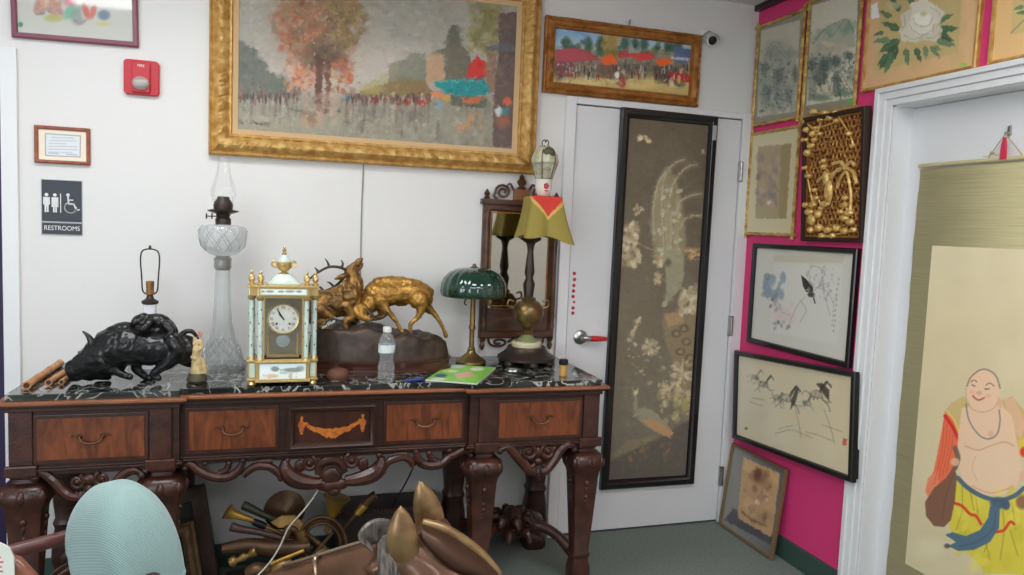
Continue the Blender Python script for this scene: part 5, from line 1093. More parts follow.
for i in range(10):
    for s in (-1, 1):
        fm.tube([(xo+np.interp(v, [226, 231, 237, 246, 254], [19, 22.8, 22.6, 20.4, 13.4])*k1*math.cos(i*.628+s*(v-226)/28*.9), yo+np.interp(v, [226, 231, 237, 246, 254], [19, 22.8, 22.6, 20.4, 13.4])*k1*math.sin(i*.628+s*(v-226)/28*.9), zz(v)) for v in (226, 231, 237, 242, 246, 251)], .002, 5)
fm.build('cut_pattern', M_press, t)
bu = MB().lathe([(7.4*k1, zz(225)), (7.4*k1, zz(219)), (6*k1, zz(217)), (7*k1, zz(214)), (14.5*k1, zz(211.5)), (14.8*k1, zz(210.5)), (9*k1, zz(209)), (9.4*k1, zz(205)), (8.4*k1, zz(202)), (6*k1, zz(199)), (5.6*k1, zz(196.6)), (1*k1, zz(196.2))], (xo, yo, 0), 24)
bn = bu.build('burner', M_iron, t)
for u in (206.5, 212):
    q = PY(u, 216, yo-.03); m2 = MB().lathe([(.010, -.002), (.012, 0), (.010, .002)], q, 14, axis=(1, 0, 0)); m2.tube([q, (xo, yo, q[2])], .002, 6); m2.build('wick_knob', M_iron, bn)
MB().lathe([(8.6*k1, zz(209)), (9.2*k1, zz(203)), (11.6*k1, zz(196)), (12*k1, zz(191)), (9.6*k1, zz(183)), (7*k1, zz(174)), (5.6*k1, zz(164)), (5.6*k1, zz(157.5)), (6*k1, zz(156))], (xo, yo, 0), 32, close=False).build('chimney', glass_mat('chimney_glass', (253, 253, 253), .96, .03), t)
# ---- enamel and brass mantel clock
yc = -.455; xc = -2.222
t = things('mantel_clock', 'pale enamel and brass mantel clock with a white dial and urn finial', 'clock', (xc, yc, ZT))
bs = MB()
for sx in (-1, 1):
    for sy in (-1, 1): bs.lathe([(.010, ZT), (.014, ZT+.006), (.008, ZT+.014), (.012, ZT+.020)], (xc+sx*.104, yc+sy*.058, 0), 12)
bs.build('feet', M_brass, t)
b0 = MB().box(xc-.088, xc+.088, yc-.078, yc+.07, .898, .966, .003); b0.box(xc-.117, xc+.117, yc-.052, yc+.052, .898, .966, .003); b0.box(xc-.121, xc+.121, yc-.056, yc+.056, .894, .902, .002); b0.box(xc-.093, xc+.093, yc-.083, yc+.075, .894, .902, .002); b0.box(xc-.121, xc+.121, yc-.056, yc+.056, .962, .970, .002); b0.box(xc-.093, xc+.093, yc-.083, yc+.075, .962, .970, .002)
b0.build('plinth', M_brass, t, flat=True)
Pk = Plane((xc-.078, yc-.0785, .905), (1, 0, 0), (0, 0, 1))
c = Canvas(Pk, 0, .156, 0, .055, .0005, (206, 222, 226), res=.35)
c.grad([(363, (196, 216, 226)), (373, (214, 224, 220)), (381, (206, 208, 190))]); c.ell(275, 369, 4, 2.5, (96, 110, 104), .8, .6); c.ell(293, 370, 10, 2.2, (110, 118, 110), .8, .6); c.ell(300, 368, 4, 2, (120, 124, 120), .7, .6); c.ell(272, 376, 6, 2, (190, 160, 120), .7, .7); c.ell(284, 373, 5, 1.2, (150, 168, 170), .7, .7); c.dabs(14, 262, 304, 368, 379, [(120, 130, 116), (190, 170, 140), (150, 170, 180)], (.5, 1.4), (.4, .8))
c.build('enamel_scene', M_print, t)
for sx in (-1, 1):
    MB().box(xc+sx*.103-.009, xc+sx*.103+.009, yc-.0535, yc-.0520, .908, .958).build('enamel_panel', M_mint, t, flat=True)
    MB().box(xc+sx*.1172-.0006, xc+sx*.1172+.0006, yc-.04, yc+.04, .908, .958).build('enamel_panel', M_mint, t, flat=True)
for sx, sy, r in ((-.107, -.036, .0088), (.107, -.036, .0088), (-.078, -.064, .0088), (.078, -.064, .0088), (-.107, .036, .0088), (.107, .036, .0088)):
    x, y = xc+sx, yc+sy
    co = MB().lathe([(r, .978), (r*.94, 1.19)], (x, y, 0), 32).build('column', M_mint, t)
    cb = MB().lathe([(r*1.5, .970), (r*1.5, .975), (r*1.1, .980)], (x, y, 0), 32); cb.lathe([(r*1.05, 1.182), (r*1.5, 1.188), (r*1.6, 1.196)], (x, y, 0), 32); cb.build('capital', M_brass, co)
    sp = MB()
    for k in range(12): sp.ell((x+(r*.99)*math.cos(k*2.4), y+(r*.99)*math.sin(k*2.4), .99+k*.016), (.0026, .0026, .004), 6)
    sp.build('enamel_spray', mat('dark_green_enamel', (70, 92, 70), .4), co)
en = MB().box(xc-.088, xc+.088, yc-.078, yc+.07, 1.196, 1.232, .003); en.box(xc-.117, xc+.117, yc-.052, yc+.052, 1.196, 1.230, .003); en.box(xc-.092, xc+.092, yc-.082, yc+.074, 1.228, 1.236, .002); en.box(xc-.121, xc+.121, yc-.056, yc+.056, 1.226, 1.234, .002)
en.build('entablature', M_brass, t, flat=True)
fz = MB().box(xc-.078, xc+.078, yc-.0795, yc-.078, 1.203, 1.224); fz.build('enamel_frieze', M_mint, t, flat=True)
Pf = Plane((xc-.074, yc-.0799, 1.205), (1, 0, 0), (0, 0, 1)); c = Canvas(Pf, 0, .148, 0, .017, .0002, (206, 216, 208), res=.35)
for u_, w_2 in ((262, 3), (270, 4), (281, 3), (290, 5), (299, 3)): c.ell(u_, 291.5, w_2, 1.2, (120, 118, 104), .8, .6)
c.build('frieze_scene', M_print, t)
for sx, sy in ((-.108, -.036), (.108, -.036), (-.078, -.05), (.078, -.05)):
    MB().lathe([(.010, 1.230), (.012, 1.238), (.006, 1.244), (.012, 1.254), (.010, 1.266), (.004, 1.272), (.006, 1.278), (.001, 1.288)], (xc+sx, yc+sy, 0), 14).build('finial', M_brass, t)
MB().sqloft([(1.234, .056, .045, 6), (1.240, .058, .047, 6), (1.246, .050, .040, 5), (1.256, .040, .032, 4), (1.266, .030, .026, 3), (1.272, .026, .024, 2.4)], (xc, yc)).build('dome', M_mint, t)
un = MB().lathe([(.014, 1.270), (.018, 1.274), (.008, 1.280), (.020, 1.288), (.027, 1.300), (.027, 1.310), (.030, 1.313), (.024, 1.316)], (xc, yc, 0), 20)
for s in (-1, 1): un.tube([(xc+s*.024, yc, 1.294), (xc+s*.040, yc, 1.300), (xc+s*.040, yc, 1.314), (xc+s*.030, yc, 1.318), (xc+s*.034, yc, 1.310)], .0035, 7, 4)
un = un.build('urn', M_brass, t)
MB().lathe([(.023, 1.316), (.022, 1.322), (.012, 1.334), (.007, 1.342)], (xc, yc, 0), 18).build('lid', M_mint, un); MB().lathe([(.008, 1.341), (.009, 1.346), (.004, 1.350), (.008, 1.357), (.003, 1.362), (.005, 1.367), (.001, 1.374)], (xc, yc, 0), 12).build('lid_finial', M_brass, un)
case = MB(); case.box(xc-.068, xc+.068, yc+.04, yc+.046, .97, 1.196); case.build('case_back', mat('dull_brass_plate', (176, 166, 144), .45, .2), t, flat=True)
cf = frame_mb(Plane((xc-.068, yc-.066, .970), (1, 0, 0), (0, 0, 1)), .136, .226, [(0, 0), (0, .004), (.005, .004), (.005, 0)]); cf.build('door_frame', M_brass, t)
MB().box(xc-.064, xc+.064, yc-.0655, yc-.0645, .975, 1.191).build('glass_door', glass_mat('clock_glass', (250, 251, 250), .98, .02), t, flat=True)
zd = 1.118; xd = xc-.001
dl = MB().lathe([(.050, 0), (.050, .002), (.002, .0025)], (xd, yc-.058, zd), 40, axis=(0, -1, 0)); dl = dl.build('dial', mat('white_dial_enamel', (232, 232, 226), .3), t)
MB().lathe([(.049, 0), (.049, .005), (.0535, .006), (.055, .003), (.055, 0)], (xd, yc-.058, zd), 40, axis=(0, -1, 0), close=False).build('bezel', M_brass, dl)
Pd = Plane((xd, yc-.0606, zd), (1, 0, 0), (0, 0, 1)); nm = MB()
for k, s in enumerate(['XII', 'I', 'II', 'III', 'IIII', 'V', 'VI', 'VII', 'VIII', 'IX', 'X', 'XI']):
    a = math.pi/2-k*math.pi/6; nm.add_mesh(textmesh(s, .0145), Pd.M(.0385*math.cos(a), .0385*math.sin(a), .0004) @ Matrix.Rotation(a-math.pi/2, 4, 'Z') @ Matrix.Diagonal((.8, 1, 1, 1)))
nm.build('numerals', M_black, dl, flat=True)
hn = MB()
for ang, L, wd in ((math.radians(128), .026, .0022), (math.radians(122), .040, .0016)):
    d = Vector((math.cos(ang), math.sin(ang))); n = Vector((-d.y, d.x))*wd
    hn.prism([tuple(-d*.006+n), tuple(-d*.006-n), tuple(d*L*.7-n*1.6), tuple(d*L), tuple(d*L*.7+n*1.6)], Pd, .001, .0018)
hn.build('hands', M_black, dl, flat=True)
for s in (-1, 1): MB().lathe([(.004, 0), (.004, .001)], Pd(s*.022, -.018, .0008), 12, axis=(0, -1, 0)).build('winding_hole', M_iron, dl)
pd = MB().lathe([(.024, 0), (.026, .004), (.022, .008), (.004, .009)], (xd+.001, yc-.045, 1.036), 28, axis=(0, -1, 0)); pd.tube([(xd, yc-.03, 1.06), (xd, yc-.03, 1.08)], .003, 6); pd.build('pendulum', mat('mercury_steel', (176, 186, 182), .3, .5), t)
dr = MB(); dr.tube([(xc-.05, yc-.02, .985), (xc-.05, yc-.02, 1.06)], .004, 8); dr.tube([(xc+.05, yc-.02, .985), (xc+.05, yc-.02, 1.06)], .004, 8); dr.box(xc-.055, xc+.055, yc-.035, yc-.02, .975, .986); dr.build('movement_frame', M_brass, t)
# ---- two fighting stags
ys = -.245
t = root_at('stag_sculpture', 'gilt bronze sculpture of two fighting stags on a dark rocky base', 'statue', 380, 370, ys)
xs = t.location.x
def ellip(mb, prof, cx, cy, ax, ay, seg=48):
    R = []
    for (r, z) in prof: R.append([mb.bm.verts.new((cx+ax*r*math.cos(k*2*math.pi/seg), cy+ay*r*math.sin(k*2*math.pi/seg), z)) for k in range(seg)])
    for i in range(len(R)-1):
        for k in range(seg): mb._face([R[i][k], R[i][(k+1) % seg], R[i+1][(k+1) % seg], R[i+1][k]])
    mb._face(R[0][::-1]); mb._face(R[-1]); return mb
xb = -1.845
ellip(MB(), [(1, ZT), (1, ZT+.012), (.97, ZT+.016), (.97, ZT+.040), (.99, ZT+.044), (.99, ZT+.050), (.95, ZT+.052)], xb, ys, .295, .142).build('plinth', mat('dark_red_wood', (76, 42, 34), .35, coat=.3), t)
rk = MB()
def rock(i, j):
    a = i*2*math.pi; r = j; x = xb+.286*r*math.cos(a); y = ys+.132*r*math.sin(a)
    top = np.interp(x, [-2.12, -2.0, -1.85, -1.70, -1.58], [1.055, 1.06, 1.045, 1.02, 1.003]); e = max(0, 1-r**22)**.5
    z = ZT+.05+(top-ZT-.05)*e+.010*math.sin(x*38+y*22)*e+.006*math.sin(x*90+1)*math.cos(y*80)*e
    return (x, y, z)
rk.grid(60, 18, rock); rk.build('rock', M_rock, t)
# rearing stag (left)
mb = MB(); y = ys
limbs(mb, y, [(312, 302, 13), (325, 304, 14), (340, 303, 14), (352, 303, 12)], 32); limbs(mb, y, [(340, 300, 14), (350, 293, 12.5), (354, 284, 9.5), (353, 277, 7.5), (352, 272, 6.5)], 32)
limbs(mb, y, [(350, 272, 6), (354, 267, 4.6), (358.5, 262, 3.2), (361, 260, 2.6)]); limbs(mb, y, [(352, 274, 4.6), (357.5, 269, 3.2), (362, 264.5, 2)])
limbs(mb, y, [(346, 306, 7, -.035), (352, 316, 5, -.04), (345, 323, 3.4, -.045), (352, 337, 2.6, -.05), (364, 347, 2.4, -.055)]); limbs(mb, y, [(320, 310, 9, -.035), (330, 318, 6, -.045), (318, 324, 4, -.045), (330, 330, 3, -.05)])
limbs(mb, y, [(350, 304, 7, .03), (360, 312, 4.6, .03), (352, 320, 3.2, .03), (356, 322, 3, .03)]); limbs(mb, y, [(316, 308, 9, .03), (312, 318, 6, .03), (322, 322, 4, .03)])
for k in range(6): limbs(mb, y, [(344+k*2.2, 282+k*1.2, 2.4, -.035), (345+k*2.2, 296, 2.4, -.05), (346+k*1.6, 303, 1.4, -.05)])
mb.build('rearing_stag', M_gilt2, t, voxel=.0028, smooth_it=2, disp=(.009, .014))
def antler(mb, y, beam, tines, r0=1.8):
    q = [PY(a, b, y+d) for a, b, d in beam]; n = len(q); mb.tube(q, [toM(q[0], r0*(1-.6*i/(n-1))) for i in range(n)], 7, 4)
    for tn in tines:
        q = [PY(a, b, y+d) for a, b, d in tn]; mb.tube(q, [toM(q[0], r0*.75), toM(q[0], r0*.6), toM(q[0], .4)], 6, 3)
a1 = MB(); antler(a1, ys, [(347, 270.5, -.01), (340, 267.5, -.02), (329, 267, -.03), (318, 272.5, -.04), (309, 279, -.04), (304, 277, -.04)], [[(341, 268, -.02), (343, 264, -.02), (341, 260, -.02)], [(329, 267, -.03), (328, 263, -.03), (325, 258.5, -.03)], [(318, 272.5, -.04), (317, 270, -.04), (314.5, 267.5, -.04)], [(309, 279, -.04), (306, 282, -.04), (305.5, 286, -.04)]]); a1.build('antler', M_antler, t)
a1 = MB(); antler(a1, ys, [(345, 275, .02), (341, 281, .03), (333, 287.5, .04), (324, 291, .05), (317, 293, .05)], [[(324, 291, .05), (320, 287, .05), (314, 285.5, .05)], [(334, 287, .04), (330, 283, .045), (327, 282, .045)]]); a1.build('antler', M_antler, t)
m2 = MB(); limbs(m2, ys, [(348, 274, 1.6, -.02), (342, 276.5, 3, -.03), (335, 279, .8, -.035)]); m2.build('ear', M_gilt2, t)
# charging stag (right)
mb = MB()
limbs(mb, y, [(377, 294, 13.5), (388, 294, 12.5), (400, 293, 11), (412, 293, 11.5), (421, 294, 11.5)], 32); limbs(mb, y, [(378, 294, 12), (370, 303, 10, -.01), (363, 310, 7, -.02)], 32)
limbs(mb, y, [(363, 309, 7, -.03), (357, 311, 6.5, -.04), (362, 316, 4.6, -.05), (368, 319, 3, -.055)]); limbs(mb, y, [(378, 284, 7), (390, 282, 6), (404, 283, 6), (418, 286, 6)])
limbs(mb, y, [(380, 300, 8, -.035), (385, 308, 4.6, -.045), (392, 316, 2.6, -.05), (397, 323, 1.9, -.05), (400.5, 329, 1.8, -.05), (402, 332, 2.2, -.05)])
limbs(mb, y, [(376, 302, 7.5, .03), (384, 312, 4.6, .03), (378, 317.5, 3, .03), (368, 318.5, 2.4, .03), (366, 321, 2.4, .03)])
limbs(mb, y, [(418, 299, 10, -.03), (421, 307, 6, -.04), (418.5, 316, 3, -.045), (411, 324, 2, -.045), (410, 330, 1.8, -.045), (411, 334, 2.3, -.045)])
limbs(mb, y, [(424, 299, 9, .03), (427, 307, 5.4, .03), (434.5, 314, 2.8, .03), (441, 324, 1.9, .03), (444.5, 331, 1.8, .03), (446, 336, 2.3, .03)])
limbs(mb, y, [(428, 289, 3), (431, 291, 3), (431, 295, 2)]); limbs(mb, y, [(398, 303, 3.4), (406, 304, 2)])
mb.build('charging_stag', M_gilt, t, voxel=.0028, smooth_it=2, disp=(.007, .016))
a1 = MB(); antler(a1, ys, [(366, 308, -.05), (372, 315, -.06), (380, 318, -.06), (385, 315.5, -.06), (387, 311, -.06)], [[(374, 316, -.06), (371, 320, -.07), (366, 322, -.07)]], 1.7); a1.build('antler', M_antler, t)
tg = MB(); Pt = Plane(PY(322, 329, ys-.145), Vector(PY(337, 321, ys-.14))-Vector(PY(322, 329, ys-.145)), (0, -.3, 1)); box_on(tg, Pt, 0, .055, 0, .022, 0, .001); tt = tg.build('price_tag', mat('white_tag_paper', (216, 216, 210), .7, col2=(60, 60, 60), scale=(70, 70, 70), ramp=(.5, .56)), flat=True)
tag(tt, 'small printed white tag lying on the dark rock below the rearing stag', 'tag')
# ---- oval wooden box
q = PY(338, 379, -.44); mb = MB(); mb.lathe([(.050, ZT), (.060, ZT+.010), (.061, ZT+.022), (.052, ZT+.036), (.030, ZT+.042), (.004, ZT+.044)], (0, 0, 0), 28)
for v in mb.bm.verts: v.co = Vector((q[0]+v.co.x*.66, -.44+v.co.y*.5, v.co.z))
tag(mb.build('oval_box', mat('brown_pebble_wood', (104, 66, 50), .5)), 'small rounded brown oval box in front of the stag sculpture', 'box')
# ---- water bottle
yw = -.47; q = PY(386, 379, yw); xw = q[0]
t = things('water_bottle', 'small clear plastic water bottle with a blue label', 'bottle', (xw, yw, ZT))
MB().lathe([(.026, ZT), (.031, ZT+.006), (.032, ZT+.03), (.030, ZT+.034), (.032, ZT+.040), (.031, ZT+.058), (.0255, ZT+.078), (.026, ZT+.092), (.031, ZT+.104), (.031, ZT+.138), (.029, ZT+.150), (.020, ZT+.172), (.0125, ZT+.180), (.0125, ZT+.184)], (xw, yw, 0), 28, lambda a, z: 1-.012*math.cos(10*a)*(1 if z < ZT+.06 else 0)).build('body', M_dglass, t)
MB().lathe([(.0145, ZT+.182), (.0155, ZT+.184), (.0155, ZT+.198), (.0140, ZT+.202)], (xw, yw, 0), 24, lambda a, z: 1+.02*math.cos(24*a)).build('cap', M_white, t)
lb = MB(); lb.lathe([(.0316, ZT+.106), (.0316, ZT+.136)], (xw, yw, 0), 32, close=False); lb.build('label', mat('pale_blue_label', (120, 178, 190), .5, col2=(214, 224, 222), scale=(24, 24, 40), ramp=(.42, .5)), t)
# ---- green glass desk lamp
yg = -.165; q = PY(471, 360, yg); xg = q[0]
t = things('green_lamp', 'brass table lamp with a ribbed dark green glass shade', 'lamp', (xg, yg, ZT)); zg = lambda v: PY(471, v, yg)[2]
MB().lathe([(.058, ZT), (.066, ZT+.004), (.064, ZT+.012), (.040, ZT+.030), (.022, ZT+.044), (.016, ZT+.056), (.018, ZT+.062), (.012, ZT+.07)], (xg, yg, 0), 32).build('base', M_oldbrass, t)
MB().lathe([(.011, ZT+.066), (.011, zg(330)), (.015, zg(329)), (.015, zg(326)), (.012, zg(325)), (.011, zg(297)), (.018, zg(296)), (.018, zg(290))], (xg, yg, 0), 20).build('stem', M_oldbrass, t)
gs = MB(); zr = zg(295)-.002
pr = [(.129, zr), (.136, zr+.004), (.139, zr+.020), (.136, zr+.048), (.124, zr+.076), (.102, zr+.098), (.070, zr+.113), (.040, zr+.118), (.020, zr+.119)]
gs.lathe(pr, (xg, yg, 0), 96, lambda a, z: 1+.045*abs(math.sin(9*a))-.03, close=False)
gs.build('shade', mat('dark_green_glass', (6, 54, 42), .06, coat=.8, spec=.7), t, solid=.003)
MB().lathe([(.020, zr+.116), (.022, zr+.120), (.010, zr+.124), (.008, zr+.132), (.004, zr+.136)], (xg, yg, 0), 32).build('shade_cap', M_oldbrass, t)
rm = MB(); rm.lathe([(.126, zr), (.132, zr-.004), (.136, zr), (.130, zr+.004)], (xg, yg, 0), 64, close=False)
for k in range(3): rm.tube([(xg, yg, zr+.004), (xg+.128*math.cos(k*2.1+.5), yg+.128*math.sin(k*2.1+.5), zr)], .003, 6)
rm.build('shade_ring', M_oldbrass, t)
pc = MB(); pc.tube([(xg-.018, yg-.03, zr+.006), (xg-.045, yg-.05, zr-.012), (xg-.05, yg-.05, zr-.03), (xg-.04, yg-.05, zr-.036)], .003, 6, 4); pc.build('switch_arm', M_iron, t)
# ---- open magazine
zb = ZT+.001
c0, c1, c3_ = Vector(PZ(425.6, 379.7, ZT+.005)), Vector(PZ(477, 383.8, ZT+.005)), Vector(PZ(449, 363, ZT+.005))
A = (c1-c0); wM = A.length; A.normalize(); Bv = Vector((0, 0, 1)).cross(A); hM = (c3_-c0).dot(Bv)*.93
Pm = Plane((c0.x, c0.y, zb), A, Bv); sh = (c3_-c0).dot(A)
t = things('magazine', 'green magazine with pictures on its cover lying in front of the green lamp', 'magazine', Pm(wM/2, hM/2, 0))
pg = MB(); box_on(pg, Pm, 0, wM, 0, hM, 0, .0045); pg.build('pages', mat('white_page_paper', (222, 222, 216), .7), t, flat=True)
c = Canvas(Pm, 0, wM, 0, hM, .0052, (126, 190, 72), res=.4)
c.dabs(20, 430, 492, 364, 384, [(140, 200, 90), (110, 176, 66)], (3, 7), (.2, .4)); c.ell(457, 366.5, 8, 1.6, (190, 206, 214), .9, .4); c.ell(477, 369, 7, 1.8, (222, 224, 214), .9, .4); c.ell(450, 371, 8, 1.6, (200, 214, 150), .9, .4); c.ell(441, 375.5, 6, 1.6, (52, 84, 140), .95, .4); c.poly([(454, 374), (472, 371), (474, 376), (458, 379)], (214, 160, 140), .9, .8); c.ell(438, 379, 8, 1.3, (214, 218, 206), .8, .5)
c.build('cover', M_print, t)
# ---- keys, pen
t = things('key_bunch', 'bunch of small silver keys left of the green magazine', 'keys', PZ(411, 374, ZT)); q = Vector(PZ(411, 374, ZT+.004))
rg = MB(); rg.tube([q+V(.018*math.cos(k*.524), .018*math.sin(k*.524), .003) for k in range(13)], .0018, 6); rg.build('ring', M_chrome, t)
for a in (2.4, 3.3, 4.0, 5.2, .3):
    k_ = MB(); d = V(math.cos(a), math.sin(a), 0); p0 = q+d*.018+V(0, 0, rnd.uniform(0, .008)); k_.lathe([(.011, -.0012), (.011, .0012)], p0+d*.010, 12); k_.box(.018, .05, -.003, .003, -.001, .001, 0, Matrix.Translation(p0) @ Matrix.Rotation(a, 4, 'Z')); k_.build('key', M_chrome, t, flat=True)
p, q = Vector(PZ(404, 381, ZT+.006)), Vector(PZ(424, 379, ZT+.006))
t = things('pen', 'short blue pen lying in front of the silver keys', 'pen', ((p.x+q.x)/2, (p.y+q.y)/2, ZT)); mb = MB().tube([p, p.lerp(q, .1), p.lerp(q, .9), q], [.002, .0055, .006, .005], 10); mb.build('barrel', mat('blue_pen_plastic', (44, 70, 140), .35), t)
MB().tube([p.lerp(q, .55)+V(0, 0, .007), p.lerp(q, 1)+V(0, 0, .007)], .0016, 6).build('clip', M_chrome, t)
# ---- magnifier in front of the brass lamp
t = things('magnifying_glass', 'silver rimmed round glass with a dark handle in front of the brass lamp', 'magnifier', PZ(515, 371, ZT)); q = Vector(PZ(513, 370, ZT+.006))
MB().lathe([(.030, -.003), (.034, -.004), (.036, 0), (.034, .004), (.030, .003)], q, 28, close=False).build('rim', M_chrome, t); MB().lathe([(.031, -.0015), (.031, .0015)], q, 24).build('lens', M_glass, t)
e = Vector(PZ(534, 377, ZT+.007)); d = (e-q).normalized(); MB().tube([q+d*.034, q+d*.045, q+d*.06, e], [.004, .006, .008, .006], 10, 3).build('handle', M_black, t)
# ---- little amber bottle
yv = -.475; q = PY(563, 376.5, yv); t = things('small_bottle', 'tiny amber bottle with a black cap on the right end of the marble', 'bottle', (q[0], yv, ZT))
MB().lathe([(.013, ZT), (.015, ZT+.002), (.015, ZT+.044), (.009, ZT+.050)], (q[0], yv, 0), 18).build('body', mat('amber_liquid_glass', (196, 156, 84), .15, coat=.5), t); MB().lathe([(.018, ZT+.048), (.019, ZT+.051), (.018, ZT+.066), (.014, ZT+.070)], (q[0], yv, 0), 18).build('cap', M_black, t)
# ---- brass lamp with a draped cloth
yl = -.20; q = PY(526, 358, yl); xl = q[0]; zl = lambda v: PY(527, v, yl)[2]
t = things('brass_lamp', 'tall brass and bronze lamp with a globe body under the draped cloth', 'lamp', (xl, yl, ZT))
bm_ = MB().lathe([(.112, ZT+.020), (.126, ZT+.024), (.126, ZT+.034), (.118, ZT+.040), (.100, ZT+.052), (.086, ZT+.066), (.082, ZT+.078)], (xl, yl, 0), 40)
for k in range(6): bm_.lathe([(.018, ZT), (.024, ZT+.008), (.020, ZT+.022)], (xl+.102*math.cos(k*1.047+.5), yl+.102*math.sin(k*1.047+.5), 0), 12)
bm_.build('base', M_iron, t)
MB().lathe([(.064, ZT+.076), (.066, ZT+.080), (.064, ZT+.098), (.060, ZT+.100)], (xl, yl, 0), 32).build('marble_disc', mat('cream_marble', (206, 196, 162), .3), t)
MB().lathe([(.048, ZT+.098), (.044, ZT+.108), (.026, ZT+.122), (.020, ZT+.134)], (xl, yl, 0), 28).build('onyx_foot', mat('olive_onyx', (120, 126, 84), .3), t)
zgl = zl(313)
MB().lathe([(.022, ZT+.130), (.026, zgl-.078), (.016, zgl-.068), (.034, zgl-.058), (.058, zgl-.036), (.068, zgl-.004), (.066, zgl+.022), (.050, zgl+.046), (.030, zgl+.056), (.034, zgl+.064), (.022, zgl+.072)], (xl, yl, 0), 36).build('globe', M_oldbrass, t)
hg = MB()
for s in (-1, 1): hg.tube([(xl+s*.062, yl, zgl+.02), (xl+s*.092, yl, zgl+.03), (xl+s*.088, yl, zgl+.056), (xl+s*.066, yl, zgl+.05)], .005, 8, 4)
hg.build('scroll_handle', M_oldbrass, t)
xq = PY(533, 270, yl)[0]
MB().lathe([(.020, zgl+.068), (.026, zl(284)), (.016, zl(278)), (.022, zl(272)), (.018, zl(262)), (.013, zl(252)), (.015, zl(247)), (.020, zl(243)), (.042, zl(240)), (.048, zl(238)), (.012, zl(232)), (.012, zl(199))], (xl, yl, 0), 24, lambda a, z: 1+.05*math.cos(8*a)).build('stem', M_iron, t)
ztop = PY(543, 197, yl)[2]
MB().box(xl-.01, xl+.10, yl-.055, yl+.055, ztop-.010, ztop-.003).build('shade_carrier', M_iron, t, flat=True)
# ---- cloth
xcl = PY(543, 197, yl)[0]
Mcl = paint_mat('velvet_pigment', .85); me_n = 192; me_m = 64
class ClothCanvas(Canvas):
    def __init__(s):
        s.n, s.m = me_n+1, me_m; s.X = np.zeros((s.n, s.m, 3)); s.c = np.zeros((s.n, s.m, 3))
        for i in range(s.n):
            a = 2*math.pi*i/me_n; ca, sa = math.cos(a), math.sin(a); d = (abs(ca)**8+abs(sa)**8)**(-1/8)
            rd = abs(math.sin(2*a))**2.5
            for j in range(s.m):
                f = j/(s.m-1)
                if f < .3:
                    g = f/.3; r = .068*g; z = ztop+.003-.004*g**6
                else:
                    g = (f-.3)/.7; drop = .165+.012*rd; fl = .002+.012*g+.018*rd*g*g
                    if ca > 0 and sa < 0: drop += .022*rd; fl += .022*rd*g
                    r = .068+fl+.004*math.sin(a*9)*g; z = ztop-.002-drop*g
                x = xcl+r*d*ca if f >= .3 else xcl+r*d*ca; y = yl+r*d*sa
                s.X[i, j] = (x, y, z)
                front = (sa < -.2)
                tri = (f < .3) or (f-.3)/.7 < .5*(1-abs(ca)*1.25)
                s.c[i, j] = (188, 58, 50) if (tri and (front or f < .3)) else ((190, 160, 84) if front and (f-.3)/.7 < .5*(1-abs(ca)*1.25)+.09 else (136, 122, 60))
cl = ClothCanvas(); o = cl.build('draped_cloth', Mcl, None, smooth_shade=True)
tag(o, 'olive velvet cloth with a red fringed middle draped over the brass lamp', 'cloth')
# ---- cup on the cloth
zc0 = ztop+.0035
t = things('porcelain_cup', 'white porcelain cup with a red flower standing on the draped cloth', 'cup', (xcl, yl, zc0))
MB().lathe([(.022, zc0), (.024, zc0+.004), (.032, zc0+.014), (.036, zc0+.034), (.036, zc0+.066), (.038, zc0+.072), (.034, zc0+.072), (.033, zc0+.02), (.01, zc0+.012)], (xcl, yl, 0), 28).build('bowl', mat('white_cup_glaze', (224, 218, 206), .25, coat=.4), t)
fl = MB()
for k in range(5): fl.ell((xcl+.007*math.cos(k*1.256), yl-.0362, zc0+.042+.008*math.sin(k*1.256)), (.006, .002, .006), 8)
fl.ell((xcl+.002, yl-.034, zc0+.022), (.010, .003, .003), 8); fl.build('red_flower', M_red, t)
# ---- glass lantern on the cup
zn = zc0+.0735
t = things('glass_lantern', 'small faceted lantern with a round dark opening standing on the white cup', 'lantern', (xcl, yl, zn))
MB().lathe([(.036, zn), (.041, zn+.006), (.055, zn+.056), (.058, zn+.070)], (xcl, yl, 0), 6).build('panes', mat('frosted_painted_glass', (186, 186, 166), .3, col2=(140, 136, 110), scale=(40, 40, 40), coat=.4), t, flat=True)
MB().lathe([(.058, zn+.066), (.061, zn+.072), (.061, zn+.084), (.054, zn+.106), (.038, zn+.130), (.018, zn+.140)], (xcl, yl, 0), 8).build('roof', mat('cream_enamel_roof', (206, 206, 180), .3, coat=.4, col2=(176, 172, 140), scale=(30, 30, 30)), t, flat=True)
rb = MB()
for k in range(6):
    a = k*math.pi/3; rb.tube([(xcl+r*math.cos(a), yl+r*math.sin(a), z) for r, z in ((.037, zn), (.056, zn+.056), (.062, zn+.074), (.055, zn+.106), (.019, zn+.140))], .0026, 6)
rb.build('ribs', M_oldbrass, t)
MB().ell((xcl+.004, yl-.044, zn+.110), (.026, .012, .022), 32).build('dark_opening', mat('dark_olive_opening', (84, 78, 52), .5), t)
hk = MB().tube([(xcl-.012, yl, zn+.139), (xcl-.014, yl, zn+.156), (xcl-.004, yl, zn+.166), (xcl+.002, yl, zn+.156), (xcl+.006, yl, zn+.166), (xcl+.014, yl, zn+.158), (xcl+.012, yl, zn+.139)], .0024, 7, 4); hk.build('hook', M_iron, t)
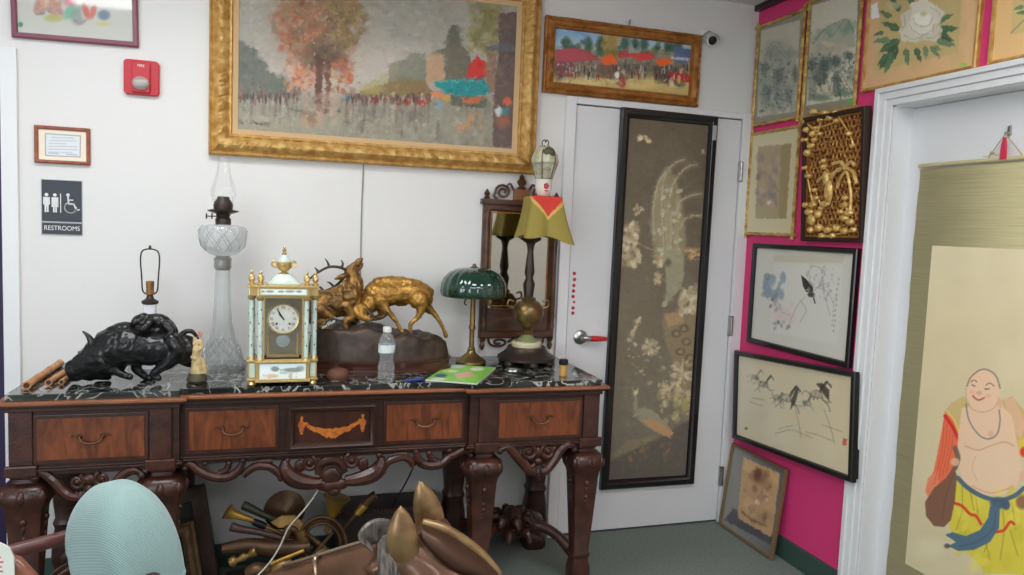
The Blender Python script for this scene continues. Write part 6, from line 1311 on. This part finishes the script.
# ---- carved wall mirror
ym = -.012
P = Plane((-1.372, 0, .965), (1, 0, 0), (0, 0, 1)); wM, hM = .358, .612
t = things('wall_mirror', 'carved wooden wall mirror with turned finials behind the brass lamp', 'mirror', (-1.193, 0, .965))
M_mw = mat('brown_mirror_wood', (96, 62, 42), .4, col2=(66, 42, 30), scale=(8, 8, 30), coat=.2)
fr = frame_mb(P, wM, hM, [(0, .0), (0, .02), (.006, .026), (.030, .026), (.036, .018), (.038, .008)]); fr.build('frame', M_mw, t)
gl = MB(); box_on(gl, P, .034, wM-.034, .034, hM-.034, .004, .010); gl.build('glass', mat('old_mirror_glass', (176, 168, 156), .06, 1.0), t, flat=True)
lp = MB(); box_on(lp, P, .030, wM-.030, .030, .138, .010, .020, .003); lp.build('lower_panel', M_mw, t, flat=True)
gd = frame_mb(Plane(P(0, .105, 0), (1, 0, 0), (0, 0, 1)), wM, hM-.105, [(.040, .010), (.040, .013), (.045, .013), (.045, .010)]); gd.build('gilt_slip', M_gold2, t)
for s in (.016, wM-.016):
    tc_ = MB().lathe([(.010, .04), (.013, .06), (.009, .07), (.013, .10), (.010, .3), (.013, hM-.12), (.009, hM-.08), (.014, hM-.06), (.010, hM-.04)], P(s, 0, .032), 14); tc_.build('turned_column', M_mw, t)
    MB().lathe([(.003, -.055), (.010, -.045), (.013, -.03), (.008, -.018), (.014, -.010), (.014, 0)], P(s, 0, .018), 14).build('drop_finial', M_mw, t)
cr = MB(); box_on(cr, P, -.012, wM+.012, hM-.008, hM+.016, 0, .036, .003); cr.build('cornice', M_mw, t, flat=True)
for s, k in ((.014, 1), (wM-.014, 1)):
    MB().lathe([(.012, 0), (.015, .006), (.008, .012), (.014, .024), (.008, .034), (.002, .044)], P(s, hM+.016, .018), 14).build('finial', M_mw, t)
cx_ = wM/2-.006
bk_ = MB(); box_on(bk_, P, cx_-.036, cx_+.036, hM+.016, hM+.066, .006, .032, .004); bk_.build('crest_block', mat('lighter_crest_wood', (134, 90, 58), .4), t, flat=True)
MB().lathe([(.018, 0), (.022, .006), (.010, .012), (.018, .024), (.022, .034), (.010, .048), (.012, .054), (.003, .066)], P(cx_, hM+.066, .019), 32).build('finial', M_mw, t)
for s in (-1, 1):
    sc_ = MB(); pts = [P(cx_+s*(.086+.036*(1-k/20*.75)*math.cos(k*.5)), hM+.050+.034*(1-k/20*.75)*math.sin(k*.5), .018) for k in range(21)]; sc_.tube(pts, [.006]*21, 7); sc_.tube([P(cx_+s*.120, hM+.050, .018), P(cx_+s*.126, hM+.03, .018), P(cx_+s*.11, hM+.016, .018)], .006, 7, 3); sc_.tube([P(cx_+s*.066, hM+.080, .018), P(cx_+s*.052, hM+.088, .018), P(cx_+s*.036, hM+.06, .018)], .005, 7, 3); sc_.build('crest_scroll', M_mw, t)
    sc_ = MB(); pts = [P(wM/2+s*(.085+.045*(1-k/20*.8)*math.cos(k*.45)), -.02-.022*(1-k/20*.8)*math.sin(k*.45), .014) for k in range(21)]; sc_.tube(pts, [.0055]*21, 7); sc_.tube([P(wM/2+s*.04, -.02, .014), P(wM/2+s*.02, -.006, .014), P(wM/2, -.012, .014)], .006, 7, 3); sc_.tube([P(wM/2+s*.13, -.02, .014), P(wM/2+s*.135, .004, .014)], .0055, 7); sc_.build('apron_scroll', M_mw, t)
# ---- cord below the painting
a, b = PY(363.5, 166, -.006), PY(360.5, 270, -.006)
o = MB().tube([(a[0], -.02, a[2]+.05), a, (a[0]-.004, -.005, (a[2]+b[2])/2), b, (b[0], -.005, b[2]-.3)], .0028, 6, 4).build('grey_wire', mat('grey_cord', (150, 148, 140), .7))
tag(o, 'thin grey cord hanging down the wall below the big painting', 'cord')
# ================================================================ UNDER THE CONSOLE
def tubes(mb, y, pts, sm=5, seg=12):
    q = [PY(p[0], p[1], y+(p[3] if len(p) > 3 else 0)) for p in pts]; mb.tube(q, [toM(a, p[2]) for a, p in zip(q, pts)], seg, sm)
M_horn = mat('tarnished_brass', (166, 132, 74), .35, .5, col2=(110, 84, 50), scale=(16, 16, 16))
M_hornb = mat('bright_horn_brass', (206, 164, 78), .28, .6, col2=(160, 120, 56), scale=(10, 10, 10))
M_mauve = mat('purplish_brown_lacquer', (84, 62, 58), .45, .3)
M_brownl = mat('brown_lacquered_brass', (104, 76, 48), .4, .4, col2=(72, 52, 36), scale=(14, 14, 14))
M_greyg = mat('grey_green_metal', (88, 88, 72), .45, .5)
M_case = mat('black_case_leatherette', (24, 22, 22), .6, bump=.4, bscale=200)
GI = 'brass instruments piled under the console'
t = things('instrument_case', 'low black instrument case on the carpet under the brass instruments', 'case', (-2.12, -.30, 0))
MB().box(-2.42, -1.80, -.46, -.26, 0, .105, .02).build('shell', M_case, t); MB().box(-2.424, -1.796, -.464, -.256, .055, .062, .002).build('seam', M_iron, t)
for x in (-2.3, -1.95): MB().box(x-.02, x+.02, -.468, -.458, .045, .075, .003).build('latch', M_oldbrass, t)
t = things('carved_chest', 'dark carved wooden chest behind the instruments on the right', 'chest', (-1.74, -.13, 0))
ch = MB().box(-2.0, -1.57, -.23, -.03, .02, .27, .006); ch.build('body', mat('blackened_oak', (40, 30, 24), .5, bump=.5, bscale=60), t)
cg = MB()
for k in range(30): cg.lathe([(.010, .262), (.012, .272), (.004, .285)], (-1.99+k*.0142, -.225, 0), 8)
MB().box(-2.01, -1.56, -.24, -.02, .262, .275, .004).build('lid', mat('blackened_oak_lid', (44, 33, 26), .5), t); cg.build('fringe_carving', M_wal, t)
for x in (-1.98, -1.59):
    for y in (-.21, -.05): MB().lathe([(.014, 0), (.02, .008), (.016, .024)], (x, y, 0), 12).build('foot', M_wal, t)
def inst(name, label, u, v, y): return root_at(name, label, 'brass instrument', u, v, y, GI, PY(u, v, y)[2])
# coiled horn
y = -.40; t = inst('coiled_horn', 'coiled brass horn ring standing in the middle of the pile under the table', 322, 570, y)
cc = MB()
for r, dy, th in ((28, 0, 2.0), (24.5, .012, 1.7), (21.5, -.006, 1.5)):
    pts = [PY(322+r*.86*math.cos(k*math.pi/14), 545+r*math.sin(k*math.pi/14), y+dy) for k in range(29)]; cc.tube(pts, toM(pts[0], th), 10, 2, cap=False)
cc.build('coil', M_brownl, t)
va = MB(); tubes(va, y+.01, [(305, 533, 2.6), (318, 543, 2.6), (337, 558, 2.8)]); tubes(va, y, [(312, 556, 1.8), (322, 545, 1.8), (333, 532, 1.8)]); va.build('cross_tube', M_brownl, t)
bl = MB(); tubes(bl, y+.06, [(326, 532, 2), (330, 520, 3.5), (334, 509, 7), (336, 501, 11), (337, 497, 14)], 5, 20); bl.build('bell', M_hornb, t)
# trumpets and other pieces
def horn(name, label, y, pts, m, extra=None, bell=None):
    t = inst(name, label, pts[0][0], max(p[1] for p in pts)+4, y); mb = MB(); tubes(mb, y, pts); mb.build('tube', m, t)
    if bell: b = MB(); tubes(b, y, bell, 5, 18); b.build('bell', M_hornb if m is not M_mauve else m, t)
    if extra: extra(t, y)
    return t
def grip(t, y):
    g = MB(); tubes(g, y, [(253, 521.5, 3.4), (259, 524, 3.8), (266, 526.5, 3.4)]); g.build('black_grip', M_black, t)
horn('trumpet', 'brass trumpet with a bright flared bell pointing left under the table', -.36, [(240, 516, 2.4), (262, 525, 2.2), (285, 535, 2), (312, 548, 2)], M_horn, grip, [(227, 511, 8.5), (231, 513, 6), (238, 515.5, 4), (252, 520, 2.6)])
horn('bugle', 'dull grey green bugle tube lying above the bright trumpet bell', -.30, [(243, 505, 4.6), (252, 509, 4.2), (264, 515, 3.4), (285, 524, 2.6)], M_greyg)
horn('clarinet', 'purplish brown tube lying below the bright trumpet bell', -.38, [(231, 526.5, 4.6), (240, 529, 4), (258, 532, 3.2), (278, 537, 3), (300, 543, 2.6)], M_mauve)
horn('bass_horn', 'long thick brown horn lying flat across the left of the pile', -.40, [(222, 549, 5), (230, 548, 6.5), (248, 546, 8), (270, 548, 8.5), (296, 548, 8), (310, 546, 6)], M_brownl)
horn('slide', 'bright straight brass slide tube slanting below the thick brown horn', -.44, [(271, 564, 2.4), (288, 557, 2.2), (304, 550.5, 2)], M_hornb)
def keyx(t, y):
    k = MB(); tubes(k, y, [(357, 514, 3.8), (363, 507, 4.2), (367, 503, 3.4)]); k.build('brass_key', M_hornb, t)
horn('flute', 'thin dark tube with a bright brass key rising to the right of the coiled horn', -.34, [(338, 536, 1.8), (350, 521, 2.2), (362, 508, 3.6), (370, 499, 4.6), (376, 495, 4.8)], M_brownl, keyx)
horn('fife', 'thin bright brass tube crossing behind the trumpet and the coiled horn', -.28, [(262, 540, 2), (290, 531, 1.8), (318, 520, 1.8), (340, 511, 2.4)], M_hornb)
horn('cornet', 'small curled brass horn tucked under the coiled ring at the front', -.47, [(292, 570, 3), (304, 563, 2.6), (318, 566, 2.4), (324, 574, 2.4), (314, 580, 2.4), (300, 576, 2.2)], M_horn, None, [(281, 575, 8), (285, 573, 5.5), (292, 570, 3)])
t = inst('round_bell', 'dark brown round horn bell at the back of the pile', 285, 530, -.24); b = MB(); q = PY(285, 511, -.24); b.lathe([(.004, -.03), (.03, -.024), (.06, -.006), (.078, .012), (.08, .016), (.06, .004), (.03, -.014), (.004, -.02)], q, 28, axis=(-.1, -.75, .65)); b.build('bell', M_brownl, t); b = MB(); tubes(b, -.22, [(286, 516, 4), (290, 530, 3.4), (296, 548, 3)]); b.build('tube', M_brownl, t)
t = inst('valve_cluster', 'flat bright brass plate with curled tubes between the trumpet and the coiled horn', 285, 545, -.39); b = MB(); q = Plane(PY(270, 525, -.39), (1, 0, -.05), (0, .35, 1)); b.prism([(0, .01), (.03, -.012), (.075, -.012), (.12, -.035), (.125, .0), (.09, .034), (.04, .034)], q, 0, .006); b.build('plate', M_horn, t, bevel=.002); b = MB(); tubes(b, -.40, [(286, 538, 3), (290, 529, 3.2), (296, 531, 3), (300, 540, 2.6), (306, 551, 2.4)]); b.ell(PY(288, 529, -.40), (.016, .014, .016), 12); b.build('curl', M_brownl, t); b = MB(); tubes(b, -.395, [(299, 530, 5), (303, 540, 5.4), (305, 548, 5)]); b.build('casing', M_horn, t)
t = inst('candlestick', 'small turned brass candlestick lying at the front left of the pile', 240, 566, -.46); b = MB(); tubes(b, -.46, [(230, 563, 4.2), (234, 561, 5), (238, 560, 2.6), (244, 557, 4), (248, 556, 2.6), (254, 552, 5), (256, 551, 4)], 3); b.build('shaft', M_horn, t)
t = inst('mouthpiece', 'rounded brown brass fitting at the front edge of the pile', 256, 576, -.48); b = MB(); tubes(b, -.48, [(246, 574, 5), (254, 571, 8), (262, 571, 8), (270, 570, 5)]); b.build('cup', M_brownl, t); b = MB(); tubes(b, -.47, [(272, 572, 5), (282, 566, 6), (292, 563, 4.5)]); b.build('tube', M_horn, t)
# white cord and dark cord
q = [PY(*p) for p in ((321, 478, -.50), (318, 490, -.50), (304, 510, -.52), (289, 527, -.53), (280, 546, -.54), (270, 562, -.56), (256, 577, -.58), (238, 592, -.62))]
q.append(np.array([q[-1][0]-.03, -.66, .004])); tag(MB().tube(q, .0032, 7, 5).build('white_cord', mat('off_white_cord', (190, 184, 172), .6)), 'off white cord hanging from the carved apron over the brass instruments', 'cord')
q = [PY(*p) for p in ((414, 462, -.46), (412, 470, -.40), (404, 486, -.34), (396, 499, -.28), (393, 507, -.25))]
tag(MB().tube(q, .003, 7, 5).build('dark_cord', M_black), 'thin dark cord hanging under the table between the horn and the right legs', 'cord')
# frames leaning under the left of the table
def leaning(name, label, pr, y, w, h, rot, mf, prof, lean):
    q = PY(pr[0], pr[1], y); P = Plane((q[0], y, q[2]), (1, 0, 0), (0, 0, 1), rot); P.O = Vector((q[0], y, q[2]))-P.A*w-P.B*h
    R = Matrix.Rotation(lean, 3, P.A); P.B = R@P.B; P.N = R@P.N; P.O = Vector((q[0], y, q[2]))-P.A*w-P.B*h
    t = things(name, label, 'picture frame', (P.O.x+w/2, P.O.y, 0))
    frame_mb(P, w, h, prof).build('frame', mf, t, flat=True); bk = MB(); box_on(bk, P, .012, w-.012, .012, h-.012, .0, .010); bk.build('panel', mat('dark_panel_'+name, (30, 26, 24), .7), t, flat=True)
leaning('deep_frame', 'deep dark brown frame leaning to the wall under the table', (205, 483), -.17, .42, .40, .17, mat('dark_brown_frame', (62, 46, 36), .5), [(0, 0), (0, .055), (.01, .06), (.05, .055), (.06, .02)], -.16)
leaning('gilt_frame', 'worn gilt frame leaning behind the teal chair under the table', (194, 519), -.31, .40, .30, .17, mat('worn_dark_gilt', (112, 88, 58), .45, .3, col2=(80, 60, 40), scale=(20, 20, 20)), [(0, 0), (0, .03), (.008, .036), (.02, .028), (.032, .036), (.046, .028), (.05, .012)], -.16)
# ================================================================ FOREGROUND
# ---- teal chair
M_teal = mat('teal_woven_fabric', (142, 178, 172), .9, sheen=.3, bump=.0)
nt = M_teal.node_tree; bb = nt.nodes['Principled BSDF']; tc = nt.nodes.new('ShaderNodeTexCoord'); wv = nt.nodes.new('ShaderNodeTexWave'); wv.inputs['Scale'].default_value = 95; wv.wave_type = 'BANDS'; wv.bands_direction = 'DIAGONAL'; wv.inputs['Distortion'].default_value = .8; wv.inputs['Detail Scale'].default_value = 6
nt.links.new(tc.outputs['Object'], wv.inputs['Vector']); cr = nt.nodes.new('ShaderNodeValToRGB'); cr.color_ramp.elements[0].color = (*lin((136, 166, 164)), 1); cr.color_ramp.elements[1].color = (*lin((148, 176, 171)), 1)
nt.links.new(wv.outputs['Fac'], cr.inputs[0]); nt.links.new(cr.outputs[0], bb.inputs['Base Color']); bp = nt.nodes.new('ShaderNodeBump'); bp.inputs['Strength'].default_value = .35; bp.inputs['Distance'].default_value = .002; nt.links.new(wv.outputs['Fac'], bp.inputs['Height']); nt.links.new(bp.outputs[0], bb.inputs['Normal'])
ct = PY(130, 486, -1.4); n_ = Vector((-.85, -.53, 0)).normalized(); w_ = Vector((-n_.y, n_.x, 0)); w_ = Vector((-.53, .85, 0)).normalized(); zt_ = ct[2]
cc_ = Vector((ct[0]-.015, -1.40, 0))
t = things('upholstered_chair', 'teal woven fabric upholstered chair in the left foreground', 'chair', (cc_.x, cc_.y, 0))
def sq(v, p): return math.copysign(abs(v)**p, v)
bk = MB()
def cush(i, j):
    a = i*2*math.pi; e = (j-.5)*math.pi; ce = sq(math.cos(e), .5); se = sq(math.sin(e), .5)
    n = .088*ce*sq(math.cos(a), .34); ww = .205*ce*sq(math.sin(a), .5); z = .172*se
    up = max(0, z/.172); n *= 1-.40*up**3; ww *= 1-.16*up**3; n += .016*up
    z -= (.085*(abs(ww)/.2)**2.2)*(1 if z > 0 else 0)
    if z < 0: q_ = max(0., -ww/.205); z *= 1-.22*q_*q_; n *= 1-.3*max(0, -z/.172)**2; ww *= 1-.2*max(0, -z/.172)**2
    if ww < 0: ww *= .66
    ww += .012
    return cc_+n_*(n-.022)+w_*ww+Vector((0, 0, zt_-.172+z))
bk.grid(72, 48, cush); bk.build('backrest', M_teal, t, auto=False)
st = MB()
def seat(i, j):
    a = i*2*math.pi; e = (j-.5)*math.pi; ce = sq(math.cos(e), .4); return cc_+n_*(.27+.21*ce*sq(math.cos(a), .4))+w_*(.24*ce*sq(math.sin(a), .4))+Vector((0, 0, .43+.05*sq(math.sin(e), .5)))
st.grid(40, 16, seat); st.build('seat', M_teal, t, auto=False)
for a, b in ((.02, -.19), (.02, .19), (.43, -.19), (.43, .19)):
    p = cc_+n_*(a+.04)+w_*b; MB().tube([(p.x, p.y, 0), (p.x, p.y, .40)], [.014, .019], 12).build('leg', M_wal, t)
fr_ = MB()
for b in (-.15, .15): p = cc_+w_*b-n_*.0; fr_.tube([(p.x, p.y, .39), (p.x, p.y, zt_-.16)], .016, 10)
fr_.build('back_support', M_wal, t)
M_ch = mat('reddish_chair_wood', (92, 46, 40), .4, coat=.2, col2=(72, 34, 30), scale=(10, 10, 30)); M_ch2 = mat('brown_chair_wood', (136, 84, 60), .35, coat=.3, col2=(112, 66, 46), scale=(10, 10, 30))
A_ = Vector(PY(92, 527, -1.20)); A_ = cc_+w_*.205+Vector((0, 0, A_.z)); B_ = A_+n_*.36+V(0, 0, -.012)
ar = MB(); ar.tube([A_, A_.lerp(B_, .5)+V(0, 0, .004), B_, B_+n_*.05+V(0, 0, -.03)], [.016, .018, .019, .016], 12, 4); arm = ar.build('arm', M_ch, t)
MB().tube([(B_.x-n_.x*.03, B_.y-n_.y*.03, B_.z-.004), (B_.x-n_.x*.05, B_.y-n_.y*.05, .40)], [.014, .018], 12, 3).build('arm_post', M_ch, arm)
# ---- wooden chair with a card, left edge
yk = -1.93; K = Vector(PY(17, 549, yk))
t = things('wooden_chair', 'brown wooden chair with a rounded back at the left edge', 'chair', (K.x-.10, yk-.1, 0))
Pb = Plane((K.x-.153, yk, K.z-.40), (1, 0, 0), (0, 0, 1))
out = [(0, 0), (.2, 0), (.2, .25), (.196, .31), (.182, .352), (.158, .385), (.13, .398), (.10, .40), (.06, .394), (.03, .37), (.01, .33), (0, .26)]
MB().prism(out, Pb, -.012, .012).build('back_panel', M_ch2, t, bevel=.008)
MB().box(K.x-.21, K.x+.05, yk-.42, yk+.02, .43, .46, .01).build('seat', M_ch2, t)
for x in (K.x-.125, K.x+.04):
    MB().tube([(x, yk, .46), (x, yk, K.z-.37)], .014, 10).build('back_post', M_ch2, t)
    for y in (yk-.01, yk-.39): MB().tube([(x, y, 0), (x, y, .435)], [.013, .018], 12).build('leg', M_ch2, t)
q = PY(12, 541, yk-.02); Pq = Plane((q[0]-.115, yk-.0135, q[2]-.20), (1, 0, 0), (0, 0, 1)); wq = .115
t = things('printed_card', 'white card with red print hung on the rounded chair back at the left edge', 'card', Pq(wq/2, 0, 0))
MB().prism([(0, 0), (wq+.003, 0), (wq+.001, .17), (wq-.005, .188), (wq-.018, .197), (0, .200)], Pq, -.001, .003).build('sheet', mat('white_card_paper', (206, 212, 202), .6), t, flat=True)
pr_ = MB()
for k in range(8):
    L = rnd.uniform(.008, .018); box_on(pr_, Pq, wq-.012-L, wq-.012-rnd.uniform(0, .006), .172-k*.0075, .175-k*.0075, .003, .0033)
pr_.build('red_print', mat('red_ink', (196, 96, 100), .6), t, flat=True); pr_ = MB(); box_on(pr_, Pq, 0, wq+.001, .116, .1175, .003, .0033); pr_.build('rule', mat('grey_ink', (120, 126, 120), .6), t, flat=True)
# ---- bronze horse head
M_hb = mat('brown_bronze_horse', (118, 82, 60), .3, .4, col2=(92, 64, 48), scale=(9, 9, 9), coat=.2)
M_hg = mat('golden_bronze_rim', (158, 128, 86), .32, .5, col2=(112, 84, 56), scale=(14, 14, 14), coat=.2)
M_hd = mat('grey_black_mane', (64, 60, 56), .4, .4, col2=(120, 114, 106), scale=(120, 30, 30))
yh = -1.40; pk = Vector(PY(424, 523, yh))                 # top of the poll
t = things('horse_statue', 'large brown bronze horse head with pointed golden ears in front of the console', 'statue', (pk.x+.12, yh-.02, 0))
f_ = Vector((-.294, .13, -.128)).normalized(); s_ = Vector((.064, .12, 0)).normalized(); u_ = s_.cross(f_); u_ = u_ if u_.z > 0 else -u_; u_.normalize()
hd = MB(); rings = []
for d, hw, hh in ((-.05, .05, .06), (-.02, .068, .085), (.05, .080, .105), (.12, .078, .112), (.20, .066, .098), (.29, .050, .074), (.36, .048, .062), (.41, .050, .056), (.45, .040, .044), (.47, .018, .022)):
    c = pk+f_*d-u_*(hh+.004+.02*max(0, (d-.3))); ring = []
    for k in range(20):
        a = k*math.pi/10; ring.append(hd.bm.verts.new(c+s_*hw*sq(math.cos(a), .85)+u_*hh*sq(math.sin(a), .85)))
    rings.append(ring)
for i in range(len(rings)-1):
    for k in range(20): hd._face([rings[i][k], rings[i][(k+1) % 20], rings[i+1][(k+1) % 20], rings[i+1][k]])
hd._face(rings[0]); hd._face(rings[-1])
for s in (-1, 1):
    c = pk+f_*.13-u_*.055+s_*s*.070; hd.ell(c, (.024, .024, .020), 12); hd.ell(pk+f_*.09-u_*.15+s_*s*.05, (.055, .04, .06), 14)
ncr = [Vector(PY(420, 525, yh-.03)), Vector(PY(441, 531.5, yh-.035)), Vector(PY(463, 544.5, yh-.04)), Vector(PY(485, 563, yh-.05)), Vector(PY(503, 590, yh-.06)), Vector(PY(522, 650, yh-.06))]
nr = [.075, .088, .105, .125, .150, .165]
pts = []
for c, r, dn in zip(ncr, nr, [(-.35, 0, -.94), (-.5, 0, -.86), (-.65, 0, -.76), (-.75, 0, -.66), (-.85, 0, -.5), (-.95, 0, -.3)]): pts.append(c+Vector(dn)*(r+.020)+V(0, .02, 0))
pts += [pts[-1]+V(-.02, 0, -.18), pts[-1]+V(-.02, 0, -.36)]; nr += [.17, .17]
pts[-1].z = max(pts[-1].z, .2)
hd.limb(pts, nr, 18, 5)
hd.build('head', M_hb, t, voxel=.007, smooth_it=4)
ridge = MB(); base = smooth(ncr, 8); rm_ = []
for i, c in enumerate(base[:30]):
    rm_.append(c+V(.004, -.006, .010))
ridge.tube(rm_, [.010+.004*math.sin(math.pi*i/29) for i in range(30)], 10, 0); ridge.build('crest_rim', M_hg, t)
fl_ = MB()
def flange(i, j):
    c = base[min(int(i*29), 29)]; return c+V(.004, -.006, .008)+Vector((-.35, -.55, -.62))*(.085*j*math.sin(math.pi*(.12+.80*i)))+V(0, -.02*math.sin(j*3), 0)
fl_.grid(30, 8, flange); fl_.build('mane_fold', mat('dark_bronze_fold', (74, 50, 36), .35, .5), t, solid=.006)
def ear(tip, mid, b, y, w, name='ear'):
    m2 = MB(); T, M_, B = Vector(PY(tip[0], tip[1], y)), Vector(PY(mid[0], mid[1], y)), Vector(PY(b[0], b[1], y+.01)); k = toM(B, 1)
    pts = [B, B.lerp(M_, .5), M_, M_.lerp(T, .45), M_.lerp(T, .8), T]; m2.limb(pts, [w*.72*k, w*.95*k, w*k, w*.78*k, w*.42*k, .6*k], 14, 4, .55); return m2.build(name, M_hg, t)
ear((400.5, 506), (402, 538), (409, 566), yh-.07, 15.5); ear((419.5, 481), (428, 512), (437, 548), yh+.05, 14.5)
fk = MB()
for k in range(15):
    a = k/14; u0 = 410-25*a; fk.tube([PY(415-8*a, 526+4*a, yh+.03-.02*a), PY(u0, 533+7*a, yh-.01-.02*a), PY(u0-3, 552+4*a, yh-.045-.02*a), PY(u0-4+2*math.sin(k*2), 584, yh-.075-.02*a)], [.007, .012, .012, .008], 7, 4)
for k in range(10): fk.tube([PY(398-k*.5, 528+k*.8, yh+.02), PY(386-k*.5, 523+k*1.5, yh+.015), PY(372-k*.1, 524+k*1.8, yh+.01), PY(361+k*.8, 534+k*1.2, yh-.005), PY(362+k*1.2, 543+k*.9, yh-.02)], [.008, .011, .011, .008, .003], 7, 4)
fk.build('forelock', M_hd, t)
rn = MB(); q = [pk+f_*d+u_*.004-s_*.012 for d in (.08, .16, .24, .32, .40)]; rn.tube(q, .005, 8, 3); c = pk+f_*.30
rn.tube([c+s_*.052-u_*.05, c+s_*.03-u_*.004, c-s_*.0+u_*.004, c-s_*.03-u_*.004, c-s_*.052-u_*.05, c-s_*.055-u_*.10], .0065, 8, 4); rn.build('bridle', mat('silvery_bridle', (150, 132, 112), .25, .8), t)
MB().sqloft([(0, .24, .20, 6), (.05, .24, .20, 6), (.06, .21, .17, 6), (.20, .18, .15, 4), (.24, .165, .15, 3)], (pts[-1].x, pts[-1].y)).build('pedestal', M_iron, t)
